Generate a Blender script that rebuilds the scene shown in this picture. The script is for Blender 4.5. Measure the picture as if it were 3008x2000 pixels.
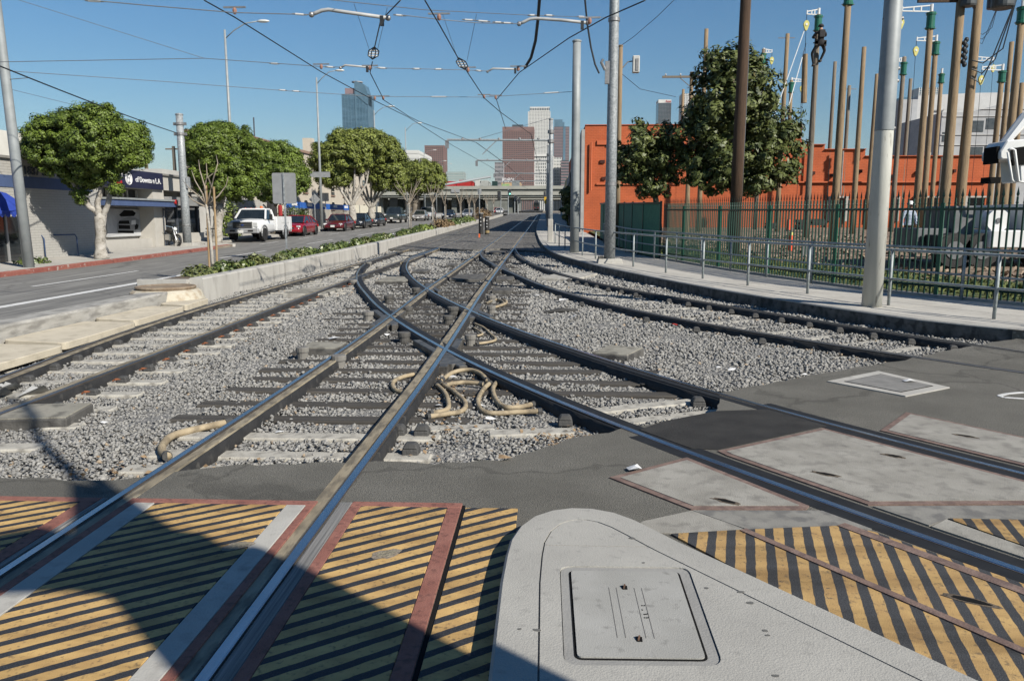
import bpy, bmesh, math, random
import numpy as np
from mathutils import Vector, Matrix

random.seed(11)
rng = np.random.default_rng(11)
SC = bpy.context.scene
COL = SC.collection
for o in list(bpy.data.objects):
    bpy.data.objects.remove(o)
R = math.radians

# ------------------------------------------------------------------ camera
# world: +Y runs along the street, +X to the right, z up; metres.
FPX, CXP, CYP, CAMH = 2285.0, 1504.0, 1000.0, 1.86      # focal length and centre in photo pixels
PITCH = math.atan((CYP - 641.0) / FPX)
YAW = math.atan((1600.0 - CXP) / FPX)
cam = bpy.data.cameras.new('camera')
cam.sensor_width = 36.0
cam.lens = FPX / 3008.0 * 36.0
cam.clip_start = 0.05
cam.clip_end = 40000
camo = bpy.data.objects.new('camera', cam)
camo.location = (0, 0, CAMH)
camo.rotation_euler = (R(90) - PITCH, 0, YAW)
COL.objects.link(camo)
SC.camera = camo

# ------------------------------------------------------------------ sky, sun, exposure
SUN_AZ, SUN_EL = R(131.8), R(36.0)                       # azimuth clockwise from +Y
w = bpy.data.worlds.new('World')
SC.world = w
w.use_nodes = True
nt = w.node_tree
sky = nt.nodes.new('ShaderNodeTexSky')
sky.sky_type = 'NISHITA'
sky.sun_disc = False
sky.sun_elevation = SUN_EL
sky.sun_rotation = SUN_AZ
sky.altitude = 0
sky.air_density = 1.5
sky.dust_density = 0.0
sky.ozone_density = 10.0
bg = nt.nodes['Background']
bg.inputs['Strength'].default_value = 0.054
hs = nt.nodes.new('ShaderNodeHueSaturation'); hs.inputs['Saturation'].default_value = 1.08
nt.links.new(sky.outputs[0], hs.inputs['Color']); nt.links.new(hs.outputs[0], bg.inputs['Color'])
sl = bpy.data.lights.new('sun', 'SUN')
sl.energy = 5.0
sl.angle = R(0.53)
sl.color = (1.0, 0.94, 0.84)
so = bpy.data.objects.new('sun', sl)
tosun = Vector((math.sin(SUN_AZ) * math.cos(SUN_EL), math.cos(SUN_AZ) * math.cos(SUN_EL), math.sin(SUN_EL)))
so.rotation_euler = (-tosun).to_track_quat('-Z', 'Y').to_euler()
so.location = (20, -20, 30)
COL.objects.link(so)
SC.view_settings.view_transform = 'Standard'
SC.view_settings.look = 'None'
SC.view_settings.exposure = 0.7
SC.view_settings.gamma = 1.0
SC.view_settings.use_curve_mapping = False

# ------------------------------------------------------------------ terrain height and survey helpers
def H(y):
    y = min(y, 320.0)
    t = (y - 22.0) / 7.0
    return max(0.0, 0.0178 * 7.0 * (math.log1p(math.exp(t)) if t < 50 else t) - .02)

def ray(u, v):
    x = (u - CXP) / FPX
    q = -(v - CYP) / FPX
    f = math.cos(PITCH) + q * math.sin(PITCH)
    z = -math.sin(PITCH) + q * math.cos(PITCH)
    return (x * math.cos(YAW) - f * math.sin(YAW), x * math.sin(YAW) + f * math.cos(YAW), z)

def G(u, v, z=0.0):
    """ground point (street surface + z) surveyed at photo pixel u, v"""
    X, Y, Z = ray(u, v)
    lo, hi = .3, 900.0
    for _ in range(48):
        m = (lo + hi) / 2
        if CAMH + Z * m - H(Y * m) - z > 0: lo = m
        else: hi = m
    return Vector((X * lo, Y * lo, H(Y * lo) + z))

def at(u, v, y):
    X, Y, Z = ray(u, v)
    t = y / Y
    return Vector((X * t, y, CAMH + Z * t))

def onx(u, v, x):
    X, Y, Z = ray(u, v)
    t = x / X
    return Vector((x, Y * t, CAMH + Z * t))

def atz(u, v, z):
    X, Y, Z = ray(u, v)
    t = (z - CAMH) / Z
    return Vector((X * t, Y * t, z))

# ------------------------------------------------------------------ materials
MATS = {}
ALB = .72            # overall albedo trim for the exposure used
def lin(c):
    return tuple(((x / 12.92) if x <= .04045 else ((x + .055) / 1.055) ** 2.4) for x in [k / 255. for k in c])

def mat(name, c1, c2=None, scale=4.0, rough=.8, bump=0.0, bscale=60.0, metal=0.0, spec=.4, c3=None, s3=40.0,
        stretch=None, attr=None, detail=6.0, coat=0.0, trans=0.0, thr=(.35, .65), thr3=(.45, .62), crack=0.0):
    """procedural material: two noise colours, optional third speckle colour, noise bump"""
    if name in MATS: return MATS[name]
    c1, c2, c3 = [tuple(k * ALB for k in c) if c and not metal >= 1 else c for c in (c1, c2, c3)]
    m = bpy.data.materials.new(name)
    m.use_nodes = True
    n, l = m.node_tree.nodes, m.node_tree.links
    p = n['Principled BSDF']
    p.inputs['Roughness'].default_value = rough
    p.inputs['Metallic'].default_value = metal
    p.inputs['Specular IOR Level'].default_value = spec
    p.inputs['Coat Weight'].default_value = coat
    if trans: p.inputs['Transmission Weight'].default_value = trans
    tc = n.new('ShaderNodeTexCoord')
    vec = tc.outputs['Object']
    if stretch:
        mp = n.new('ShaderNodeMapping')
        mp.inputs['Scale'].default_value = stretch
        l.new(vec, mp.inputs[0]); vec = mp.outputs[0]
    out = None
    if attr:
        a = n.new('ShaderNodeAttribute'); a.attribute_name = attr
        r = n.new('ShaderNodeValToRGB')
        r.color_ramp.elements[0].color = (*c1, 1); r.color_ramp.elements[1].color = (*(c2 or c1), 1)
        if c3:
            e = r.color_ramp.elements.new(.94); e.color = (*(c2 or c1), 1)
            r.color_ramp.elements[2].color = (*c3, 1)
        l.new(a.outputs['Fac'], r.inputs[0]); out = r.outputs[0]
    elif c2:
        t = n.new('ShaderNodeTexNoise'); t.inputs['Scale'].default_value = scale
        t.inputs['Detail'].default_value = detail; t.inputs['Roughness'].default_value = .62
        l.new(vec, t.inputs['Vector'])
        r = n.new('ShaderNodeValToRGB')
        r.color_ramp.elements[0].position = thr[0]; r.color_ramp.elements[1].position = thr[1]
        r.color_ramp.elements[0].color = (*c1, 1); r.color_ramp.elements[1].color = (*c2, 1)
        l.new(t.outputs[0], r.inputs[0]); out = r.outputs[0]
        if c3:
            t3 = n.new('ShaderNodeTexNoise'); t3.inputs['Scale'].default_value = s3; t3.inputs['Detail'].default_value = 4
            l.new(vec, t3.inputs['Vector'])
            r3 = n.new('ShaderNodeValToRGB')
            r3.color_ramp.elements[0].position = thr3[0]; r3.color_ramp.elements[1].position = thr3[1]
            l.new(t3.outputs[0], r3.inputs[0])
            mx = n.new('ShaderNodeMix'); mx.data_type = 'RGBA'
            l.new(r3.outputs[0], mx.inputs[0]); l.new(out, mx.inputs[6]); mx.inputs[7].default_value = (*c3, 1)
            out = mx.outputs[2]
    if crack and out is not None:
        dn = n.new('ShaderNodeTexNoise'); dn.inputs['Scale'].default_value = 1.6; dn.inputs['Detail'].default_value = 6; l.new(tc.outputs['Object'], dn.inputs['Vector'])
        va = n.new('ShaderNodeVectorMath'); va.operation = 'MULTIPLY_ADD'; l.new(dn.outputs[1], va.inputs[0]); va.inputs[1].default_value = (1.1, 1.1, 0); l.new(tc.outputs['Object'], va.inputs[2])
        vo = n.new('ShaderNodeTexVoronoi'); vo.feature = 'DISTANCE_TO_EDGE'; vo.inputs['Scale'].default_value = crack; l.new(va.outputs[0], vo.inputs['Vector'])
        cr = n.new('ShaderNodeValToRGB'); cr.color_ramp.elements[0].position = .003; cr.color_ramp.elements[1].position = .009; cr.color_ramp.elements[0].color = (.72, .72, .72, 1); cr.color_ramp.elements[1].color = (1, 1, 1, 1); l.new(vo.outputs['Distance'], cr.inputs[0])
        mc_ = n.new('ShaderNodeMix'); mc_.data_type = 'RGBA'; mc_.blend_type = 'MULTIPLY'; mc_.inputs[0].default_value = 1; l.new(out, mc_.inputs[6]); l.new(cr.outputs[0], mc_.inputs[7]); out = mc_.outputs[2]
    if out is not None: l.new(out, p.inputs['Base Color'])
    else: p.inputs['Base Color'].default_value = (*c1, 1)
    if bump:
        b = n.new('ShaderNodeTexNoise'); b.inputs['Scale'].default_value = bscale; b.inputs['Detail'].default_value = 5
        l.new(vec, b.inputs['Vector'])
        bn = n.new('ShaderNodeBump'); bn.inputs['Strength'].default_value = bump; bn.inputs['Distance'].default_value = .02
        l.new(b.outputs[0], bn.inputs['Height']); l.new(bn.outputs[0], p.inputs['Normal'])
    MATS[name] = m
    return m

def mat_stripes(name, yellow, dark, angle, period, duty, phase=0.0, wear=.5):
    """slanted hazard paint: yellow bars on dark coating, edges wobbling and worn"""
    yellow, dark = [tuple(k * ALB for k in c) for c in (yellow, dark)]
    m = bpy.data.materials.new(name); m.use_nodes = True
    n, l = m.node_tree.nodes, m.node_tree.links
    p = n['Principled BSDF']; p.inputs['Roughness'].default_value = .75; p.inputs['Specular IOR Level'].default_value = .3
    tc = n.new('ShaderNodeTexCoord')
    def math_(op, a, b=None, c=None):
        q = n.new('ShaderNodeMath'); q.operation = op
        for i, s in enumerate((a, b, c)):
            if s is None: continue
            if isinstance(s, (int, float)): q.inputs[i].default_value = s
            else: l.new(s, q.inputs[i])
        return q.outputs[0]
    def noise(sc, det=4):
        q = n.new('ShaderNodeTexNoise'); q.inputs['Scale'].default_value = sc; q.inputs['Detail'].default_value = det
        l.new(tc.outputs['Object'], q.inputs['Vector']); return q.outputs[0]
    sx = n.new('ShaderNodeSeparateXYZ'); l.new(tc.outputs['Object'], sx.inputs[0])
    nx, ny = -math.sin(angle), math.cos(angle)
    d = math_('ADD', math_('MULTIPLY', sx.outputs[0], nx / period), math_('MULTIPLY', sx.outputs[1], ny / period))
    d = math_('ADD', d, math_('MULTIPLY', math_('SUBTRACT', noise(9), .5), .14))
    d = math_('ADD', d, phase)
    fr = math_('FRACT', d)
    tri = math_('ABSOLUTE', math_('SUBTRACT', fr, .5))
    mk = math_('SMOOTH_MIN', math_('MULTIPLY', math_('SUBTRACT', duty / 2, tri), 45.0), 1.0, .1)
    mk = math_('MAXIMUM', mk, 0.0)
    wr = n.new('ShaderNodeValToRGB'); wr.color_ramp.elements[0].position = .56; wr.color_ramp.elements[1].position = .76
    l.new(noise(38, 8), wr.inputs[0])
    mk = math_('MULTIPLY', mk, math_('SUBTRACT', 1.0, math_('MULTIPLY', wr.outputs[0], wear)))
    sm_ = n.new('ShaderNodeValToRGB'); sm_.color_ramp.elements[0].position = .44; sm_.color_ramp.elements[1].position = .66; sm_.color_ramp.elements[0].color = (1, 1, 1, 1); sm_.color_ramp.elements[1].color = (.55, .53, .5, 1)
    mpp = n.new('ShaderNodeMapping'); mpp.inputs['Scale'].default_value = (.5, 3.2, 1); mpp.inputs['Rotation'].default_value = (0, 0, .12); l.new(tc.outputs['Object'], mpp.inputs[0]); nz = n.new('ShaderNodeTexNoise'); nz.inputs['Scale'].default_value = 1.5; nz.inputs['Detail'].default_value = 8; nz.inputs['Roughness'].default_value = .65; l.new(mpp.outputs[0], nz.inputs['Vector']); l.new(nz.outputs[0], sm_.inputs[0])
    yr = n.new('ShaderNodeValToRGB'); yr.color_ramp.elements[0].position = .3; yr.color_ramp.elements[1].position = .7
    yr.color_ramp.elements[0].color = (yellow[0] * .72, yellow[1] * .68, yellow[2] * .7, 1); yr.color_ramp.elements[1].color = (*yellow, 1)
    l.new(noise(5, 8), yr.inputs[0])
    dr = n.new('ShaderNodeValToRGB'); dr.color_ramp.elements[0].position = .42; dr.color_ramp.elements[1].position = .75
    dr.color_ramp.elements[0].color = (*dark, 1); dr.color_ramp.elements[1].color = (dark[0] * 2.4, dark[1] * 2.4, dark[2] * 2.3, 1)
    l.new(noise(160, 3), dr.inputs[0])
    mx = n.new('ShaderNodeMix'); mx.data_type = 'RGBA'
    l.new(mk, mx.inputs[0]); l.new(dr.outputs[0], mx.inputs[6]); l.new(yr.outputs[0], mx.inputs[7])
    mu = n.new('ShaderNodeMix'); mu.data_type = 'RGBA'; mu.blend_type = 'MULTIPLY'; mu.inputs[0].default_value = .8; l.new(mx.outputs[2], mu.inputs[6]); l.new(sm_.outputs[0], mu.inputs[7])
    l.new(mu.outputs[2], p.inputs['Base Color'])
    bn = n.new('ShaderNodeBump'); bn.inputs['Strength'].default_value = .35; bn.inputs['Distance'].default_value = .01
    l.new(noise(170, 4), bn.inputs['Height']); l.new(bn.outputs[0], p.inputs['Normal'])
    MATS[name] = m
    return m

def mat_brick(name, c1, c2, mortar, bw, bh, axis='x', bump=.5, msize=.018, shade=.85):
    """painted brick: courses and a dirty variation; axis = world axis the wall runs along"""
    c1, c2, mortar = [tuple(k * ALB for k in c) for c in (c1, c2, mortar)]
    m = bpy.data.materials.new(name); m.use_nodes = True
    n, l = m.node_tree.nodes, m.node_tree.links
    p = n['Principled BSDF']; p.inputs['Roughness'].default_value = .85; p.inputs['Specular IOR Level'].default_value = .25
    tc = n.new('ShaderNodeTexCoord'); sx = n.new('ShaderNodeSeparateXYZ'); l.new(tc.outputs['Object'], sx.inputs[0])
    cb = n.new('ShaderNodeCombineXYZ'); l.new(sx.outputs[0 if axis == 'x' else 1], cb.inputs[0]); l.new(sx.outputs[2], cb.inputs[1])
    b = n.new('ShaderNodeTexBrick'); b.inputs['Scale'].default_value = 1.0
    b.inputs['Brick Width'].default_value = bw; b.inputs['Row Height'].default_value = bh
    b.inputs['Mortar Size'].default_value = msize; b.inputs['Mortar Smooth'].default_value = .3
    b.inputs['Color1'].default_value = (*c1, 1); b.inputs['Color2'].default_value = (*c2, 1); b.inputs['Mortar'].default_value = (*mortar, 1)
    l.new(cb.outputs[0], b.inputs['Vector'])
    t = n.new('ShaderNodeTexNoise'); t.inputs['Scale'].default_value = .7; t.inputs['Detail'].default_value = 8; t.inputs['Roughness'].default_value = .65
    l.new(tc.outputs['Object'], t.inputs['Vector'])
    r = n.new('ShaderNodeValToRGB'); r.color_ramp.elements[0].position = .3; r.color_ramp.elements[1].position = .65
    r.color_ramp.elements[0].color = (shade, shade, shade, 1); r.color_ramp.elements[1].color = (1, 1, 1, 1)
    l.new(t.outputs[0], r.inputs[0])
    mx = n.new('ShaderNodeMix'); mx.data_type = 'RGBA'; mx.blend_type = 'MULTIPLY'; mx.inputs[0].default_value = 1
    l.new(b.outputs[0], mx.inputs[6]); l.new(r.outputs[0], mx.inputs[7]); l.new(mx.outputs[2], p.inputs['Base Color'])
    bn = n.new('ShaderNodeBump'); bn.inputs['Strength'].default_value = bump; bn.inputs['Distance'].default_value = .02; bn.invert = True
    l.new(b.outputs['Fac'], bn.inputs['Height']); l.new(bn.outputs[0], p.inputs['Normal'])
    MATS[name] = m
    return m

def paint(name, c, rough=.35, coat=0.0, metal=0.0):
    return mat(name, c, tuple(k * .82 for k in c), 3.0, rough, metal=metal, coat=coat, spec=.5)

# ------------------------------------------------------------------ mesh builder
class MB:
    def __init__(self): self.v, self.f = [], []
    def add(self, vs, fs):
        o = len(self.v); self.v += [tuple(p) for p in vs]; self.f += [tuple(i + o for i in f) for f in fs]; return self
    def box(self, x0, x1, y0, y1, z0, z1):
        return self.add([(x0,y0,z0),(x1,y0,z0),(x1,y1,z0),(x0,y1,z0),(x0,y0,z1),(x1,y0,z1),(x1,y1,z1),(x0,y1,z1)],
                        [(3,2,1,0),(4,5,6,7),(0,1,5,4),(1,2,6,5),(2,3,7,6),(3,0,4,7)])
    def obox(self, c, s, rz=0.0, top=None, rx=0.0):
        """box of size s centred at c (z from c.z to c.z+s.z), turned rz; top = scale of the upper face"""
        t = top or (1, 1); hx, hy = s[0] / 2, s[1] / 2
        m = Matrix.Translation(Vector(c)) @ Matrix.Rotation(rz, 4, 'Z') @ Matrix.Rotation(rx, 4, 'X')
        vs = [(-hx,-hy,0),(hx,-hy,0),(hx,hy,0),(-hx,hy,0)] + [(-hx*t[0],-hy*t[1],s[2]),(hx*t[0],-hy*t[1],s[2]),(hx*t[0],hy*t[1],s[2]),(-hx*t[0],hy*t[1],s[2])]
        return self.add([m @ Vector(p) for p in vs], [(3,2,1,0),(4,5,6,7),(0,1,5,4),(1,2,6,5),(2,3,7,6),(3,0,4,7)])
    def beam(self, p0, p1, wd, ht):
        """square bar between two points"""
        p0, p1 = Vector(p0), Vector(p1); d = (p1 - p0).normalized()
        s = d.cross(Vector((0, 0, 1)))
        s = s.normalized() if s.length > 1e-4 else Vector((1, 0, 0)); u = s.cross(d).normalized()
        vs = [p + s * a * wd / 2 + u * b * ht / 2 for p in (p0, p1) for a, b in ((-1,-1),(1,-1),(1,1),(-1,1))]
        return self.add(vs, [(3,2,1,0),(4,5,6,7),(0,1,5,4),(1,2,6,5),(2,3,7,6),(3,0,4,7)])
    def tube(self, pts, r, n=8, caps=True):
        pts = [Vector(p) for p in pts]; k = len(pts)
        rs = r if isinstance(r, (list, tuple)) else [r] * k
        vs, fs = [], []
        ref = None
        for i, p in enumerate(pts):
            d = (pts[min(i + 1, k - 1)] - pts[max(i - 1, 0)])
            d = d.normalized() if d.length > 1e-9 else Vector((0, 0, 1))
            if ref is None: ref = d.cross(Vector((.31, .2, .93)) if abs(d.z) < .9 else Vector((1, 0, 0)))
            a = (ref - d * ref.dot(d)).normalized(); b = d.cross(a); ref = a
            for j in range(n):
                t = 2 * math.pi * j / n
                vs.append(p + (a * math.cos(t) + b * math.sin(t)) * rs[i])
        for i in range(k - 1):
            for j in range(n):
                fs.append((i*n+j, i*n+(j+1)%n, (i+1)*n+(j+1)%n, (i+1)*n+j))
        if caps: fs += [tuple(range(n))[::-1], tuple(range((k-1)*n, k*n))]
        return self.add(vs, fs)
    def cyl(self, p0, p1, r0, r1=None, n=12): return self.tube([p0, p1], [r0, r0 if r1 is None else r1], n)
    def lathe(self, c, prof, n=16):
        """profile of (radius, z) turned round the vertical through c"""
        vs = [(c[0] + r*math.cos(2*math.pi*j/n), c[1] + r*math.sin(2*math.pi*j/n), c[2] + z) for r, z in prof for j in range(n)]
        k = len(prof); fs = [(i*n+j, i*n+(j+1)%n, (i+1)*n+(j+1)%n, (i+1)*n+j) for i in range(k-1) for j in range(n)]
        fs += [tuple(range(n))[::-1], tuple(range((k-1)*n, k*n))]
        return self.add(vs, fs)
    def ball(self, c, r, s=(1, 1, 1), n=10, m=6):
        prof = [(max(1e-3, math.sin(math.pi*i/m)), -math.cos(math.pi*i/m)) for i in range(m+1)]
        vs = [(c[0] + r*s[0]*q*math.cos(2*math.pi*j/n), c[1] + r*s[1]*q*math.sin(2*math.pi*j/n), c[2] + r*s[2]*z) for q, z in prof for j in range(n)]
        return self.add(vs, [(i*n+j, i*n+(j+1)%n, (i+1)*n+(j+1)%n, (i+1)*n+j) for i in range(m) for j in range(n)])
    def prism(self, poly, z0, z1):
        n = len(poly)
        ar = sum(poly[i][0]*poly[(i+1)%n][1] - poly[(i+1)%n][0]*poly[i][1] for i in range(n))
        if ar < 0: poly = poly[::-1]
        return self.add([(x, y, z0) for x, y in poly] + [(x, y, z1) for x, y in poly],
                        [tuple(range(n))[::-1], tuple(range(n, 2*n))] + [(i, (i+1)%n, n+(i+1)%n, n+i) for i in range(n)])
    def extrude(self, poly, d):
        """3-D planar polygon thickened by vector d"""
        n = len(poly); d = Vector(d)
        return self.add([Vector(p) for p in poly] + [Vector(p) + d for p in poly],
                        [tuple(range(n))[::-1], tuple(range(n, 2*n))] + [(i, (i+1)%n, n+(i+1)%n, n+i) for i in range(n)])
    def poly(self, *pts): return self.add(pts, [tuple(range(len(pts)))])
    def build(self, name, m, parent=None, smooth=False, bevel=0.0, origin=None):
        me = bpy.data.meshes.new(name)
        vs = self.v
        if origin is not None: vs = [(p[0]-origin[0], p[1]-origin[1], p[2]-origin[2]) for p in vs]
        me.from_pydata(vs, [], self.f); me.validate()
        if bevel or True:
            bm = bmesh.new(); bm.from_mesh(me); bmesh.ops.recalc_face_normals(bm, faces=bm.faces)
            if bevel:
                bmesh.ops.bevel(bm, geom=bm.edges[:], offset=bevel, segments=1, affect='EDGES', clamp_overlap=True)
            bm.to_mesh(me); bm.free()
        if smooth:
            me.polygons.foreach_set('use_smooth', [True] * len(me.polygons))
        me.materials.append(m)
        o = bpy.data.objects.new(name, me)
        if origin is not None: o.location = origin
        COL.objects.link(o)
        if parent is not None: o.parent = parent
        return o

def tag(o, label, cat, group=None):
    o['label'] = label; o['category'] = cat
    if group: o['group'] = group
    return o
def thing(name, label, cat, loc=(0, 0, 0), rz=0.0, group=None):
    o = bpy.data.objects.new(name, None); o.empty_display_size = .2
    o.location = loc; o.rotation_euler = (0, 0, rz); COL.objects.link(o)
    return tag(o, label, cat, group)
def keep(parent, *objs):
    """parent world-space meshes to a thing that has its own location"""
    bpy.context.view_layer.update()
    for o in objs:
        o.parent = parent; o.matrix_parent_inverse = (Matrix.Translation(parent.location) @ parent.rotation_euler.to_matrix().to_4x4()).inverted()
def struct(o): o['kind'] = 'structure'; return o
def stuff(o): o['kind'] = 'stuff'; return o
def dup(root, loc=None, rz=None, label=None):
    r = root.copy(); COL.objects.link(r)
    if loc is not None: r.location = loc
    if rz is not None: r.rotation_euler = (0, 0, rz)
    if label: r['label'] = label
    for ch in list(root.children):
        c = ch.copy(); COL.objects.link(c); c.parent = r
        for g in ch.children:
            d = g.copy(); COL.objects.link(d); d.parent = c
    return r
def share(mesh_obj, loc, rz=0.0, parent=None, sc=None):
    o = mesh_obj.copy(); COL.objects.link(o); o.location = loc; o.rotation_euler = (0, 0, rz); o.parent = parent
    if sc: o.scale = sc
    return o

YC = [i * 2.0 for i in range(3, 32)] + [66, 72, 80, 90, 105, 120, 150, 200, 260, 320, 321]
def slab(name, poly, z, thick, m, parent=None, ycuts=YC, smooth=False):
    """sheet following the street's rise, with side walls down by thick"""
    bm = bmesh.new()
    f = bm.faces.new([bm.verts.new((x, y, 0)) for x, y in poly])
    bmesh.ops.triangulate(bm, faces=[f])
    ys = [p[1] for p in poly]
    for yc in ycuts:
        if min(ys) < yc < max(ys):
            bmesh.ops.bisect_plane(bm, geom=bm.verts[:] + bm.edges[:] + bm.faces[:], plane_co=(0, yc, 0), plane_no=(0, 1, 0))
    for v in bm.verts: v.co.z = H(v.co.y) + z
    bmesh.ops.recalc_face_normals(bm, faces=bm.faces)
    if sum(fc.normal.z for fc in bm.faces) < 0: bmesh.ops.reverse_faces(bm, faces=bm.faces[:])
    if thick:
        be = [e for e in bm.edges if e.is_boundary]
        ex = bmesh.ops.extrude_edge_only(bm, edges=be)
        for v in ex['geom']:
            if isinstance(v, bmesh.types.BMVert): v.co.z -= thick
    me = bpy.data.meshes.new(name); bm.to_mesh(me); bm.free()
    me.materials.append(m)
    o = bpy.data.objects.new(name, me); COL.objects.link(o)
    if parent: o.parent = parent
    return o

def spline(pts, step=.5):
    """Catmull-Rom through 2-D points, resampled"""
    p = np.array(pts, float); out = []
    for i in range(len(p) - 1):
        a, b, c, d = p[max(i-1, 0)], p[i], p[i+1], p[min(i+2, len(p)-1)]
        k = max(1, int(np.linalg.norm(c - b) / step))
        for t in np.arange(k) / k:
            out.append(.5*((2*b) + (c-a)*t + (2*a-5*b+4*c-d)*t*t + (3*b-a-3*c+d)*t**3))
    out.append(p[-1]); return np.array(out)
def offset(pts, d):
    t = np.gradient(pts, axis=0); t /= np.linalg.norm(t, axis=1)[:, None]
    return pts + np.c_[t[:, 1], -t[:, 0]] * d        # + is to the right of travel
def resample(pts, n):
    pts = np.array(pts, float)
    s = np.r_[0, np.cumsum(np.hypot(*np.diff(pts, axis=0).T))]; t = np.linspace(0, s[-1], n)
    return np.c_[np.interp(t, s, pts[:, 0]), np.interp(t, s, pts[:, 1])]
def arclen(pts): return float(np.hypot(*np.diff(np.array(pts), axis=0).T).sum())
def sweep(mb, pts, prof, zfun=None):
    """closed profile of (lateral, z) swept along a ground line"""
    t = np.gradient(pts, axis=0); t /= np.linalg.norm(t, axis=1)[:, None]
    n = len(prof); vs, fs = [], []
    for i, (x, y) in enumerate(pts):
        for j, (a, z) in enumerate(prof):
            vs.append((x + t[i, 1]*a, y - t[i, 0]*a, H(y) + z + (zfun(i, j) if zfun else 0)))
    for i in range(len(pts)-1):
        for j in range(n): fs.append((i*n+j, i*n+(j+1) % n, (i+1)*n+(j+1) % n, (i+1)*n+j))
    fs += [tuple(range(n)), tuple(range((len(pts)-1)*n, len(pts)*n))[::-1]]
    return mb.add(vs, fs)

def text_mesh(s, size, extrude=.01, align='LEFT', bold=0.0):
    cu = bpy.data.curves.new('lettering', 'FONT'); cu.body = s; cu.size = size; cu.extrude = extrude; cu.align_x = align; cu.offset = bold
    ob = bpy.data.objects.new('lettering', cu); COL.objects.link(ob)
    me = bpy.data.meshes.new_from_object(ob.evaluated_get(bpy.context.evaluated_depsgraph_get()))
    bpy.data.objects.remove(ob); bpy.data.curves.remove(cu)
    return me
def text_obj(name, s, size, m, loc, rot, parent=None, extrude=.01, align='LEFT', bold=0.0, sx=1.0):
    me = text_mesh(s, size, extrude, align, bold); me.materials.clear(); me.materials.append(m)
    o = bpy.data.objects.new(name, me); COL.objects.link(o); o.location = loc; o.rotation_euler = rot; o.scale = (sx, 1, 1)
    if parent is not None: keep(parent, o)
    return o

def cards(name, P0, N, size, m, parent=None, fac=None, elong=1.8, two=False, droop=0.0):
    """many leaf-sized folded rhombs: centres P0, facing normals N (numpy arrays)"""
    k = len(P0)
    N = N / np.maximum(np.linalg.norm(N, axis=1), 1e-6)[:, None]
    r = rng.normal(size=(k, 3)); r[:, 2] -= droop
    a = r - N * (r * N).sum(1)[:, None]; a /= np.maximum(np.linalg.norm(a, axis=1), 1e-6)[:, None]
    b = np.cross(N, a)
    sz = (size * rng.uniform(.7, 1.3, k))[:, None]
    V = np.empty((k, 4, 3)); V[:, 0] = P0 - a*sz*elong/2; V[:, 1] = P0 + b*sz/2 + N*sz*.12; V[:, 2] = P0 + a*sz*elong/2; V[:, 3] = P0 - b*sz/2 + N*sz*.12
    me = bpy.data.meshes.new(name)
    me.vertices.add(4*k); me.vertices.foreach_set('co', V.reshape(-1).astype(np.float32))
    me.loops.add(4*k); me.loops.foreach_set('vertex_index', np.arange(4*k, dtype=np.int32))
    me.polygons.add(k); me.polygons.foreach_set('loop_start', np.arange(0, 4*k, 4, dtype=np.int32))
    try: me.polygons.foreach_set('loop_total', np.full(k, 4, dtype=np.int32))
    except Exception: pass
    f = rng.uniform(0, 1, k) if fac is None else fac
    at_ = me.color_attributes.new('Col', 'FLOAT_COLOR', 'POINT')
    c = np.repeat(f, 4); at_.data.foreach_set('color', np.c_[c, c, c, np.ones_like(c)].reshape(-1).astype(np.float32))
    me.update(calc_edges=True); me.materials.append(m)
    o = bpy.data.objects.new(name, me); COL.objects.link(o)
    if parent is not None: o.parent = parent
    return o

def solids(name, base_v, base_f, P0, S0, m, parent=None, fac=None):
    """many small scattered solids (stones) in one mesh; base_v: (nv,k,3) variants"""
    nv, kv, _ = base_v.shape; k = len(P0); kf = len(base_f)
    idx = rng.integers(0, nv, k)
    ang = rng.uniform(0, 2*math.pi, k); ca, sa = np.cos(ang)[:, None], np.sin(ang)[:, None]
    B = base_v[idx] * S0[:, None, None]
    X = B[:, :, 0]*ca - B[:, :, 1]*sa; Y = B[:, :, 0]*sa + B[:, :, 1]*ca
    V = np.stack([X, Y, B[:, :, 2]], 2) + P0[:, None, :]
    F = (np.array(base_f)[None] + (np.arange(k)*kv)[:, None, None]).reshape(-1)
    me = bpy.data.meshes.new(name)
    me.vertices.add(k*kv); me.vertices.foreach_set('co', V.reshape(-1).astype(np.float32))
    me.loops.add(len(F)); me.loops.foreach_set('vertex_index', F.astype(np.int32))
    me.polygons.add(k*kf); me.polygons.foreach_set('loop_start', np.arange(0, len(F), 3, dtype=np.int32))
    try: me.polygons.foreach_set('loop_total', np.full(k*kf, 3, dtype=np.int32))
    except Exception: pass
    f = rng.uniform(0, 1, k) if fac is None else fac
    at_ = me.color_attributes.new('Col', 'FLOAT_COLOR', 'POINT')
    c = np.repeat(f, kv); at_.data.foreach_set('color', np.c_[c, c, c, np.ones_like(c)].reshape(-1).astype(np.float32))
    me.update(calc_edges=True); me.materials.append(m)
    o = bpy.data.objects.new(name, me); COL.objects.link(o)
    if parent is not None: o.parent = parent
    return o
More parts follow.
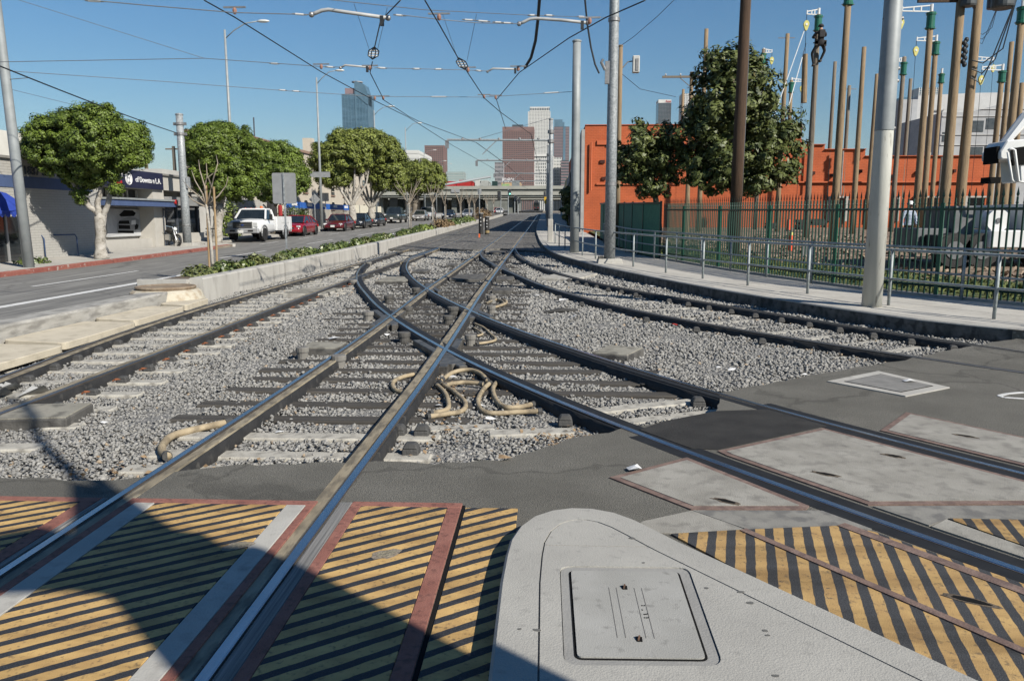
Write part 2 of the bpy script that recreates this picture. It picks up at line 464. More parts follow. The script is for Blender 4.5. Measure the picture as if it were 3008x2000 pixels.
# ------------------------------------------------------------------ palette
M_asph = mat('asphalt', (.145, .138, .118), (.21, .2, .173), 1.1, .92, .7, 130, c3=(.09, .086, .077), s3=95, thr3=(.5, .62), spec=.25, crack=.28)
M_asphd = mat('asphalt_patch', (.03, .029, .028), (.05, .048, .045), 3, .9, .6, 150, spec=.25)
M_road = mat('road_surface', (.2, .195, .182), (.275, .27, .252), .9, .9, .3, 150, c3=(.155, .152, .145), s3=7, stretch=(1.6, .07, 1), spec=.25, crack=.22)
M_track = mat('trackway_asphalt', (.135, .13, .12), (.19, .182, .168), .8, .92, .4, 150, c3=(.09, .088, .084), s3=9, stretch=(1.2, .12, 1), spec=.25)
M_conc = mat('concrete_pale', (.41, .395, .36), (.5, .485, .445), 1.7, .9, .22, 90, c3=(.33, .315, .285), s3=11, thr3=(.55, .8), spec=.25)
M_walk = mat('sidewalk_concrete', (.45, .43, .39), (.54, .52, .47), 1.1, .92, .2, 90, c3=(.36, .34, .31), s3=7, thr3=(.54, .8), spec=.2)
M_walkl = mat('sidewalk_concrete_old', (.43, .41, .37), (.52, .5, .455), .9, .92, .2, 90, c3=(.36, .34, .31), s3=5, thr3=(.52, .8), spec=.2)
M_isl = mat('island_concrete', (.37, .36, .33), (.43, .418, .382), 1.9, .9, .28, 130, c3=(.3, .292, .27), s3=17, thr3=(.58, .8), spec=.25)
M_panel = mat('panel_concrete', (.275, .262, .23), (.375, .36, .32), 2.6, .88, .35, 120, c3=(.2, .19, .17), s3=8, thr3=(.5, .75), spec=.25)
M_paneld = mat('panel_concrete_smooth', (.22, .212, .19), (.29, .28, .252), 2.2, .85, .25, 140, c3=(.17, .165, .155), s3=9, spec=.25)
M_dark = mat('dark_recess', (.012, .012, .012), rough=.95, spec=.1)
M_redpaint = mat('brick_red_paint', (.25, .1, .075), (.33, .15, .115), 4, .8, .35, 120, c3=(.17, .075, .06), s3=26, thr3=(.52, .7), spec=.3)
M_kerbred = mat('kerb_red_paint', (.25, .075, .06), (.33, .13, .1), 2.5, .8, .2, 60, c3=(.42, .36, .32), s3=6, thr3=(.6, .72), spec=.3)
M_ridged = mat('ridged_rubber_strip', (.13, .127, .12), (.3, .29, .275), 1.0, .75, .3, 60, stretch=(70, 1.2, 1), spec=.4)
M_rust = mat('rusty_steel', (.12, .06, .035), (.2, .11, .065), 9, .85, .4, 90, c3=(.07, .045, .03), s3=30)
M_frame = mat('rusty_panel_frame', (.18, .118, .095), (.25, .175, .145), 6, .85, .3, 90, c3=(.15, .1, .085), s3=14)
M_rail = mat('rail_side_rust', (.045, .037, .03), (.085, .068, .052), 7, .8, .3, 60)
M_band = mat('rail_running_band', (.42, .42, .43), (.55, .55, .56), 8, .27, metal=1.0, stretch=(1, .15, 1))
M_bandd = mat('rail_dull_band', (.2, .19, .175), (.3, .285, .265), 8, .38, metal=.8, stretch=(1, .15, 1))
M_lip = mat('rail_guard_lip', (.26, .215, .145), (.35, .3, .21), 6, .65, .25, 70, c3=(.16, .135, .095), s3=13, stretch=(1, .3, 1))
M_rubber = mat('black_rubber', (.016, .016, .016), (.032, .031, .03), 5, .72, .3, 40, c3=(.07, .066, .06), s3=8, thr3=(.6, .75))
M_groove = mat('black_flangeway_rubber', (.008, .008, .008), (.016, .016, .016), 6, .7)
M_bootg = mat('grey_rubber_boot', (.05, .05, .048), (.085, .083, .08), 9, .8, .3, 60)
M_tie = mat('concrete_sleeper', (.4, .38, .33), (.52, .495, .43), 3, .9, .35, 80, c3=(.25, .235, .205), s3=9, thr3=(.47, .7))
M_timber = mat('creosoted_timber', (.04, .036, .031), (.085, .077, .066), 3, .88, .5, 30, stretch=(.3, 6, 6), c3=(.13, .118, .1), s3=5, thr3=(.55, .75))
M_box = mat('blackened_concrete', (.075, .072, .066), (.14, .134, .122), 2.2, .85, .35, 50, c3=(.05, .048, .045), s3=6)
M_boxtop = mat('dusty_concrete_lid', (.26, .245, .2), (.36, .34, .285), 3, .88, .35, 60, c3=(.16, .15, .125), s3=6)
M_cast = mat('crossing_casting_steel', (.085, .08, .072), (.15, .14, .125), 4, .5, .25, 40, metal=.5, c3=(.2, .19, .17), s3=9)
M_hose = mat('beige_cable_hose', (.36, .285, .18), (.46, .375, .245), 6, .75, .4, 160, c3=(.2, .16, .105), s3=9, thr3=(.48, .7))
M_pot = mat('grey_plastic_pot', (.17, .16, .145), (.25, .24, .215), 6, .75, .15, 50)
M_tan = mat('tan_concrete_slab', (.54, .48, .37), (.63, .565, .44), 1.6, .9, .3, 70, c3=(.43, .38, .29), s3=5, thr3=(.52, .75))
M_stone = mat('ballast_stone', (.18, .178, .171), (.4, .391, .366), rough=.88, attr='Col', c3=(.36, .285, .205), spec=.3)
M_bed = mat('ballast_fines', (.22, .215, .2), (.34, .33, .308), 16, .95, 1.0, 34, c3=(.05, .05, .05), s3=40)
M_paper = mat('paper_litter', (.75, .75, .73), (.85, .85, .84), 20, .7)
M_leaf_dry = mat('dry_leaf', (.24, .16, .09), (.34, .24, .14), 20, .8)
M_white = mat('road_paint_white', (.66, .66, .64), (.78, .78, .76), 5, .75, .2, 100, c3=(.36, .355, .34), s3=20, thr3=(.56, .72))
M_dirt = mat('dry_earth', (.2, .165, .125), (.3, .255, .2), 1.2, .95, .7, 40, c3=(.38, .34, .28), s3=20, thr3=(.55, .7))
M_soil = mat('planter_soil', (.1, .078, .055), (.16, .125, .09), 5, .95, .7, 40)
M_yel1 = mat_stripes('hazard_paint_diagonal', (.7, .465, .18), (.028, .03, .036), R(36.5), .112, .615, .3, .75)
M_yel2 = mat_stripes('hazard_paint_steep', (.58, .385, .155), (.042, .043, .046), R(76), .108, .55, .1, .8)

# ------------------------------------------------------------------ the setting: ground, roads, pavements
struct(slab('ground', [(-9000, -250), (9000, -250), (9000, 16000), (-9000, 16000)], -.55, 0, M_dirt))
EDGE = [(-8.6, 5.4), (-3.95, 5.28), (-3.17, 5.21), (-2.40, 5.62), (-1.18, 5.75), (-.84, 5.72), (-.34, 5.84), (.29, 6.5), (.48, 6.62),
        (1.11, 7.02), (1.68, 7.45), (1.91, 8.3), (3.27, 9.35), (4.87, 10.45), (5.70, 11.16), (7.35, 12.3)]
e2 = []                                                     # ragged asphalt edge
for i in range(len(EDGE) - 1):
    a, b = Vector(EDGE[i]), Vector(EDGE[i + 1]); k = max(1, int((b - a).length / .12))
    for j in range(k):
        p = a.lerp(b, j / k); e2.append((p.x + random.uniform(-.015, .015), p.y + random.uniform(-.04, .035)))
e2.append(EDGE[-1])
struct(slab('crossing_asphalt', [(-8.6, -12)] + e2 + [(9.3, 9.75), (16, 3), (40, -12)], 0, .35, M_asph))
struct(slab('ballast_bed', [(-8.1, 4.9), (8, 4.9), (8, 41), (-8.1, 41)], -.128, 0, M_bed))
M_grease = mat('greasy_ballast', (.022, .02, .017), (.06, .055, .046), 5, .9, .8, 30)
struct(slab('greasy_bed', [(-3.05, 13.5), (-2.2, 11.6), (-1.5, 11.2), (-1.3, 14), (-.6, 17), (-.5, 24), (-1.0, 36), (-3.6, 36), (-4.8, 24), (-4.2, 18.5)], -.118, 0, M_grease))
struct(slab('road', [(-9.6, -12), (-9.6, 16), (-9.55, 310), (-19, 310), (-19, 43.2), (-16.75, 41.4), (-16.45, -12)], 0, .4, M_road))
struct(slab('trackway', [(-8.0, 39.6), (-6.2, 39.2), (-5.4, 40.2), (-3.6, 39.3), (-2.3, 40.4), (-.9, 38.9), (.3, 37), (-.4, 52), (-.8, 80), (-.8, 310), (-8.0, 310)], 0, .4, M_track))
struct(slab('far_street', [(-140, 178), (140, 178), (140, 200), (-140, 200)], .012, .02, M_road))
# road markings
def strip(name, x0, x1, y0, y1, m=M_white, z=.006, dx=0.0):
    return struct(slab(name, [(x0, y0), (x1, y0), (x1 + dx, y1), (x0 + dx, y1)], z, 0, m))
strip('lane_line', -11.33, -11.08, -2, 92, dx=-.75)
for k in range(7): strip('lane_dash', -13.75, -13.63, 8 + k * 12.2, 13.5 + k * 12.2)
for k in range(5): strip('lane_dash', -16.3, -16.2, 44 + k * 7.2, 44.1 + k * 7.2 + 3)
# left sidewalk and kerb: slabs with joints
def walk(name, inner, outer, z, m, kerbm, step, label=None, kw=.18, kh=.15):
    base = bpy.data.objects.new(name, None); COL.objects.link(base); struct(base)
    inner, outer = np.array(inner, float), np.array(outer, float)
    n = max(2, int(arclen(inner) / step)); A = resample(spline(inner, .6), n + 1); B = resample(spline(outer, .6), n + 1)
    mb = MB(); L = spline(inner, .6)
    pr = [(0, -.4), (0, z - .02), (.02, z), (kw, z), (kw, -.4)]
    sg = 1 if np.cross(L[5] - L[0], B[3] - A[0]) < 0 else -1
    sweep(mb, L, [(a * sg, q) for a, q in pr]); kbo = mb.build('kerb', kerbm, base)
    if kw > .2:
        mb = MB(); sweep(mb, L, [(-.004 * sg, -.3), (-.004 * sg, z - .035), (.05 * sg, z - .035), (.05 * sg, -.3)]); mb.build('grimy_shaded_face', mat('grimy_shaded_kerb_face', (.1, .096, .088), (.2, .19, .175), 2.5, .9, .4, 40, c3=(.06, .058, .054), s3=7), kbo)  # grime on the kerb face, with its shade from the sun painted in too
    o = slab('joint_bed', [tuple(p) for p in A] + [tuple(p) for p in B[::-1]], z - .02, .35, M_dirt, base)
    A = offset(A, sg * (kw + .006))
    for i in range(n):
        a0, a1, b0, b1 = A[i], A[i + 1], B[i], B[i + 1]; t = (a1 - a0) / max(np.linalg.norm(a1 - a0), 1e-6) * .006
        w_ = np.linalg.norm(b0 - a0); k = max(1, round(w_ / 1.9))
        for j in range(k):
            f0, f1 = j / k + (.004 if j else 0), (j + 1) / k - .004
            q = [a0 + (b0 - a0) * f0 + t, a1 + (a1 * 0) + (b1 - a1) * f0 - t, a1 + (b1 - a1) * f1 - t, a0 + (b0 - a0) * f1 + t]
            dz = random.uniform(-.004, .004)
            mb = MB(); zt = [H(p[1]) + z + dz for p in q]
            mb.add([(p[0], p[1], zz - .08) for p, zz in zip(q, zt)] + [(p[0], p[1], zz) for p, zz in zip(q, zt)],
                   [(0,1,2,3),(4,5,6,7),(0,1,5,4),(1,2,6,5),(2,3,7,6),(3,0,4,7)])
            mb.build('paving_slab', m, base)
    return base
walk('sidewalk_left', [(-16.5, -6), (-16.55, 15), (-16.6, 30), (-16.8, 41.2)], [(-19.62, -6), (-19.6, 15), (-19.6, 30), (-19.6, 41.2)], .15, M_walkl, M_kerbred, 1.8)
walk('sidewalk_left_far', [(-16.8, 41.5), (-18.6, 42.6), (-19.02, 43.6), (-19.02, 90), (-19.02, 175)], [(-23.5, 41.5), (-23.5, 42.6), (-23.5, 43.6), (-23.5, 90), (-23.5, 175)], .15, M_walkl, M_conc, 3.0)
KERB = [(10.2, 8.2), (7.44, 12.3), (6.38, 13.5), (4.59, 17.62), (2.96, 22.72), (1.27, 29.37), (.15, 37.1), (-.47, 52.2), (-.8, 80), (-.8, 175)]
FENCE = [(13.6, 9.4), (10.9, 13.0), (9.5, 15.35), (7.75, 18.3), (6.7, 21.4), (5.45, 26), (4.4, 31), (3.75, 37), (3.3, 52), (3.1, 80), (3.1, 175)]
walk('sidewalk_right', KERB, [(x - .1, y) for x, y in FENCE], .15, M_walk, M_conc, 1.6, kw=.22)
# low weathered kerb beside the near track, then the planter wall
kb = MB(); sweep(kb, spline([(-8.35, -3), (-8.35, 8), (-8.3, 16.4)], .8), [(-.42, -.3), (-.42, .2), (-.38, .25), (.17, .27), (.2, .23), (.2, -.3)])
tag(kb.build('concrete_kerb', mat('kerb_weathered', (.33, .32, .29), (.45, .435, .4), 2, .9, .4, 60, c3=(.25, .24, .22), s3=5, stretch=(1, .5, 2)), None), 'low weathered concrete kerb between the road and the left track', 'kerb')
M_wall = mat('planter_wall_concrete', (.42, .405, .37), (.52, .505, .465), 1.1, .9, .25, 70, c3=(.28, .265, .24), s3=2.6, thr3=(.52, .75), stretch=(1, 1.6, .35))
pw = thing('planter_wall', 'long pale concrete planter wall with shrubs beside the tracks', 'planter')
for i, (y0, y1) in enumerate([(17.9, 21.4), (21.42, 25.9), (25.92, 30.6), (30.62, 35.6), (35.62, 41), (41.02, 50), (50.02, 62), (62.02, 80), (80.02, 110), (110.02, 150)]):
    mb = MB(); hh = .44 if y0 < 60 else .36
    sweep(mb, spline([(-8.0, y0), (-8.0, (y0 + y1) / 2), (-8.0, y1)], 2.0), [(-.34, -.3), (-.34, hh - .03), (-.31, hh), (-.03, hh), (0, hh - .03), (.02, -.3)])
    mb.build('wall_section', M_wall, pw)
mb = MB(); sweep(mb, spline([(-9.5, 17.9), (-9.5, 60), (-9.5, 150)], 2.0), [(-.1, -.3), (-.1, .3), (.1, .3), (.1, -.3)]); mb.build('street_kerb', M_wall, pw)
mb = MB(); mb.box(-9.5, -8.34, 17.75, 17.9, -.2, .45); mb.build('end_wall', M_wall, pw)
slab('soil', [(-9.41, 17.9), (-8.33, 17.9), (-8.33, 150), (-9.41, 150)], .34, .3, M_soil, pw)
mc = thing('manhole_chamber', 'round iron manhole on a tan concrete collar at the planter end', 'manhole', (-8.45, 17.0, H(17)))
mb = MB(); mb.lathe((0, 0, -.2), [(.88, 0), (.84, .2), (.74, .42), (.67, .47), (.3, .47)], 26); mb.build('collar', mat('manhole_collar', (.47, .43, .34), (.58, .54, .44), 3, .92, .6, 30, c3=(.4, .33, .24), s3=6), mc)
mb = MB(); mb.lathe((0, 0, .265), [(.62, 0), (.64, .05), (.62, .075), (.56, .07), (.55, .055), (.05, .06)], 28); mb.build('cover', mat('rusty_cover', (.2, .14, .09), (.32, .26, .19), 5, .9, .5, 40), mc)

# ------------------------------------------------------------------ tracks
TR = {
 'S1': [(-2.87, -3), (-2.87, 4), (-2.87, 9), (-2.92, 14), (-3.06, 20), (-3.1, 28), (-3.1, 45), (-3.05, 90), (-2.9, 275)],
 'S2': [(-1.385, -3), (-1.385, 4), (-1.39, 9), (-1.46, 14), (-1.56, 20), (-1.6, 28), (-1.6, 45), (-1.55, 90), (-1.4, 275)],
 'L1': [(-6.0, 5.2), (-6.42, 8.73), (-6.74, 10.8), (-6.97, 12.88), (-7.13, 15), (-7.22, 18), (-7.25, 22), (-7.2, 27), (-7.1, 32), (-7.05, 38), (-7.0, 50), (-6.9, 275)],
 'L2': [(-5.13, 4.9), (-5.23, 7.07), (-5.33, 9.32), (-5.42, 11.57), (-5.5, 13.82), (-5.58, 16.08), (-5.64, 18.33), (-5.7, 21), (-5.75, 25), (-5.72, 29.6), (-5.65, 34), (-5.55, 40), (-5.5, 50), (-5.4, 275)],
 'C1': [(-7.02, 37.5), (-7.0, 34.5), (-6.96, 30.88), (-6.68, 28.40), (-6.26, 25.94), (-5.73, 23.50), (-5.08, 21.08), (-4.33, 18.68), (-3.55, 16.30), (-2.68, 13.96), (-1.73, 11.66), (-.68, 9.40), (.5, 7.20), (1.8, 5.12), (3.2, 3.1), (5.0, .6)],
 'C2': [(-5.58, 41), (-5.66, 37.6), (-5.72, 33.5), (-5.44, 30.93), (-5.07, 28.38), (-4.58, 25.86), (-3.99, 23.37), (-3.31, 20.90), (-2.54, 18.46), (-1.69, 16.04), (-.76, 13.65), (.30, 11.29), (1.46, 9.0), (2.74, 6.82), (4.2, 4.72), (6.0, 2.3)],
 'D1': [(-3.12, 40), (-3.0, 36.5), (-2.62, 33), (-2.15, 30.4), (-1.65, 27.9), (-1.05, 25.2), (-.5, 22.8), (.05, 20.6), (.8, 18.3), (1.72, 15.9), (2.75, 13.9), (3.9, 12.1), (5.11, 10.43), (6.5, 8.7), (8.5, 6.2)],
 'D2': [(-1.6, 41), (-1.38, 38), (-1.15, 35), (-.8, 32), (-.35, 29.2), (.25, 26.4), (.95, 23.6), (1.72, 21.3), (2.65, 19.1), (3.6, 17.1), (4.6, 15.1), (5.6, 13.1), (6.6, 11.3), (7.8, 9.4), (9.6, 7.0)]}
PATH = {k: spline(v, .35 if k[0] != 'S' and k[0] != 'L' else .6) for k, v in TR.items()}
HEAD = [(-.036, .004), (.036, .004), (.038, -.03), (.013, -.05), (.013, -.13), (.07, -.185), (.07, -.205), (-.07, -.205), (-.07, -.185), (-.013, -.13), (-.013, -.05), (-.038, -.03)]
def rail(track, key, inner, band=M_band, lip=True, boots=(4.9, 38.5), bs=(1, -1), lw=.1, lm=None):
    p = PATH[key]
    if p[0][1] > p[-1][1]: inner = -inner
    mb = MB(); sweep(mb, p, HEAD); r = mb.build('rail', M_rail, track)
    mb = MB(); sweep(mb, p, [(-.026 - .004 * inner, .0035), (-.026, .0075), (.022, .0075), (.026 - .004 * inner, .0035)]); mb.build('running_band', band, r)
    if lip:
        mb = MB(); sweep(mb, p, [(inner * .046, -.07), (inner * .048, .0), (inner * lw, .003), (inner * (lw + .008), -.01), (inner * lw, -.07)]); mb.build('guard_lip', lm or M_lip, r)
    if lm is M_groove:
        qa = p[p[:, 1] < (6.6 if key == 'C1' else 7.9)]; mb = MB(); sweep(mb, qa, [(-.15, -.05), (-.15, .0018), (.15, .0018), (.15, -.05)]); mb.build('flangeway', M_groove, r)
    q = p[(p[:, 1] > boots[0]) & (p[:, 1] < boots[1])]
    ph = random.uniform(0, 6)
    for sd in bs:
        off_ = lw + .01 if (lip and sd == inner) else .04
        mb = MB()
        wob = [.022 * math.sin(i * .9 + ph) + .014 * math.sin(i * 2.3 + ph * 2) for i in range(len(q))]
        t = np.gradient(q, axis=0); t /= np.linalg.norm(t, axis=1)[:, None]
        vs, fs = [], []
        for i, (x, y) in enumerate(q):
            for a, z in ((off_, -.01), (off_ + .02, -.014), (off_ + .028, -.1), (off_ + .05 + wob[i], -.175 + abs(wob[i])), (off_, -.2)):
                vs.append((x + t[i, 1] * a * sd, y - t[i, 0] * a * sd, H(y) + z))
        for i in range(len(q) - 1):
            for j in range(4): fs.append((i*5+j, i*5+j+1, (i+1)*5+j+1, (i+1)*5+j))
        mb.add(vs, fs); mb.build('rubber_boot', M_rubber, r, smooth=True)
    return r
tS = thing('railway_track', 'straight embedded track running up the middle from the yellow striped crossing', 'track')
tL = thing('railway_track', 'straight ballasted track on the left beside the concrete kerb', 'track')
tC = thing('railway_track', 'sharply curved track crossing the straight one at the diamond', 'track')
tD = thing('railway_track', 'curved track on the right sweeping round the railed sidewalk', 'track')
rail(tS, 'S1', 1, lw=.125); rail(tS, 'S2', -1, lw=.135)
rail(tL, 'L1', 1, M_bandd, lw=.12); rail(tL, 'L2', -1, M_bandd, lw=.12)
rail(tC, 'C1', 1, M_band, lw=.15, lm=M_groove); rail(tC, 'C2', -1, M_band, lw=.15, lm=M_groove)
rail(tD, 'D1', 1, M_bandd, lw=.12, lm=M_bootg); rail(tD, 'D2', -1, M_bandd, lw=.12, lm=M_bootg)
# sleepers (kept in a list so that stones leave their tops clear)
TIES = []
_tie = {}
def sleeper(track, cx, cy, ln, rz, m, wd=.23, z=-.092):
    ln = round(ln / .2) * .2
    key = (m.name, round(ln, 2), wd)
    if key not in _tie:
        mb = MB(); mb.obox((0, 0, -.16), (ln, wd, .16), top=(.995, .86)); _tie[key] = mb.build('sleeper', m, track, bevel=.012); o = _tie[key]
    else:
        o = _tie[key].copy(); COL.objects.link(o); o.parent = track
    o.location = (cx, cy, H(cy) + z + random.uniform(-.008, .004)); o.rotation_euler = (0, 0, rz)
    TIES.append((cx, cy, rz, ln / 2, wd / 2)); return o
for y in (5.78, 6.22, 6.78): sleeper(tS, -2.13, y, 2.4, random.uniform(-.01, .01), M_tie)
def xat(key, y):
    p = PATH[key]; i = np.argsort(p[:, 1]); return float(np.interp(y, p[i, 1], p[i, 0]))
y = 7.4
while y < 24:
    if y < 14.5: x0, x1 = -3.7, xat('C2', max(y, 8.6)) + .45 if y > 8.2 else -.7
    else: x0, x1 = -4.3, -.4
    sleeper(tS, (x0 + x1) / 2, y, x1 - x0, random.uniform(-.02, .02), M_timber, .24, -.09); y += .62 if y < 14.5 else .9
y = 26.0
while y < 39: sleeper(tS, -2.3, y, 2.9, 0, M_timber, .24, -.1); y += .9
y = 5.6
while y < 38:
    cx = (xat('L1', max(y, 6)) + xat('L2', y)) / 2; sleeper(tL, cx, y, 2.6, R(7) * max(0, 1 - y / 16) + random.uniform(-.01, .01), M_tie); y += .68
cc = np.array([(a + b) / 2 for a, b in zip(resample(PATH['C1'], 60), resample(PATH['C2'], 60))])
for (u, v, ang) in ((1905, 1192, 24), (1985, 1222, 24)):
    g = G(u, v, -.1); sleeper(tC, g.x, g.y, 1.4, R(ang), M_tie)
for (u, v) in ((1560, 1268), (1330, 1255)):
    g = G(u, v, -.1); sleeper(tC, g.x, g.y, .8, R(8), M_tie)
dd = np.array([(a + b) / 2 for a, b in zip(resample(PATH['D1'], 70), resample(PATH['D2'], 70))])
ds = resample(dd, int(arclen(dd) / .7))
for i in range(1, len(ds) - 1):
    x, y = ds[i]
    if y < 11.3 or y > 30: continue
    t = ds[i + 1] - ds[i - 1]; sleeper(tD, x, y, 2.6, math.atan2(t[1], t[0]) + R(90), M_tie, .23, -.115)
# rubber-capped rail fastenings
mb = MB(); mb.obox((0, 0, 0), (.125, .1, .05), 0, (.95, .95)); mb.obox((0, 0, .05), (.119, .095, .038), 0, (.62, .7))
cap0 = mb.build('fastening_cap', M_bootg, tL, bevel=.008); cap0.location = (xat('L1', 6.2) + .2, 6.2, H(6.2) - .1)
y = 6.96
while y < 30:
    for x in (xat('L1', y) + .21, xat('L2', y) + .24): share(cap0, (x, y, H(y) - .1), 0, tL, (1, 1, random.uniform(.8, 1.1)))
    y += .68
for i in range(1, len(ds) - 1):
    x, y = ds[i]
    if y < 11.5 or y > 24: continue
    xx = xat('D2', y); share(cap0, (xx - .23, y - .1, H(y) - .1), 0, tD)
    if i % 2: share(cap0, (xat('D1', y) - .27, y - .15, H(y) - .1), 0, tD)
for u, v in ((1240, 1276), (1208, 1330), (1660, 1245), (1170, 1275), (2050, 1190), (2572, 1052)):
    g = G(u, v, -.1); share(cap0, (g.x, g.y, -.11), 0, tC if u > 1300 else tS, (1.15, 1.5, 1.15))
# rusty spring clips on the left track
mb = MB(); mb.tube([(-.06, -.04, .02), (-.02, -.05, .045), (.05, -.03, .045), (.06, .03, .04), (0, .05, .03), (-.07, .04, .015)], .011, 5)
clip0 = mb.build('spring_clip', mat('clip_rust', (.22, .07, .03), (.33, .12, .05), 30, .85), tL); clip0.location = (xat('L2', 7.64) + .2, 7.64, -.095)
y = 8.32
while y < 22: share(clip0, (xat('L2', y) + .19, y, H(y) - .095), 0, tL); y += .68
# steel castings where rails cross: corner gussets just below the rail tops
def cross(k1, k2):
    a, b = PATH[k1], PATH[k2]; best = None
    for i in range(len(a)):
        d = np.hypot(*(b - a[i]).T); j = int(d.argmin())
        if best is None or d[j] < best[0]: best = (d[j], i, j)
    _, i, j = best
    t1 = a[min(i+1, len(a)-1)] - a[max(i-1, 0)]; t2 = b[min(j+1, len(b)-1)] - b[max(j-1, 0)]
    return Vector(a[i]), Vector(t1).normalized(), Vector(t2).normalized()
for k1, k2, lab in (('S2', 'C1', 'nearest steel rail crossing casting at the front of the diamond'), ('S1', 'C1', 'steel rail crossing casting at the left corner of the diamond'),
                    ('S2', 'C2', 'steel rail crossing casting at the right corner of the diamond'), ('S1', 'C2', 'steel rail crossing casting at the far corner of the diamond'),
                    ('S2', 'D1', 'small steel rail crossing casting where the right curve leaves the straight track'), ('L2', 'C1', 'steel rail crossing casting where the curve crosses the left track')):
    c, d1, d2 = cross(k1, k2); mb = MB(); z = H(c.y)
    for s1 in (1, -1):
        for s2 in (1, -1):
            e1, e2_ = d1 * s1, d2 * s2; ac = e1.dot(e2_) > 0; ln = .95 if ac else .42
            pl = [c + e1 * .03, c + e1 * ln, (c + e1 * ln * .55 + e2_ * ln * .55), c + e2_ * ln, c + e2_ * .03]
            mb.prism([(p.x, p.y) for p in pl], z - .18, z - .004)
    ct = thing('crossing_casting', lab, 'rail crossing'); mb.build('gusset_plate', M_cast, ct, bevel=.004)
    for dv in (d1, d2):
        sd = Vector((dv.y, -dv.x))
        for s_ in (1, -1):
            a, b = c - dv * 1.15 + sd * s_ * .105, c + dv * 1.15 + sd * s_ * .105; mb = MB(); mb.beam((a.x, a.y, H(a.y) - .093), (b.x, b.y, H(b.y) - .093), .12, .18); mb.build('wing_rail', M_cast, ct, bevel=.01)

# ballast: real stones down to where they blur, smaller where nearest
CBV = np.array([(x, y, z) for z in (-1, 1) for x, y in ((-1, -1), (1, -1), (1, 1), (-1, 1))]) * .62
CBF = [(0,2,1),(0,3,2),(4,5,6),(4,6,7),(0,1,5),(0,5,4),(1,2,6),(1,6,5),(2,3,7),(2,7,6),(3,0,4),(3,4,7)]
def _stone():
    v = CBV * rng.uniform(.45, 1.25, (8, 1)) * rng.uniform(.65, 1.3, (1, 3)) + rng.normal(0, .13, (8, 3))
    q = Matrix.Rotation(rng.uniform(-.7, .7), 3, 'X') @ Matrix.Rotation(rng.uniform(-.7, .7), 3, 'Y')
    return np.array([q @ Vector(p) for p in v]) * np.array([1, 1, .72])
BV = np.stack([_stone() for _ in range(24)])
ex = np.array(EDGE)
kx = np.array(KERB)
def scatter(y0, y1, dens, rad, name, zt):
    n = int((y1 - y0) * 15.6 * dens); x = rng.uniform(-8.0, 7.6, n); y = rng.uniform(y0, y1, n)
    okm = y > np.interp(x, ex[:, 0], ex[:, 1]) - .05 + rng.normal(0, .05, n)
    i = np.argsort(kx[:, 1]); okm &= x < np.interp(y, kx[i, 1], kx[i, 0]) - .03
    okm &= np.abs(x) * FPX < (y + 1.5) * 1650 
    for cx, cy, rz, hl, hw in TIES:
        if cy < y0 - 3 or cy > y1 + 3: continue
        dx, dy = x - cx, y - cy; a = dx * math.cos(rz) + dy * math.sin(rz); b = -dx * math.sin(rz) + dy * math.cos(rz)
        okm &= ~((np.abs(a) < hl - .02) & (np.abs(b) < hw - .005) & (rng.uniform(0, 1, n) < .93))
    x, y = x[okm], y[okm]; k = len(x)
    z = np.array([H(q) for q in y]) + zt + rng.normal(0, .01, k) + .02 * np.sin(x * 3.1 + 1) * np.sin(y * 2.3)
    f = np.clip(rng.beta(2.2, 2.2, k) * .9, 0, 1); dr = np.min([np.abs(x - np.interp(y, PATH[q][np.argsort(PATH[q][:, 1]), 1], PATH[q][np.argsort(PATH[q][:, 1]), 0])) for q in PATH], axis=0); f *= .72 + .28 * np.clip(dr / .5, 0, 1); rust = rng.uniform(0, 1, k) < .012 + .16 * np.exp(-(dr / .22) ** 2); f[rust] = 1.0
    oil = np.exp(-(((x + 2.2) / 1.1) ** 2)) * ((y > 11.4) & (y < 36)); f *= 1 - .98 * oil; kp = rng.uniform(0, 1, k) > .45 * oil; x, y, z, f = x[kp], y[kp], z[kp], f[kp]; k = len(x)
    near = np.exp(-(((x - np.interp(y, [5, 40], [-2.1, -2.3])) / .9) ** 2)) * (y < 13); f = np.clip(f + .06 * near, 0, 1)
    return solids(name, BV, CBF, np.c_[x, y, z], rad * rng.uniform(.65, 1.35, k), M_stone, None, f)
for nm, a in (('ballast_stones', (5.0, 9.0, 1350, .0215, -.122)), ('ballast_stones', (9.0, 14.0, 700, .0275, -.122)), ('ballast_stones', (14.0, 22.0, 280, .04, -.125)), ('ballast_stones', (22.0, 39.5, 95, .062, -.13))):
    o = stuff(scatter(a[0], a[1], a[2], a[3], nm, a[4]))
    tag(o, {5.0: 'grey crushed stone ballast nearest the crossing', 9.0: 'grey crushed stone ballast around the diamond', 14.0: 'grey crushed stone ballast beyond the diamond', 22.0: 'distant grey crushed stone ballast where the curves meet'}[a[0]], 'ballast')
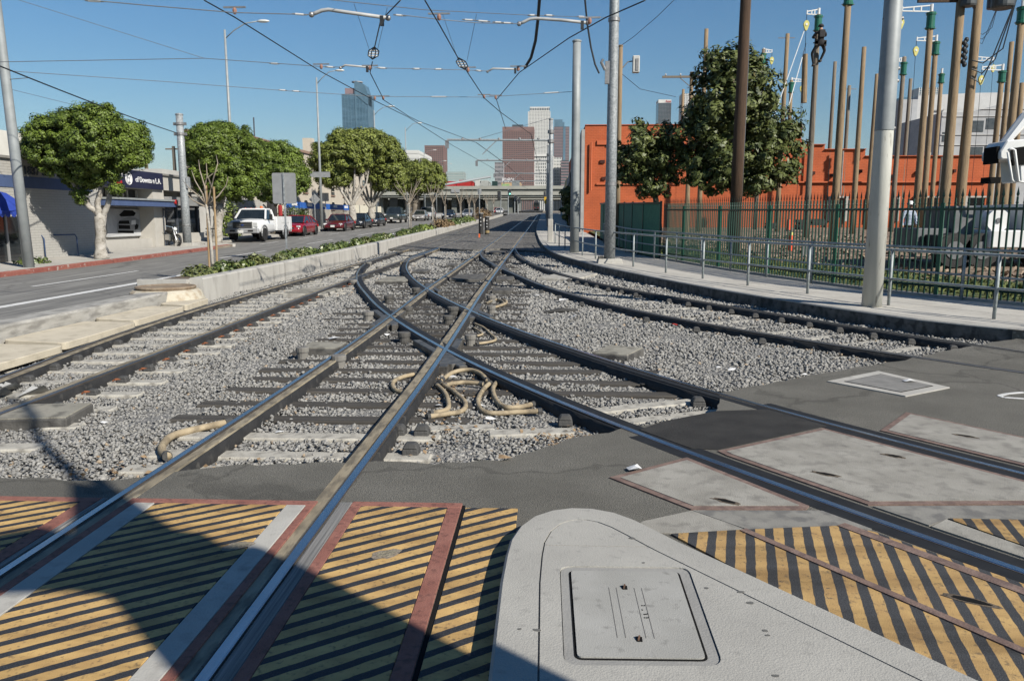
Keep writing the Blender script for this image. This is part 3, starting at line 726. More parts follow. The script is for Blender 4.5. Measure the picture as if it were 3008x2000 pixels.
# ------------------------------------------------------------------ level crossing panels in the foreground (axis aligned)
def sheet(name, x0, x1, y0, y1, z, m, parent, th=.06):
    mb = MB(); mb.box(x0, x1, y0, y1, z - th, z); return mb.build(name, m, parent, bevel=.003)
YT, YN = 4.87, -2.0
pA = thing('striped_crossing', 'yellow and black striped crossing panel left of the near straight track', 'crossing panel', group='striped crossing panels')
sheet('striped_surface', -7.0, -3.06, YN, YT - .08, .012, M_yel1, pA); sheet('red_border', -7.0, -2.955, YT - .078, YT, .012, M_redpaint, pA)
sheet('red_border', -3.055, -2.957, YN, YT - .08, .012, M_redpaint, pA); sheet('ridged_strip', -2.953, -2.915, YN, YT, .01, M_ridged, pA)
pB = thing('striped_crossing', 'yellow and black striped crossing panel between the two rails of the straight track', 'crossing panel', group='striped crossing panels')
sheet('striped_surface', -2.55, -1.68, YN, YT - .08, .012, M_yel1, pB); sheet('red_border', -2.748, -1.492, YT - .078, YT, .012, M_redpaint, pB)
sheet('red_border', -2.75, -2.69, YN, YT - .08, .012, M_redpaint, pB); sheet('concrete_edge', -2.688, -2.556, YN, YT - .08, .013, M_conc, pB)
sheet('concrete_edge', -1.676, -1.55, YN, YT - .08, .013, M_conc, pB); sheet('red_border', -1.548, -1.494, YN, YT - .08, .012, M_redpaint, pB)
pC = thing('striped_crossing', 'narrow striped crossing panel with red border right of the near straight rail', 'crossing panel', group='striped crossing panels')
sheet('ridged_strip', -1.338, -1.258, YN, YT - .01, .01, M_ridged, pC); sheet('red_border', -1.256, -1.187, YN, YT - .08, .012, M_redpaint, pC)
sheet('striped_surface', -1.185, -.622, YN, YT - .08, .012, M_yel1, pC); sheet('red_border', -1.256, -.53, YT - .078, YT, .012, M_redpaint, pC)
sheet('red_border', -.62, -.532, YN, YT - .08, .012, M_redpaint, pC)
sheet('expansion_gap', -.529, -.508, YN, YT - .02, .004, M_dark, pC)
pD = thing('striped_strip', 'yellow striped asphalt strip against the left side of the concrete island', 'road marking')
sheet('striped_surface', -.505, -.165, YN, 4.8, .008, M_yel1, pD)
# chipped lifting sockets in the panels
def socket(cx, cy, a, b, rz, parent, z=.014, m=M_dark):
    pl = [(cx + (a * math.cos(t) * math.cos(rz) - b * math.sin(t) * math.sin(rz)) * q, cy + (a * math.cos(t) * math.sin(rz) + b * math.sin(t) * math.cos(rz)) * q)
          for t, q in [(2 * math.pi * i / 14, random.uniform(.75, 1.2)) for i in range(14)]]
    mb = MB(); mb.prism(pl, z - .01, z + .002); o = mb.build('lifting_socket', m, parent)
    pl2 = [((x - cx) * 1.5 + cx, (y - cy) * 1.5 + cy) for x, y in pl]
    mb = MB(); mb.prism(pl2, z - .012, z + .0005); mb.build('chipped_edge', M_soil if m is M_dark else M_dirt, o)
M_mud = mat('caked_grit', (.2, .175, .125), (.32, .28, .2), 30, .9, .8, 60)
for (u, v, p) in ((698, 1608, pB), (1138, 1632, pC)):
    g = G(u, v); socket(g.x, g.y, .06, .035, .6, p, .014, M_mud)

# right-hand crossing: concrete panels with rusty frames along the curve
def flat(name, pts, z, m, parent=None, th=.05, bevel=0):
    n = len(pts); mb = MB()
    mb.prism([(p[0], p[1]) for p in pts], z - th, z); return mb.build(name, m, parent, bevel=bevel)
def inset(pts, d):
    c = Vector((sum(p[0] for p in pts) / len(pts), sum(p[1] for p in pts) / len(pts))); out = []
    n = len(pts)
    ar = sum(pts[i][0]*pts[(i+1)%n][1] - pts[(i+1)%n][0]*pts[i][1] for i in range(n)); s = 1 if ar > 0 else -1
    for i in range(n):
        p0, p1, p2 = Vector(pts[i-1]), Vector(pts[i]), Vector(pts[(i+1) % n])
        e1, e2 = (p1 - p0).normalized(), (p2 - p1).normalized()
        n1, n2 = Vector((-e1.y, e1.x)) * s, Vector((-e2.y, e2.x)) * s
        b = (n1 + n2); b = b / max(b.length_squared, 1e-6) * 2
        q = p1 + b * d; out.append((q.x, q.y))
    return out
def framed(label, pts, holes):
    t = thing('concrete_crossing', label, 'crossing panel', group='concrete panels along the curved track')
    flat('steel_frame', pts, .010, M_frame, t); flat('concrete_surface', inset(pts, .055), .014, M_panel, t)
    for u, v in holes:
        g = G(u, v); socket(g.x, g.y, .07, .022, R(-38), t, .016)
    return t
g = lambda u, v: tuple(G(u, v)[:2])
c1 = lambda y, d: (xat('C1', y) + d, y)
framed('grey concrete crossing panel with one socket left of the curved track', [g(1790, 1405), g(2018, 1346), c1(4.92, -.2), c1(4.86, -.28), g(2030, 1499)], [(2133, 1478)])
flat('smooth', [g(2034, 1502), c1(4.84, -.2), c1(4.55, -.2), g(2208, 1563)], .010, M_paneld).name = 'smooth_concrete'
tag(bpy.data.objects['smooth_concrete'], 'smooth grey concrete patch between the panel and the steep stripes', 'paving')
framed('long grey concrete crossing panel with two sockets between the curved rails', [g(2108, 1327), (xat('C2', 6.86) - .22, 6.86), (xat('C2', 5.05) - .22, 5.05), (xat('C1', 4.96) + .22, 4.96), (xat('C1', 6.0) + .22, 6.0)], [(2425, 1398), (2628, 1345)])
t_ = flat('smooth_concrete', [(xat('C1', 4.93) + .22, 4.93), (xat('C2', 5.02) - .22, 5.02), (xat('C2', 4.72) - .22, 4.72), g(2790, 1524), (xat('C1', 4.62) + .22, 4.62)], .010, M_paneld)
tag(t_, 'smooth grey concrete patch between the curved rails beside the stripes', 'paving')
framed('pale concrete crossing panel right of the curved track', [(xat('C2', 6.8) + .22, 6.8), g(2662, 1213), (5.3, 5.0), (xat('C2', 4.4) + .2, 4.4)], [(2835, 1285)])
sp = thing('striped_crossing', 'steep yellow striped panel between the concrete island and the curved track', 'crossing panel', group='striped crossing panels')
isl_e = [(.76, 4.42), (1.69, 2.86), (3.3, .6)]
flat('striped_surface', isl_e + [(4.0, 1.6), c1(2.9, -.2), c1(3.7, -.2), c1(4.5, -.24), g(2470, 1548), g(2180, 1560)], .012, M_yel2, sp)
mb = MB(); a, b = Vector(g(2182, 1562)), Vector(g(3008, 1922)); b2 = b + (b - a) * .8
mb.beam((a.x, a.y, -.006), (b2.x, b2.y, -.006), .05, .05); mb.build('steel_strip', M_frame, sp)
a, b = Vector(g(2470, 1546)), Vector(g(3008, 1745)); b2 = b + (b - a) * .8
mb = MB(); mb.beam((a.x, a.y, -.006), (b2.x, b2.y, -.006), .075, .046); mb.build('steel_strip', M_frame, sp)
gg = G(2855, 1772); socket(gg.x, gg.y, .085, .022, R(-32), sp)
s3 = flat('striped_crossing', [g(2785, 1527), (xat('C2', 4.7) - .22, 4.72), (4.4, 3.7), (4.1, 2.9), (xat('C1', 3.6) + .32, 3.6)], .012, M_yel2)
tag(s3, 'small steep yellow striped panel between the rails of the curved track', 'crossing panel', 'striped crossing panels')
flat('concrete_strip', [(xat('C1', 4.6) + .21, 4.6), g(2780, 1529), (xat('C1', 3.6) + .31, 3.6), (xat('C1', 3.0) + .36, 3.0), (xat('C1', 3.0) + .21, 3.0)], .011, M_panel)
tag(bpy.data.objects['concrete_strip'], 'narrow concrete strip beside the curved rail and small striped panel', 'paving')
# dark patch between the curved rails, rough mortar by the island nose
flat('dark_patch', [(1.11, 7.05), (1.68, 7.46), (2.2, 7.55), (xat('C2', 6.95) - .1, 6.95), g(2108, 1322), (xat('C1', 6.2) + .1, 6.2), (.85, 6.75)], .006, M_asphd)
tag(bpy.data.objects['dark_patch'], 'fresh dark asphalt patch between the rails of the curved track', 'paving')
flat('mortar', [(.5, 4.46), (.62, 4.62), g(2040, 1500), g(2200, 1562), (.76, 4.44)], .007, M_panel); tag(bpy.data.objects['mortar'], 'rough mortar wedge at the nose of the concrete island', 'paving'); bpy.data.objects['mortar'].name = 'mortar_wedge'
# utility cover in the asphalt on the right
uc = thing('utility_cover', 'square steel utility cover in a concrete frame on the right asphalt', 'utility cover')
cv = [g(2430, 1122), g(2580, 1092), g(2790, 1140), g(2660, 1166)]
flat('concrete_frame', cv, .012, M_conc, uc); flat('steel_plate', inset(cv, .14), .017, mat('cover_plate', (.2, .195, .18), (.29, .28, .26), 5, .7, .5, 160), uc)
flat('shadow_gap', inset(cv, .125), .0145, M_dark, uc)
# faint painted bracket on the asphalt
mb = MB(); q = [G(*p) for p in ((3008, 1153), (2960, 1157), (2935, 1163), (2950, 1168), (3008, 1172))]
for a, b in zip(q[:-1], q[1:]): mb.beam((a.x, a.y, .004), (b.x, b.y, .004), .05, .004)
tag(mb.build('painted_mark', M_white), 'faint white painted survey mark on the right asphalt', 'road marking')

# ------------------------------------------------------------------ concrete island with an access lid
isl = thing('traffic_island', 'pale concrete traffic island with a rounded nose in the right foreground', 'traffic island')
ip = [(-.21, -2), (-.21, 3.55), (-.2, 3.85), (-.185, 4.05), (-.14, 4.24), (-.06, 4.4), (.05, 4.5), (.17, 4.545), (.3, 4.54), (.43, 4.48), (.54, 4.37), (.63, 4.24), (.75, 4.06), (1.69, 2.79), (3.7, .1), (3.7, -2)]
inr = [(.0, -1.9), (.0, 3.9), (.015, 4.03), (.06, 4.17), (.13, 4.27), (.22, 4.32), (.31, 4.31), (.39, 4.26), (.47, 4.16), (.57, 4.02), (1.5, 2.72), (3.45, .1), (3.45, -1.9)]
mb = MB(); n = len(ip)
# kerb ring: outer face with rounded shoulder, top, inner joint
o2 = inset(ip, .02); top_in = inset(ip, .2)
mb.prism(ip, -.2, .085); mb.prism(o2, .08, .104)
mb.build('core', M_isl, isl, bevel=.012)
mb = MB(); vs = [(x, y, .104) for x, y in ip]; k = len(ip)
rim = inset(ip, .018); rin = inset(ip, .192)
V = [(x, y, .06) for x, y in inset(ip, -.001)] + [(x, y, .108) for x, y in inset(ip, .004)] + [(x, y, .12) for x, y in rim] + [(x, y, .12) for x, y in rin] + [(x, y, .1) for x, y in rin]
F = [(a*k+i, a*k+(i+1) % k, (a+1)*k+(i+1) % k, (a+1)*k+i) for a in range(4) for i in range(k)]
mb.add(V, F); mb.build('kerb', M_isl, isl)
fill = inset(ip, .2)
yj = 3.98
def clipy(poly, yv, up):
    out = []
    for i in range(len(poly)):
        a, b = poly[i], poly[(i+1) % len(poly)]; ia, ib = (a[1] > yv) == up, (b[1] > yv) == up
        if ia: out.append(a)
        if ia != ib:
            t = (yv - a[1]) / (b[1] - a[1]); out.append((a[0] + (b[0]-a[0])*t, yv))
    return out
flat('nose_slab', clipy(fill, yj + .004, True), .119, M_isl, isl); 
lid_o = [(.085, 2.84), (.715, 2.86), (.735, 3.74), (.085, 3.73)]
def rounded(p, r, k=5):
    out = []; n = len(p)
    for i in range(n):
        a, b, c = Vector(p[i-1]), Vector(p[i]), Vector(p[(i+1) % n]); d1, d2 = (a - b).normalized(), (c - b).normalized()
        for j in range(k + 1):
            t = j / k; q = (b + d1*r)*(1-t)**2 + b*2*t*(1-t) + (b + d2*r)*t*t; out.append((q.x, q.y))
    return out
lo = rounded(lid_o, .07)
# main slab with a real opening for the lid frame
body = clipy(fill, yj - .004, False)
bm = bmesh.new()
vo = [bm.verts.new((x, y, .1195)) for x, y in body]; vi = [bm.verts.new((x, y, .1195)) for x, y in lo]
eo = [bm.edges.new((vo[i], vo[(i+1) % len(vo)])) for i in range(len(vo))]; ei = [bm.edges.new((vi[i], vi[(i+1) % len(vi)])) for i in range(len(vi))]
bmesh.ops.triangle_fill(bm, edges=eo + ei, use_beauty=True)
exr = bmesh.ops.extrude_edge_only(bm, edges=ei + eo)
for v in exr['geom']:
    if isinstance(v, bmesh.types.BMVert): v.co.z -= .03
bmesh.ops.recalc_face_normals(bm, faces=bm.faces)
me = bpy.data.meshes.new('main_slab'); bm.to_mesh(me); bm.free(); me.materials.append(M_isl); o = bpy.data.objects.new('main_slab', me); COL.objects.link(o); o.parent = isl
M_lid = mat('lid_concrete', (.33, .325, .3), (.4, .395, .37), 2.6, .88, .22, 150, c3=(.22, .215, .2), s3=17, thr3=(.6, .78))
lf = thing('access_lid', 'rectangular concrete access lid with two rusty lifting eyes in the island', 'access lid')
flat('frame', inset(lo, .004), .113, mat('lid_frame_concrete', (.27, .265, .25), (.34, .335, .315), 3, .85, .2, 90), lf)
li = rounded([(.135, 2.895), (.66, 2.905), (.675, 3.69), (.135, 3.68)], .03)
flat('groove', inset(li, -.006), .1145, M_dark, lf); lidp = flat('lid', inset(li, .006), .121, M_lid, lf)
for cx, cy in ((.39, 3.5), (.405, 3.04)):
    mb = MB(); mb.prism([(cx - .012, cy - .018), (cx + .012, cy - .018), (cx + .014, cy + .02), (cx - .014, cy + .02)], .116, .1225); e_ = mb.build('eye_recess', M_dark, lf)
    mb = MB(); mb.tube([(cx - .006, cy - .016, .124), (cx, cy, .138), (cx + .004, cy + .02, .124)], .004, 5); mb.build('lifting_eye', M_rust, lf)
for x in (.315, .35, .435, .47):
    mb = MB(); mb.box(x - .0012, x + .0012, 3.05, 3.5, .1185, .1222); mb.build('scored_line', mat('score', (.14, .135, .125), rough=.9), lf)
for i, (x, y) in enumerate([(.452, 3.33), (.462, 3.33), (.448, 3.29), (.452, 3.25), (.46, 3.252), (.468, 3.255), (.45, 3.22), (.459, 3.22), (.467, 3.222)]):
    mb = MB(); mb.prism([(x-.003, y-.004), (x+.003, y-.004), (x+.003, y+.004), (x-.003, y+.004)], .1185, .1224); mb.build('stamped_dot', M_dark, lf)
# dark gum spots on the island
for i in range(26):
    x, y = random.uniform(-.1, 1.9), random.uniform(2.75, 4.2)
    if x > .55 + (4.2 - y) * .68 or (.05 < x < .75 and 2.8 < y < 3.76): continue
    r_ = random.uniform(.006, .018)
    mb = MB(); mb.prism([(x + r_ * math.cos(t) * random.uniform(.8, 1.4), y + r_ * math.sin(t) * random.uniform(.5, .9)) for t in [k * .785 for k in range(8)]], .118, .1215)
    mb.build('gum_spot', mat('gum', (.13, .128, .12), rough=.8), isl)

# ------------------------------------------------------------------ trackside boxes, pots, hoses, slabs
M_box2 = mat('grey_concrete_box', (.4, .385, .345), (.5, .48, .43), 2.4, .9, .3, 60, c3=(.3, .285, .25), s3=6)
def jbox(label, u0, u1, vf, dep, zt=-.005, ht=.24, rz=0.0, m=M_box, mt=M_boxtop):
    a, b = G(u0, vf, zt), G(u1, vf, zt); wd = abs(b.x - a.x)
    t = thing('drain_box', label, 'drain box', ((a.x + b.x) / 2, a.y + dep / 2, H(a.y) + zt - ht), rz)
    mb = MB(); mb.obox((0, 0, 0), (wd, dep, ht - .012)); mb.build('body', m, t, bevel=.012)
    mb = MB(); mb.obox((0, 0, ht - .016), (wd - .03, dep - .03, .016)); mb.build('lid', mt, t, bevel=.004)
    mb = MB(); mb.cyl((-wd * .42, -dep / 2 - .004, .05), (-wd * .42, -dep / 2 + .01, .05), .03); mb.build('drain_hole', M_dark, t)
    return t
jbox('large black drain box with a tan lid at the left picture edge', -90, 175, 1228, .62, .0, .27, R(9))
jbox('grey drain box between the rails of the left track', 830, 958, 862, 1.6, -.02, .25, 0, M_box2, M_boxtop)
jbox('dusty drain box against the left straight rail before the diamond', 878, 992, 1022, .6, .0, .26, 0)
jbox('dark drain box right of the curved rail on the open ballast', 1765, 1880, 1040, .75, .0, .26, R(-24))
jbox('pale concrete drain box between the right curved rails', 1612, 1734, 818, 2.6, -.02, .28, R(-18), M_box2, M_box2)
jbox('wide dark drain box between the left track and the curve', 1100, 1192, 826, 1.9, -.01, .26, 0)
jbox('wide black drain box between the straight rails behind the diamond', 1320, 1416, 820, 2.2, -.02, .26, 0, M_box, M_box)
jbox('upper of two black drain boxes right of the straight rail', 1455, 1506, 820, 1.2, -.02, .26, 0, M_box, M_box)
jbox('lower of two black drain boxes right of the straight rail', 1444, 1503, 853, 1.0, -.02, .28, 0, M_box, M_box)
jbox('small black drain box right of the tight curve', 1209, 1252, 797, 1.2, -.02, .22, 0, M_box, M_box)
jbox('small black drain box left of the straight rail, farthest back', 1308, 1336, 779, 1.2, -.02, .2, 0, M_box, M_box)
jbox('black drain box between the far straight rails', 1432, 1482, 742, 2.6, -.02, .24, 0, M_box, M_box)
POTS = [(996, 1086, .1, 'grey drain pot inside the left straight rail'), (1188, 1012, .1, 'dark drain pot under the near arm of the diamond'), (1142, 893, .11, 'dark drain pot behind the left corner of the diamond'),
        (1082, 945, .11, 'tan drain pot outside the left corner of the diamond'), (1200, 930, .1, 'low dark drain pot inside the diamond on the left'), (1331, 930, .12, 'tall dark drain pot inside the diamond on the right'),
        (1317, 958, .1, 'low dark drain pot near the right corner of the diamond'), (1443, 892, .11, 'tan drain pot right of the diamond, farther one'), (1443, 926, .09, 'pale drain pot right of the diamond, nearer one'),
        (1382, 1020, .085, 'pale drain pot right of the near diamond corner'), (1037, 842, .12, 'tan drain pot beside the left track'), (1114, 800, .12, 'tan drain pot inside the left track curve'), (1083, 785, .12, 'pale drain pot between the converging left rails'), (1222, 868, .11, 'dark drain pot by the far corner of the diamond'),
        (890, 1060, .09, 'small rusty capped pot beside the dusty drain box')]
for u, v, r_, lab in POTS:
    p = G(u, v, -.14); t = thing('drain_pot', lab, 'drain pot', (p.x, p.y, p.z - .02))
    mb = MB(); mb.lathe((0, 0, 0), [(r_ * .85, 0), (r_ * .88, .15), (r_, .15), (r_, .165)], 14); mb.build('pot', M_pot if 'dark' not in lab else M_box, t, smooth=False)
    mb = MB(); mb.lathe((0, 0, .165), [(r_ * 1.02, 0), (r_ * 1.02, .045), (r_ * .95, .055), (.01, .055)], 14); mb.build('cap', M_pot if 'dark' not in lab else M_box, t)
def hose(label, pts, r=.027, m=M_hose, z=-.07):
    q = [G(u, v, z if len(p_) < 3 else p_[2]) for p_ in pts for u, v in [p_[:2]]]
    arr = np.array([(p.x, p.y, p.z) for p in q])
    # smooth in 3-D
    out = []
    for i in range(len(arr) - 1):
        a, b, c, d = arr[max(i-1, 0)], arr[i], arr[i+1], arr[min(i+2, len(arr)-1)]
        for t in np.linspace(0, 1, 8, endpoint=False): out.append(.5*((2*b)+(c-a)*t+(2*a-5*b+4*c-d)*t*t+(3*b-a-3*c+d)*t**3))
    out.append(arr[-1]); mb = MB(); mb.tube(out, r, 8)
    o = tag(mb.build('cable_hose', m, None, smooth=True), label, 'hose')
    if m is M_hose:
        for a, b in ((0, 2), (-1, -3)):
            mb = MB(); mb.tube([out[a], Vector(out[a]).lerp(Vector(out[b]), .9)], r * 1.22, 8); mb.build('end_collar', M_bootg, o)
    return o
hose('upper beige hose arching between the near diamond arms', [(1296, 1118), (1330, 1094, -.04), (1375, 1086, -.02), (1410, 1096, -.03), (1432, 1118, -.06)])
hose('straight beige hose below the arching one in the diamond', [(1300, 1132), (1360, 1123), (1420, 1128)])
hose('inner beige hose loop bending left at the front of the diamond', [(1282, 1130), (1304, 1150), (1316, 1178), (1312, 1203), (1262, 1214)])
hose('outer beige hose loop bending left at the front of the diamond', [(1292, 1124), (1336, 1152), (1366, 1182), (1358, 1206), (1310, 1216), (1254, 1224)])
hose('long beige hose curling right with a frayed end', [(1440, 1124), (1418, 1146), (1404, 1176), (1414, 1204), (1450, 1214), (1520, 1210), (1592, 1207)])
hose('shorter beige hose curling right behind the long one', [(1460, 1120), (1448, 1142), (1456, 1172), (1480, 1194), (1520, 1196), (1568, 1186)])
hose('beige hose looping out left of the near straight rail', [(1222, 1098), (1180, 1108), (1154, 1124), (1162, 1146), (1208, 1156)])
hose('beige hose on the ballast crossing under the left rail', [(680, 1238), (560, 1264), (500, 1284), (474, 1318), (492, 1340)], .035)
hose('dusty hose loop right of the near diamond corner', [(1392, 950), (1420, 962), (1440, 980), (1456, 996), (1440, 1004), (1398, 1010)], .022)
hose('short dusty hose in the right diamond corner', [(1390, 962), (1412, 976), (1416, 982), (1396, 988)], .02)
hose('black cable sagging along the right curved rail', [(1494, 975), (1600, 1012, -.06), (1700, 1062, -.1), (1760, 1094, -.13), (1800, 1098, -.13)], .014, M_rubber)
hose('black cable continuing along the curved rail to the asphalt', [(1880, 1128, -.08), (1960, 1138, -.1), (2060, 1168, -.12)], .014, M_rubber)
hose('pale hose curved between the rails of the far curve', [(1440, 905), (1470, 898), (1488, 888), (1476, 878)], .03)
hose('old hose ring lying around the pale pot', [(1430, 890), (1460, 880), (1480, 890), (1462, 900)], .03, M_lip)
hose('white conduit elbow between the converging left rails', [(1020, 785), (1035, 788), (1052, 785)], .05, M_tie)
# tan concrete slabs laid between kerb and left track
sl_ = [(9.0, -8.12, -6.78), (10.9, -8.1, -6.98), (13.3, -8.1, -7.2), (15.6, -8.05, -7.35)]
for i, (y0, xa, xb) in enumerate(sl_):
    y1 = sl_[i + 1][0] - .12 if i < 3 else 17.0
    if i == 0: y0 = 7.6
    t = thing('concrete_slab', ['tan concrete slab at the left picture edge beside the kerb', 'second tan concrete slab from the left edge along the kerb', 'third tan concrete slab from the left edge along the kerb', 'farthest tan concrete slab, next to the manhole collar'][i], 'concrete slab', group='tan slabs beside the left track')
    sk = -.25
    pl = rounded([(xa, y0 + .25), (xb, y0), (xb + sk * .5, y1), (xa, y1 + .1)], .12, 3)
    mb = MB(); zz = H((y0 + y1) / 2); mb.prism(pl, zz - .05, zz + .055 + .005 * i); mb.build('slab', M_tan, t, bevel=.008)
    for yy in (y0 + .35, (y0 + y1) / 2, y1 - .3):
        mb = MB(); mb.box(xb - .3, xb - .13, yy - .15, yy + .15, zz - .24, zz - .05); mb.build('bearer', M_tan, t)
# scrap tyre strip and crumpled grey sheet
mb = MB(); a = G(1600, 917, -.1); mb.tube([(a.x, a.y, -.08), (a.x + .35, a.y + .12, -.06), (a.x + .7, a.y + .3, -.08)], [.03, .07, .03], 7)
tag(mb.build('tyre_scrap', M_rubber), 'curled black tyre scrap on the open ballast', 'scrap')
mb = MB(); a = G(20, 1165, -.1)
for k in range(9):
    x, y = a.x + random.uniform(-.5, .4), a.y + random.uniform(-.25, .3); mb.add([(x-.15, y-.1, -.1), (x+.15, y-.06, -.02+random.uniform(0, .06)), (x+.1, y+.12, -.08), (x-.1, y+.1, -.01)], [(0, 1, 2), (0, 2, 3)])
tag(mb.build('plastic_sheet', mat('grey_plastic', (.3, .3, .29), (.42, .42, .41), 8, .5)), 'crumpled grey plastic sheet beside the black drain box', 'litter')
# litter
LIT = [(978, 997, .1, 'w', 'white paper scrap by the dusty drain box left of the diamond'), (1865, 1378, .07, 'w', 'white paper scrap on the asphalt beside the concrete panel'), (822, 1270, .05, 'w', 'small white scrap on the sleepers left of the straight rail'), (2670, 1121, .08, 'w', 'white paper scrap lying on the steel utility cover'),
       (2150, 1088, .06, 'w', 'brightest white paper scrap on the right ballast'), (2110, 1080, .05, 'w', 'pale scrap left of the brightest one on the right ballast'), (2362, 1101, .05, 'w', 'white scrap at the edge of the right asphalt'), (1330, 1110, .08, 'w', 'crumpled white wrapper between the beige hoses'), (1410, 1196, .06, 'w', 'white scrap inside the outer hose loop'), (1290, 1192, .05, 'w', 'white scrap inside the inner hose loop'),
       (1440, 1232, .05, 'w', 'white scrap below the long beige hose'), (1118, 1012, .06, 't', 'curled tan leaf beside the dark pot in the diamond'), (1480, 1345, .06, 't', 'curled tan leaf at the front edge of the ballast'), (1136, 985, .06, 'w', 'bright white scrap under the left diamond corner'), (308, 1243, .04, 'w', 'small white scrap right of the black drain box'),
       (1580, 870, .1, 'w', 'white scrap near the far right drain boxes'), (1652, 884, .12, 'w', 'flat white scrap above the tyre scrap'), (1690, 935, .15, 'w', 'large pale scrap right of the tyre scrap'), (1982, 956, .08, 'r', 'small red wrapper by the right curved rail'), (2405, 929, .09, 'w', 'white scrap between the kerb and the right curved rail'), (1919, 844, .1, 'w', 'white scrap by the far kerb of the right curve'), (1330, 1146, .06, 't', 'brown leaf below the straight beige hose')]
for i, (u, v, s, c, lab) in enumerate(LIT):
    onb = v < np.interp(u, [0, 600, 1100, 1500, 2000, 2900], [1400, 1375, 1360, 1340, 1230, 1000]); p = G(u, v, -.09 if onb else .018)
    mb = MB(); q = [(p.x + s * math.cos(t) * random.uniform(.6, 1.2), p.y + s * math.sin(t) * random.uniform(.5, 1.1), p.z + random.uniform(0, s * .5)) for t in (0, 1.3, 2.6, 3.7, 5)]
    mb.add(q + [(p.x, p.y, p.z + s * .45)], [(0, 1, 5), (1, 2, 5), (2, 3, 5), (3, 4, 5), (4, 0, 5)])
    tag(mb.build('paper_scrap' if c != 't' else 'dry_leaf', {'w': M_paper, 't': M_leaf_dry, 'r': mat('red_wrapper', (.5, .06, .04), rough=.5)}[c]), lab, 'litter', 'litter on the tracks')
# dry leaf crumbs gathered at the asphalt edge
n = 260; pts = []
for i in range(n):
    u, v = random.choice([(random.gauss(1640, 70), random.gauss(1290, 18)), (random.gauss(1350, 60), random.gauss(1140, 25)), (random.gauss(400, 150), random.gauss(1385, 18)), (random.gauss(1290, 40), random.gauss(1270, 30))]); p = G(u, v, -.095); pts.append((p.x, p.y, p.z + .01))
o = cards('leaf_crumbs', np.array(pts), rng.normal(size=(n, 3)) * .4 + np.array([0, 0, 1.]), .03, M_leaf_dry, None, elong=1.5); stuff(o); tag(o, 'brown leaf crumbs gathered between the ballast and asphalt', 'leaf litter')

# signal mast standing behind the photographer: only its shadow falls into view
sm = thing('signal_mast', 'grey signal mast with a cabinet whose shadow falls across the yellow stripes', 'signal mast', (2.79, -.32, 1.16))
M_galv = mat('galvanised_steel', (.3, .325, .335), (.42, .445, .455), 7, .55, .12, 30, metal=.2, c3=(.24, .26, .27), s3=16, spec=.5)
rz = math.atan2(math.sin(SUN_AZ), -math.cos(SUN_AZ)) - R(90)
d_ = Vector((-math.sin(SUN_AZ), -math.cos(SUN_AZ), 0)); n_ = Vector((-d_.y, d_.x, 0))
def lat(l, z, dd=0): q = n_ * l + d_ * dd; return (q.x, q.y, z)
mb = MB(); mb.tube([lat(-.05, -1.16), lat(-.1, 4.2), lat(-.2, 5.6), lat(-.55, 7.6)], [.07, .06, .05, .045], 10); mb.build('mast', M_galv, sm)
mb = MB(); mb.extrude([lat(-.5, 1.7, -.15), lat(-.42, 3.1, -.15), lat(-.38, 3.3, -.15), lat(-.22, 3.42, -.15), lat(-.25, 3.6, -.15), lat(-.12, 3.75, -.15), lat(-.16, 4.08, -.15), lat(-.08, 4.6, -.15), lat(0, 4.75, -.15), lat(.3, 4.0, -.15), lat(.42, 3.4, -.15), lat(.48, 2.7, -.15), lat(.55, 1.7, -.15)], d_ * .3); mb.build('cabinet', M_galv, sm)
mb = MB(); mb.extrude([lat(.28, 4.02, -.1), lat(.4, 4.22, -.1), lat(.62, 4.26, -.1), lat(.95, 4.1, -.1), lat(.95, 3.85, -.1), lat(.55, 3.6, -.1), lat(.4, 3.42, -.1)], d_ * .2); mb.build('lamp_head', M_galv, sm)
mb = MB(); mb.box(-.3, .3, -.25, .25, -1.2, -.9); mb.build('footing', M_conc, sm)
# ------------------------------------------------------------------ poles
M_greyp = mat('grey_painted_pole', (.27, .295, .3), (.34, .365, .37), 3, .55, .06, 20, metal=.1)
M_cream = mat('cream_painted_pole', (.58, .58, .52), (.68, .68, .62), 2, .55, .1, 30, c3=(.32, .31, .27), s3=6, thr3=(.62, .72), stretch=(3, 3, .6))
M_wood = mat('weathered_pole_wood', (.22, .155, .09), (.36, .265, .16), 3, .88, .5, 20, stretch=(9, 9, .5), c3=(.1, .07, .045), s3=3, thr3=(.56, .75))
M_woodg = mat('grey_pole_wood', (.17, .14, .105), (.26, .22, .17), 3, .9, .5, 20, stretch=(9, 9, .5), c3=(.08, .065, .05), s3=3, thr3=(.56, .75))
M_woodd = mat('creosoted_pole_wood', (.045, .025, .014), (.1, .058, .032), 3, .85, .6, 20, stretch=(10, 10, .4))
M_metal = mat('dull_fitting_metal', (.25, .25, .25), (.36, .36, .36), 8, .5, metal=.6)
M_wire = mat('dark_wire', (.02, .025, .03), (.035, .04, .045), 10, .6, metal=.2)
M_wirel = mat('light_span_wire', (.16, .18, .2), (.22, .24, .26), 10, .5, metal=.4)
M_insul = mat('white_insulator', (.55, .56, .55), (.66, .66, .65), 8, .5)
M_glassl = mat('lamp_glass', (.7, .72, .7), rough=.25, spec=.6)

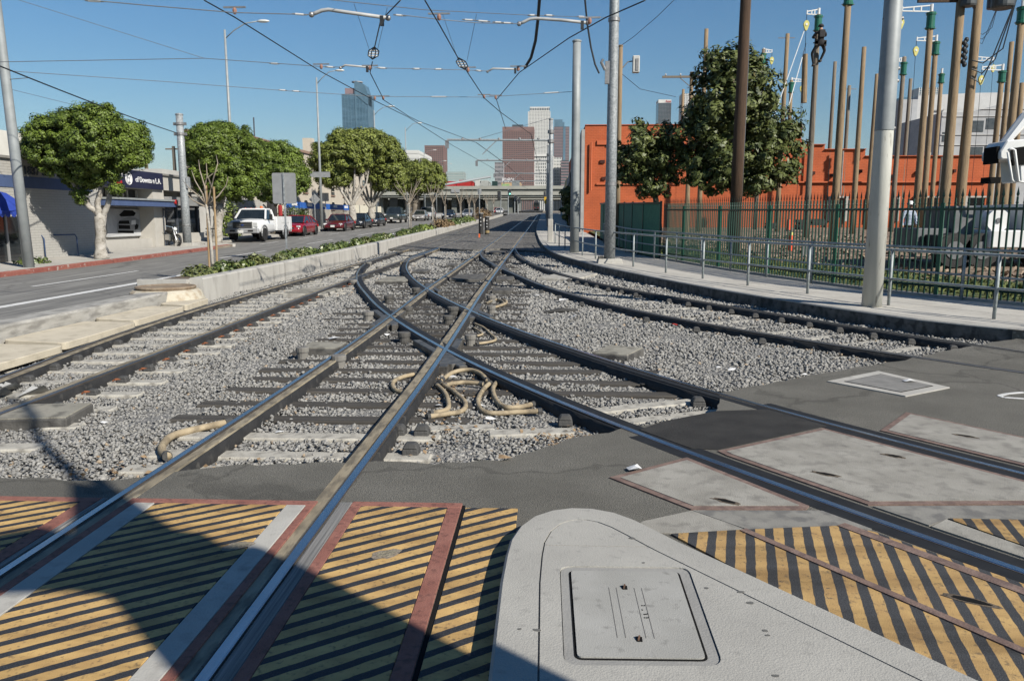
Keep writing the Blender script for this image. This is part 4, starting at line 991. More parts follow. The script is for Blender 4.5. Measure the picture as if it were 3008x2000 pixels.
def pole(name, label, base, top_z, r0, r1, m, lean=(0, 0), cat='pole', cap=True):
    t = thing(name, label, cat, base)
    h = top_z - base[2]
    mb = MB(); mb.tube([(lean[0]*q*h, lean[1]*q*h, q*h) for q in (0, .33, .66, 1)], [r0 + (r1-r0)*q for q in (0, .33, .66, 1)], 18); mb.build('shaft', m, t, smooth=True)
    if cap:
        mb = MB(); mb.lathe((lean[0]*h, lean[1]*h, h - .02), [(r1*1.02, 0), (r1*1.15, .02), (r1*1.15, .07), (r1*.9, .1), (.01, .11)], 16); mb.build('cap', m, t)
    return t
pa = pole('catenary_pole', 'plain grey catenary pole with a flat cap behind the railing', G(1687, 742, .15), at(1680, 118, 34.0).z, .2, .17, M_greyp)
bq = G(1790, 772, .15)
pb = pole('catenary_pole', 'tall galvanised catenary pole on a concrete footing, runs out of the top', bq + Vector((0, 0, .0)), 13.5, .2, .15, M_galv)
mb = MB(); mb.obox((0, 0, -.05), (.9, .75, .2), top=(.92, .92)); mb.build('footing', M_conc, pb, bevel=.02)
mb = MB(); mb.obox((-.32, -.18, .05), (.2, .2, .2)); mb.build('footing_lug', M_box, pb, bevel=.02)
mb = MB(); mb.obox((-.2, -.05, 6.15), (.16, .14, .75)); mb.tube([(-.28, -.1, 6.6), (-.42, -.14, 6.85), (-.36, -.12, 6.95)], .05, 6); mb.build('cable_bracket', M_metal, pb)
for z in (8.2, 2.7): 
    mb = MB(); mb.lathe((0, 0, z), [(.19, 0), (.2, .01), (.2, .12), (.19, .13)], 18); mb.build('band', M_metal, pb)
pc = pole('catenary_pole', 'thick cream painted pole nearest on the right sidewalk', G(2560, 900, .15), 11.5, .185, .125, M_cream)
mb = MB(); mb.lathe((0, 0, 3.3), [(.17, 0), (.171, .02), (.135, 7.9)], 18); mb.build('upper_shaft', M_greyp, pc, smooth=True)
for z in (3.35, 4.2, 4.42, 5.3, 6.6):
    mb = MB(); mb.tube([(-.17, 0, z), (.17, 0, z)], .018, 6); mb.ball((.17, -.02, z), .035); mb.build('bolt', M_metal, pc)
wp = pole('utility_pole', 'very dark brown wooden pole standing in front of the big magnolia', Vector((at(2157, 700, 28.6).x, 28.6, .35)), 13.5, .22, .165, M_woodd, (.004, 0))
mb = MB(); mb.tube([(.17, -.1, 0), (.2, -.1, 6), (.17, -.08, 12.5)], .012, 5); mb.build('ground_wire', M_wirel, wp)
thinp = pole('utility_pole', 'thin brown wooden pole carrying a boxy floodlight', at(1812, 700, 40.0), at(1805, 138, 40.0).z, .135, .1, M_wood)
hb = at(1805, 138, 40.0).z - thinp.location.z
mb = MB(); mb.tube([(.1, 0, hb - 1.0), (.35, 0, hb - .72), (.62, 0, hb - .68)], .03, 6); mb.build('bracket', M_metal, thinp)
mb = MB(); mb.obox((.75, -.05, hb - 1.25), (.34, .3, .8), 0, rx=.0); fl = mb.build('floodlight', mat('floodlight_grey', (.5, .5, .47), (.6, .6, .57), 5, .5), thinp, bevel=.03)
mb = MB(); mb.obox((.79, -.215, hb - 1.15), (.14, .03, .55)); mb.build('lamp_slot', M_metal, fl)
# left side
lp = pole('street_light', 'grey leaning lamp pole at the left picture edge on the sidewalk', G(85, 785, .15), 13.0, .17, .12, M_greyp, (-.028, 0), 'street light')
mb = MB(); mb.tube([(-.12, 0, 6.0), (.62, 0, 6.05)], .012, 6); mb.build('rod', M_wirel, lp)
mb = MB(); mb.tube([(-.36, 0, 12.8), (.4, 0, 13.6), (2.2, 0, 14)], .05, 6); mb.obox((2.5, 0, 13.9), (.9, .35, .18)); mb.build('lamp_arm', M_greyp, lp)
cl = pole('catenary_pole', 'short galvanised catenary pole left of the parked white truck', G(551, 722, .15), at(526, 345, 40.5).z, .215, .17, M_galv)
mb = MB(); mb.obox((0, 0, -.05), (.95, .8, .2)); mb.build('footing', M_conc, cl, bevel=.02)
hcl = at(526, 345, 40.5).z - cl.location.z
for z in (hcl - .5, hcl - 1.0):
    mb = MB(); mb.lathe((0, 0, z), [(.19, 0), (.22, .02), (.22, .12), (.19, .14)], 16)
    for s in (-1, 1): mb.obox((s * .27, 0, z), (.12, .08, .14))
    mb.build('clamp_band', M_metal, cl)
mb = MB(); mb.lathe((0, 0, 1.0), [(.215, 0), (.235, .03), (.215, .06)], 14); mb.build('lower_band', M_metal, cl)
mb = MB(); mb.obox((.24, 0, 2.9), (.1, .3, .55)); mb.build('junction_box', M_galv, cl, bevel=.01)
def lamp(label, u, y, vtop, arm, vlamp, x=None):
    b = at(u, 640, y); b.z = H(y) + .15
    zt = at(u, vtop, y).z; zl = at(u, vlamp, y).z - b.z; h = zt - b.z
    t = thing('street_light', label, 'street light', b, group='tall lamps along the left sidewalk')
    mb = MB(); mb.tube([(0, 0, 0), (0, 0, h * .5), (0, 0, h)], [.13, .1, .065], 10); mb.build('shaft', M_greyp, t, smooth=True)
    mb = MB(); mb.tube([(0, 0, h - .55), (arm * .22, 0, h - .05), (arm * .5, 0, zl - .12), (arm * .8, 0, zl)], .035, 6); mb.build('arm', M_greyp, t, smooth=True)
    mb = MB(); mb.ball((arm * .93, 0, zl), .42, (1, .4, .24), 12, 6); mb.build('lamp_head', M_glassl, t, smooth=True)
    return t
lamp('tall curved-arm street light above the second ficus tree', 690, 52.0, 88, 2.75, 64)
lamp('tall curved-arm street light beside the back of the wide road sign', 945, 69.0, 228, 2.2, 208)
lamp('tall curved-arm street light rising behind the large double ficus', 1107, 93, 325, 2.2, 313)
lamp('tall curved-arm street light nearest the far ficus', 1196, 120, 375, 2.3, 362)
for i, (u, v, y) in enumerate(((1249, 446, 165), (1283, 478, 195), (1302, 486, 215))):
    lamp(['tiny distant street light left of the brown block', 'tiny distant street light in front of the brown block', 'farthest tiny street light before the overpass'][i], u, y, v, 2.4, v - 5)

# ------------------------------------------------------------------ overhead line
def wire(label, pts, r=.012, m=M_wire, name='overhead_wire', cat='wire', sag=0.0):
    p = [Vector(q) for q in pts]
    if sag:
        out = []
        for a, b in zip(p[:-1], p[1:]):
            for i in range(10):
                t = i / 10; q = a.lerp(b, t); q.z -= 4 * sag * t * (1 - t); out.append(q)
        out.append(p[-1]); p = out
    mb = MB(); mb.tube(p, r, 6); return tag(mb.build(name, m, None), label, cat)
CW = 5.75
def cw(u, v, dz=0.0):
    q = atz(u, v, CW + dz)
    for _ in range(6): q = atz(u, v, CW + H(q.y) + dz)
    return q
j1 = cw(1128, 305); j2 = cw(1456, 288)
wire('contact wire slanting from the top left to the far street', [cw(600, 2), cw(690, 52), cw(944, 212), cw(1104, 298), cw(1200, 345), cw(1330, 428), cw(1440, 490)], .013)
wire('contact wire from the top through the left diamond insulator', [cw(1176, 2), cw(1118, 62), cw(1098, 150)], .013)
wire('contact wire below the left diamond insulator to the junction', [cw(1094, 182), cw(1087, 214), cw(1128, 295), cw(1200, 342), cw(1230, 357), cw(1400, 420)], .013)
wire('contact wire from the top through the right diamond insulator', [cw(1248, 2), cw(1290, 72), cw(1346, 172)], .013)
wire('contact wire below the right diamond insulator to the far track', [cw(1368, 205), cw(1424, 290), cw(1470, 330), cw(1560, 395)], .013)
wire('contact wire rising steeply to the top right past the tall pole', [cw(1460, 292), cw(1525, 214), cw(1672, 112), cw(1780, 52), cw(1895, 2)], .013)
wire('short bridging wire dropping to the brown tower', [cw(1458, 292), cw(1470, 330), cw(1485, 378)], .013)
wire('black feeder cable from the left pole to the left picture edge', [at(-30, 190, 19.0), at(0, 195, 20.5), cl.location + Vector((-.1, 0, hcl - .9))], .022, sag=.06)
def span(label, pts, y, r=.009):
    return [at(u, v, yy) for (u, v), yy in zip(pts, y)]
wire('nearest light span wire across the top of the picture', [at(120, -12, 13.4), at(445, 18, 14.0), at(690, 38, 14.5), at(915, 44, 15.0)], .009, M_wirel)
wire('upper light span wire to the tall galvanised pole', [at(930, -4, 14.8), at(1250, 30, 18), at(1560, 46, 22.5), at(1690, 50, 25), at(1778, 52, 27.6)], .009, M_wirel)
wire('lower light span wire between the two near insulated arms', [at(1180, 45, 16.1), at(1290, 58, 16.8), at(1400, 68, 17.4), at(1525, 71, 18.4)], .009, M_wirel)
wire('second light span wire above the first ficus', [at(-20, 183, 22.5), at(600, 172, 23.6), at(940, 196, 24.4), at(1000, 198, 24.6)], .01, M_wirel)
wire('thin diagonal wire meeting the second span wire', [at(40, -4, 22), at(600, 172, 23.6)], .008, M_wirel)
wire('second light span wire between the diamond insulators', [at(1100, 200, 25.2), at(1360, 206, 26.5), at(1440, 210, 27)], .01, M_wirel)
wire('third light span wire to the plain grey pole', [at(-20, 206, 26), at(480, 240, 28.5), at(850, 268, 30.5), at(1100, 284, 32), at(1420, 286, 33.5), at(1680, 270, 34.0)], .011, M_wirel)
wire('faint wire behind the first ficus', [at(20, 260, 34), at(230, 312, 38)], .01, M_wirel)
wire('thin sagging wire from the top right to the thin wooden pole', [at(1985, -4, 33), at(1930, 50, 35), at(1860, 110, 38), at(1808, 146, 40)], .013, M_wire)
wire('thin sagging wire from the thin wooden pole to the crossarm pole', [at(1815, 208, 40), at(1880, 262, 43), at(1985, 285, 46)], .013, M_wire)
wire('thick black cable curving from the top to the contact wire', [at(1585, -4, 19.2), at(1580, 60, 20.2), at(1573, 120, 21.4), at(1560, 170, 22.4), at(1542, 200, 23.0)], .04, M_wire)
wire('thick black cable curving from the top to the tall galvanised pole', [at(1718, -4, 27), at(1725, 70, 27.3), at(1736, 140, 27.5), at(1748, 190, 27.6), at(1760, 216, 27.7)], .035, M_wire)
def arm(label, pts, y, r=.036):
    q = [at(u, v, y) for u, v in pts]; t = thing('insulated_arm', label, 'steady arm', q[0])
    mb = MB(); mb.tube([p - q[0] for p in q], r, 8); mb.build('tube', mat('arm_white', (.36, .37, .37), (.45, .46, .46), 5, .5), t, smooth=True)
    for p in (q[0], q[-1]):
        mb = MB(); mb.ball(p - q[0], r * 1.5, (1, 1, 1)); mb.build('fitting', M_metal, t)
    mb = MB(); e = q[-1] - q[0]; mb.obox((e.x - .12, e.y, e.z - .14), (.07, .07, .18)); mb.build('clamp', M_wire, t)
    return t
arm('long bent white steady arm left of the centre wires', [(915, 44), (930, 38), (945, 32), (965, 29), (990, 33), (1140, 54)], 15.5)
arm('long bent white steady arm reaching the right contact wire', [(1525, 71), (1540, 65), (1556, 57), (1575, 55), (1650, 60), (1726, 68)], 18.6)
arm('grey bent steady arm at the second span near the blue tower', [(1000, 200), (1014, 192), (1090, 199)], 25.0, .032)
arm('grey bent steady arm at the second span on the right', [(1432, 211), (1448, 202), (1524, 204)], 27.2, .032)
def insul(label, u0, v0, u1, v1, y, r=.045):
    a, b = at(u0, v0, y), at(u1, v1, y); t = thing('insulator', label, 'insulator', a); d = b - a
    mb = MB(); mb.cyl((0, 0, 0), d, r, r, 8); mb.build('rod', M_insul, t)
    for e in (0, 1):
        mb = MB(); mb.cyl(d * e - d.normalized() * .06, d * e + d.normalized() * .06, r * .6, r * .6, 6); mb.build('end_fitting', M_metal, t)
    return t
for i, a in enumerate([(260, 3, 295, 5, 13.8), (868, 42, 892, 44, 14.9), (1164, 45, 1184, 47, 16.2), (1366, 59, 1388, 60, 17.4), (1406, 62, 1432, 64, 17.5), (1455, 66, 1472, 67, 17.7), (1480, 68, 1500, 69, 18.0), (1556, 46, 1570, 46, 22.5), (1605, 46, 1622, 47, 23.2), (1700, 50, 1716, 51, 25.4),
                       (797, 187, 815, 188, 24.2), (960, 197, 978, 198, 24.5), (1112, 200, 1132, 201, 25.3), (1215, 203, 1232, 203, 25.8), (1280, 204, 1296, 204, 26.1), (1400, 208, 1412, 209, 26.8), (822, 265, 838, 266, 30.4), (862, 268, 878, 269, 30.6), (1268, 285, 1310, 285, 33), (1600, 274, 1640, 272, 34)]):
    insul(['cream strain insulator at the top left', 'strain insulator just left of the long white arm', 'white insulator right of the long white arm', 'first white insulator right of the diamond wires', 'second white insulator right of the diamond wires', 'third insulator before the right white arm', 'fourth insulator touching the right white arm', 'insulator left of the thick black cable', 'insulator right of the thick black cable', 'insulator nearest the tall galvanised pole',
           'open link insulator above the second ficus', 'white insulator left of the grey bent arm', 'white insulator right of the left diamond', 'left insulator of the middle pair on the second span', 'right insulator of the middle pair on the second span', 'insulator below the right diamond', 'left insulator of the pair on the third span', 'right insulator of the pair on the third span', 'dark turnbuckle in the middle of the third span', 'dark turnbuckle by the plain grey pole'][i], *a, r=.02 if a[4] < 20 else .03)
def diamond(label, u, v, du, dv):
    c = cw(u, v); t = thing('section_insulator', label, 'insulator', c)
    a = cw(u - du, v - dv) - c; b = cw(u + du, v + dv) - c; d = (b - a).normalized(); s = Vector((d.y, -d.x, 0)).normalized() * .12; up = Vector((0, 0, .22))
    for w_ in (s, -s, s * .4, -s * .4): mb = MB(); mb.tube([a, a.lerp(b, .3) + w_, a.lerp(b, .7) + w_, b], .014, 5); mb.build('runner', M_wire, t)
    for q in (.3, .5, .7): mb = MB(); mb.tube([a.lerp(b, q) - s, a.lerp(b, q) + s], .018, 5); mb.build('spacer', M_insul, t)
    return t
diamond('left diamond shaped section insulator hung from the span wire', 1097, 157, -3, 18)
diamond('right diamond shaped section insulator hung from the span wire', 1357, 188, 9, 17)
for lab, a, b in (('first hanger wire left of the left diamond', (1040, 12), (1086, 150)), ('second hanger wire right of the left diamond', (1138, 22), (1108, 152)), ('third hanger wire left of the right diamond', (1298, 36), (1345, 175)), ('fourth hanger wire right of the right diamond', (1400, 42), (1372, 178))):
    q = cw(*b); wire(lab, [at(a[0], a[1], q.y - 2.5), q], .005, M_wirel)
for i, (u, v) in enumerate([(690, 40), (944, 200), (1087, 204), (1290, 58), (1375, 209), (1101, 290), (1126, 290), (1422, 286), (1456, 288), (1732, 69), (1522, 206)]):
    q = cw(u, v + 6); t = thing('wire_clamp', ['clamp on the far left contact wire, nearest one', 'clamp on the left contact wire beside the second lamp', 'clamp under the left diamond insulator', 'clamp above the right diamond insulator', 'clamp under the right diamond insulator', 'left clamp of the pair by the blue tower', 'right clamp of the pair by the blue tower', 'left clamp of the junction above the brown tower', 'right clamp of the junction above the brown tower', 'clamp at the end of the right white arm', 'clamp at the end of the right grey arm'][i], 'clamp', q)
    mb = MB(); mb.lathe((0, 0, .02), [(.02, 0), (.04, .03), (.045, .08), (.025, .12)], 8); mb.build('body', mat('clamp_rust', (.28, .14, .1), (.36, .2, .15), 20, .7), t)
    mb = MB(); mb.beam((-.22, 0, .15), (.22, 0, .15), .03, .03); mb.build('bar', M_metal, t)
# cantilever poles along the right of the track, farther up
def cantilever(label, x, y, vt, va, ul, rr=.16):
    b = Vector((x, y, H(y) + .12)); zt = at(1640, vt, y).z; za = at(1640, va, y).z
    t = pole('cantilever_pole', label, b, zt, rr, rr * .85, M_galv); t['category'] = 'pole'
    xl = at(ul, va, y).x; h = za - b.z
    mb = MB(); mb.tube([(0, 0, h - .02), (xl - x, 0, h + .05)], .07, 8); mb.build('arm', M_galv, t)
    for q in (.12, .3, .5, .68, .85): mb = MB(); mb.ball(((xl - x) * q, 0, h + .08), .09, (1, 1, 1.1), 8, 5); mb.build('insulator', M_metal, t)
    mb = MB(); mb.obox((xl - x, 0, h - .5), (.22, .22, .5)); mb.build('end_weight', M_metal, t)
    mb = MB(); mb.tube([((xl - x) * .52, 0, h), ((xl - x) * .6, 0, h - .5), ((xl - x) * .66, 0, h - .9)], .03, 6); mb.build('drop_arm', M_galv, t)
    mb = MB(); mb.tube([(0, 0, h + 1.4), ((xl - x) * .7, 0, h + .1)], .015, 5); mb.build('stay', M_wirel, t)
    for z in (h - .2, h + .4):
        mb = MB(); mb.lathe((0, 0, z), [(rr, 0), (rr * 1.35, .03), (rr * 1.35, .22), (rr, .25)], 12); mb.build('clamp', M_metal, t)
    return t
cantilever('first cantilever pole beyond the railing with a long arm over the tracks', .35, 52, 352, 412, 1313)
cantilever('second cantilever pole up the street', .3, 76, 430, 472, 1400, .15)
cantilever('third cantilever pole up the street', .3, 104, 462, 510, 1452, .15)
cantilever('fourth cantilever pole, the smallest before the overpass', .3, 140, 498, 532, 1480, .15)
wire('far left contact wire running under the cantilever arms', [cw(1440, 490), at(1500, 530, 120), at(1560, 560, 200)], .02)
wire('far right contact wire running under the cantilever arms', [cw(1400, 420), at(1480, 478, 76), at(1540, 530, 130)], .02)
wire('far centre contact wire in front of the brown tower', [cw(1560, 395), at(1578, 470, 80), at(1590, 540, 170)], .02)

# ------------------------------------------------------------------ railings on the right sidewalk
M_rlg = mat('grey_railing_paint', (.3, .345, .35), (.39, .43, .435), 4, .45, .05, 30, c3=(.25, .28, .285), s3=12)
def railing(label, line, step, top, mid, rp=.03, rr=.028, z0=.15, mid_r=.022, posts=None):
    t = thing('railing', label, 'railing')
    L = spline(line, .5)
    def tubeat(z, r, nm):
        mb = MB(); mb.tube([(x, y, H(y) + z0 + z) for x, y in L], r, 10); mb.build(nm, M_rlg, t, smooth=True)
    tubeat(top, rr, 'top_rail'); tubeat(mid, mid_r, 'mid_rail')
    mb = MB(); mb.cyl((0, 0, -.05), (0, 0, top), rp, rp, 10); o0 = None
    for x, y in (posts if posts is not None else resample(L, max(2, int(arclen(L) / step)))):
        if o0 is None: o0 = mb.build('post', M_rlg, t, smooth=True); o0.location = (x, y, H(y) + z0)
        else: share(o0, (x, y, H(y) + z0), 0, t)
    return t
RP = [tuple(G(u, v, .15)[:2]) for u, v in ((2908, 960), (2600, 917), (2370, 880), (2195, 855), (2060, 835), (1955, 815), (1855, 797), (1797, 785), (1755, 772), (1720, 764), (1700, 755))]
RP = [(7.66, 13.5), (6.75, 15.5), (5.9, 17.7), (5.08, 19.7), (4.34, 21.6), (3.65, 23.7), (2.95, 26.2), (2.42, 28.0), (1.95, 30.2), (1.55, 32.4), (1.22, 34.8), (.95, 37.2), (.72, 39.8), (.55, 42.4)]
railing('grey pipe railing along the kerb of the right sidewalk', [(9.0, 11.5)] + RP, 2, 1.08, .52, posts=[(8.75, 11.7)] + RP)
BP = [(13.1, 9.4), (10.55, 13.1), (9.2, 15.45), (8.4, 17.1), (7.6, 18.5), (6.75, 20.5), (6.35, 22), (5.55, 25.0), (4.9, 27.8), (4.1, 31), (3.6, 34), (3.4, 38), (3.2, 43)]
railing('grey pipe railing at the back of the right sidewalk before the green fence', BP, 1.95, 1.05, .52)
# concrete end post of the railing
mb = MB(); mb.obox((0, 0, 0), (.3, .3, 1.3)); o = mb.build('concrete_post', M_conc, None, bevel=.03); o.location = (.3, 44.6, H(44.6) + .12); tag(o, 'short square concrete post at the far end of the kerb railing', 'post')

# ------------------------------------------------------------------ green yard fence
M_green = mat('green_fence_paint', (.014, .085, .05), (.022, .115, .068), 3, .45, .05, 40)
M_greend = mat('dark_green_fence_paint', (.008, .04, .027), (.013, .056, .038), 3, .45)
gf = thing('picket_fence', 'dark green spear-topped steel picket fence round the pole yard', 'fence')
FL = spline([(x + .12, y) for x, y in FENCE[:7]], .3)
FL = FL[FL[:, 1] < 30.8]
nP = int(arclen(FL) / .135); FP = resample(FL, nP)
mb = MB()
mb.add([(-.015, -.015, 0), (.015, -.015, 0), (.015, .015, 0), (-.015, .015, 0), (-.015, -.015, 2.05), (.015, -.015, 2.05), (.015, .015, 2.05), (-.015, .015, 2.05)], [(0,1,5,4),(1,2,6,5),(2,3,7,6),(3,0,4,7),(4,5,6,7)])
mb.add([(-.03, 0, 2.1), (0, -.014, 2.1), (.03, 0, 2.1), (0, .014, 2.1), (0, 0, 2.26), (0, 0, 2.03)], [(0,1,4),(1,2,4),(2,3,4),(3,0,4),(1,0,5),(2,1,5),(3,2,5),(0,3,5)])
mb.add([(-.024, -.024, 1.94), (.024, -.024, 1.94), (.024, .024, 1.94), (-.024, .024, 1.94), (0, 0, 1.98), (0, 0, 1.9)], [(0,1,4),(1,2,4),(2,3,4),(3,0,4),(1,0,5),(2,1,5),(3,2,5),(0,3,5)])
pk0 = None
for i, (x, y) in enumerate(FP):
    t = FP[min(i+1, nP-1)] - FP[max(i-1, 0)]; a = math.atan2(t[1], t[0])
    if pk0 is None: pk0 = mb.build('picket', M_greend, gf); pk0.location = (x, y, H(y) + .2); pk0.rotation_euler = (0, 0, a)
    else: share(pk0, (x, y, H(y) + .2), a, gf)
for z in (.38, 2.02):
    mb = MB(); mb.tube([(x, y, H(y) + z) for x, y in FL], .03, 4); mb.build('cross_rail', M_greend, gf)
for i in range(3, nP, 22):
    x, y = FP[i]; mb = MB(); mb.obox((x, y, H(y) + .1), (.075, .075, 2.05), .9); mb.build('post', M_green, gf)
mb = MB(); sweep(mb, FL, [(-.12, 0), (-.12, .2), (.1, .2), (.1, 0)]); mb.build('footing', M_conc, gf)
sc_ = thing('screened_fence', 'solid green mesh-screened fence panels beyond the picket fence', 'fence')
SL = spline([(4.5, 30.9), (4.15, 33), (3.85, 37), (3.65, 42), (3.5, 50)], .5); SP = resample(SL, 9)
for i in range(8):
    a, b = SP[i], SP[i + 1]; mb = MB(); t = (b - a) / np.linalg.norm(b - a) * .03
    mb.beam((a[0] + t[0], a[1] + t[1], H(a[1]) + 1.2), (b[0] - t[0], b[1] - t[1], H(b[1]) + 1.2), .03, 2.1); mb.build('screen_panel', mat('green_screen_mesh', (.025, .16, .095), (.04, .21, .13), 6, .7, .3, 90), sc_)
    mb = MB(); mb.obox((a[0], a[1], H(a[1])), (.08, .08, 2.35)); mb.build('post', M_greend, sc_)
mb = MB(); mb.tube([(x - .03, y, H(y) + 2.27) for x, y in SL], .04, 6); mb.build('top_rail', M_greend, sc_)

# ------------------------------------------------------------------ signs, bollards, racks
M_signb = mat('sign_back_aluminium', (.33, .335, .335), (.4, .405, .405), 3, .45, metal=.3)
def sign(label, u, v0, v1, w_, h_, y, shape='rect', cat='road sign'):
    b = at(u, 640, y); b.z = H(y) + (.36 if y < 40 else .15); zt = at(u, v0, y).z - b.z
    t = thing('road_sign', label, cat, b)
    mb = MB(); mb.obox((0, 0, 0), (.06, .045, zt)); mb.build('post', M_galv, t)
    mb = MB()
    if shape == 'rect':
        mb.extrude([(p[0], .03, p[1]) for p in rounded([(-w_/2, zt - h_), (w_/2, zt - h_), (w_/2, zt), (-w_/2, zt)], min(w_, h_) * .08, 3)], (0, .006, 0))
    else: mb.extrude([(0, .03, zt - h_), (w_/2, .03, zt - h_/2), (0, .03, zt), (-w_/2, .03, zt - h_/2)], (0, .006, 0))
    mb.build('plate', M_signb, t)
    for z in (zt - h_ * .25, zt - h_ * .75):
        mb = MB(); mb.cyl((0, -.03, z), (0, .05, z), .012, .012, 6); mb.build('bolt', M_metal, t)
    return t
sign('large blank grey back of a road sign on a post in the planter', 838, 508, 0, .95, 1.2, 31.0)
sign('diamond shaped grey sign back on the left sidewalk', 926, 569, 0, 1.0, 1.0, 68.0, 'd')
sign('small rectangular grey sign back right of the diamond sign', 958, 567, 0, .62, .78, 74)
b = at(935, 514, 66); 
mb = MB(); mb.extrude([(b.x - .75, b.y, b.z - .2), (b.x + 1.0, b.y, b.z - .2), (b.x + 1.0, b.y, b.z + .2), (b.x - .75, b.y, b.z + .2)], (0, .02, 0)); mb.tube([(b.x - .8, b.y + .02, b.z + .22), (b.x + 1.0, b.y + .02, b.z + .22)], .025, 6)
tag(mb.build('street_name_plate', M_signb), 'wide grey back of a hanging street name plate on the lamp', 'road sign')
sign('narrow grey sign back on a thin post between the far tracks', 1409, 554, 0, .3, .45, 62.0)
for u, v, lab in ((1413, 628, 'left black bollard with white dots between the far tracks'), (1431, 638, 'right black bollard with a capped top between the far tracks')):
    p = G(u, 689); t = thing('bollard', lab, 'bollard', p); h = at(u, v, p.y).z - p.z
    mb = MB(); mb.cyl((0, 0, 0), (0, 0, h), .17, .17, 12); mb.build('post', M_rubber, t)
    mb = MB(); mb.cyl((0, 0, h), (0, 0, h + .06), .2, .2, 12); mb.build('cap', M_signb, t)
    for z in (h * .45, h * .62, h * .8):
        mb = MB(); mb.cyl((0, -.175, z), (0, -.165, z), .045, .045, 8); mb.build('reflector', M_insul, t)
    if 'right' in lab:
        mb = MB(); mb.cyl((0, 0, .12), (0, 0, .3), .175, .175, 12); mb.build('yellow_band', mat('bollard_yellow', (.3, .22, .1), rough=.7), t)
p = G(1408, 698); mb = MB(); mb.obox((0, 0, 0), (.1, .05, .25)); o = mb.build('delineator', mat('marker_orange', (.75, .12, .03), (.85, .2, .06), 9, .5)); o.location = p; tag(o, 'small orange marker stub in front of the bollards', 'marker')
M_bluep = mat('blue_rack_paint', (.03, .06, .14), (.05, .09, .19), 6, .5)
for (u0, u1, vb, vt, lab) in ((42, 134, 762, 715, 'blue tubular bike rack behind the leaning lamp pole'), (153, 230, 756, 709, 'blue tubular bike rack in the tree shadow')):
    a, b = G(u0, vb, .15), G(u1, vb - 3, .15); mb = MB(); h = .88
    q = [a, a + Vector((0, 0, h - .12)), a + Vector((.03, 0, h)) * 1, b + Vector((-.03, 0, h)), b + Vector((0, 0, h - .12)), b]
    q[2] = a.lerp(b, .06) + Vector((0, 0, h)); q[3] = a.lerp(b, .94) + Vector((0, 0, h))
    mb.tube(q, .03, 8); tag(mb.build('bike_rack', M_bluep, None, smooth=True), lab, 'bike rack')
# ------------------------------------------------------------------ pole training yard on the right
M_grass = mat('lawn_base', (.075, .095, .03), (.13, .15, .055), 6, .95, .8, 60)
M_chip = mat('wood_chip_ground', (.25, .175, .12), (.4, .31, .23), 9, .95, .9, 30, c3=(.15, .1, .07), s3=26)
def yardz(x, y):
    return H(y) + .2 + .3 * min(1, max(0, (x - np.interp(y, [9, 13, 15.3, 18.3, 21.4, 26, 31, 50], [13.7, 11, 9.6, 7.85, 6.8, 5.55, 4.5, 3.6])) / 4.0))
def yard_sheet(name, x_off0, x_off1, m, dz=0.0, nx=10):
    L = spline([(x + .2, y) for x, y in FENCE if y < 60] + [(3.4, 62)], 1.2); mb = MB(); vs, fs = [], []
    for x, y in L:
        for j in range(nx + 1):
            xx = x + x_off0 + (x_off1 - x_off0) * (j / nx) ** 1.6; vs.append((xx, y + .25 * (xx - x) * .5, 0))
    vs = [(a, b, yardz(a, b) + dz) for a, b, _ in vs]
    for i in range(len(L) - 1):
        for j in range(nx): fs.append((i*(nx+1)+j, i*(nx+1)+j+1, (i+1)*(nx+1)+j+1, (i+1)*(nx+1)+j))
    mb.add(vs, fs); return struct(mb.build(name, m))
yard_sheet('yard_ground', .0, 60, M_chip); yard_sheet('lawn', -.02, 2.4, M_grass, .012)
# grass blades on the lawn
n = 7000; yy = rng.uniform(10, 34, n); xx = np.interp(yy, [p[1] for p in FENCE[:8]], [p[0] for p in FENCE[:8]]) + .25 + rng.beta(1.1, 1.6, n) * 2.4
zz = np.array([yardz(a, b) for a, b in zip(xx, yy)]) + .03
M_blade = mat('grass_blade', (.07, .095, .025), (.2, .23, .075), rough=.7, attr='Col', spec=.3)
o = cards('grass', np.c_[xx, yy, zz], rng.normal(size=(n, 3)) * np.array([1, 1, .15]), .05, M_blade, None, elong=3.2); stuff(o); tag(o, 'mown green grass strip behind the picket fence', 'grass')
# wood chips
n = 3500; yy = rng.uniform(14, 44, n); xx = np.interp(yy, [p[1] for p in FENCE[:8]], [p[0] for p in FENCE[:8]]) + 1.9 + rng.uniform(0, 1, n) ** 1.4 * 19
zz = np.array([yardz(a, b) for a, b in zip(xx, yy)]) + .02
o = cards('wood_chips', np.c_[xx, yy, zz], rng.normal(size=(n, 3)) * np.array([.6, .6, 1]), .12, mat('chip', (.16, .1, .06), (.45, .36, .27), rough=.9, attr='Col'), None, elong=1.6); stuff(o); tag(o, 'brown wood chips covering the pole yard', 'ground cover')

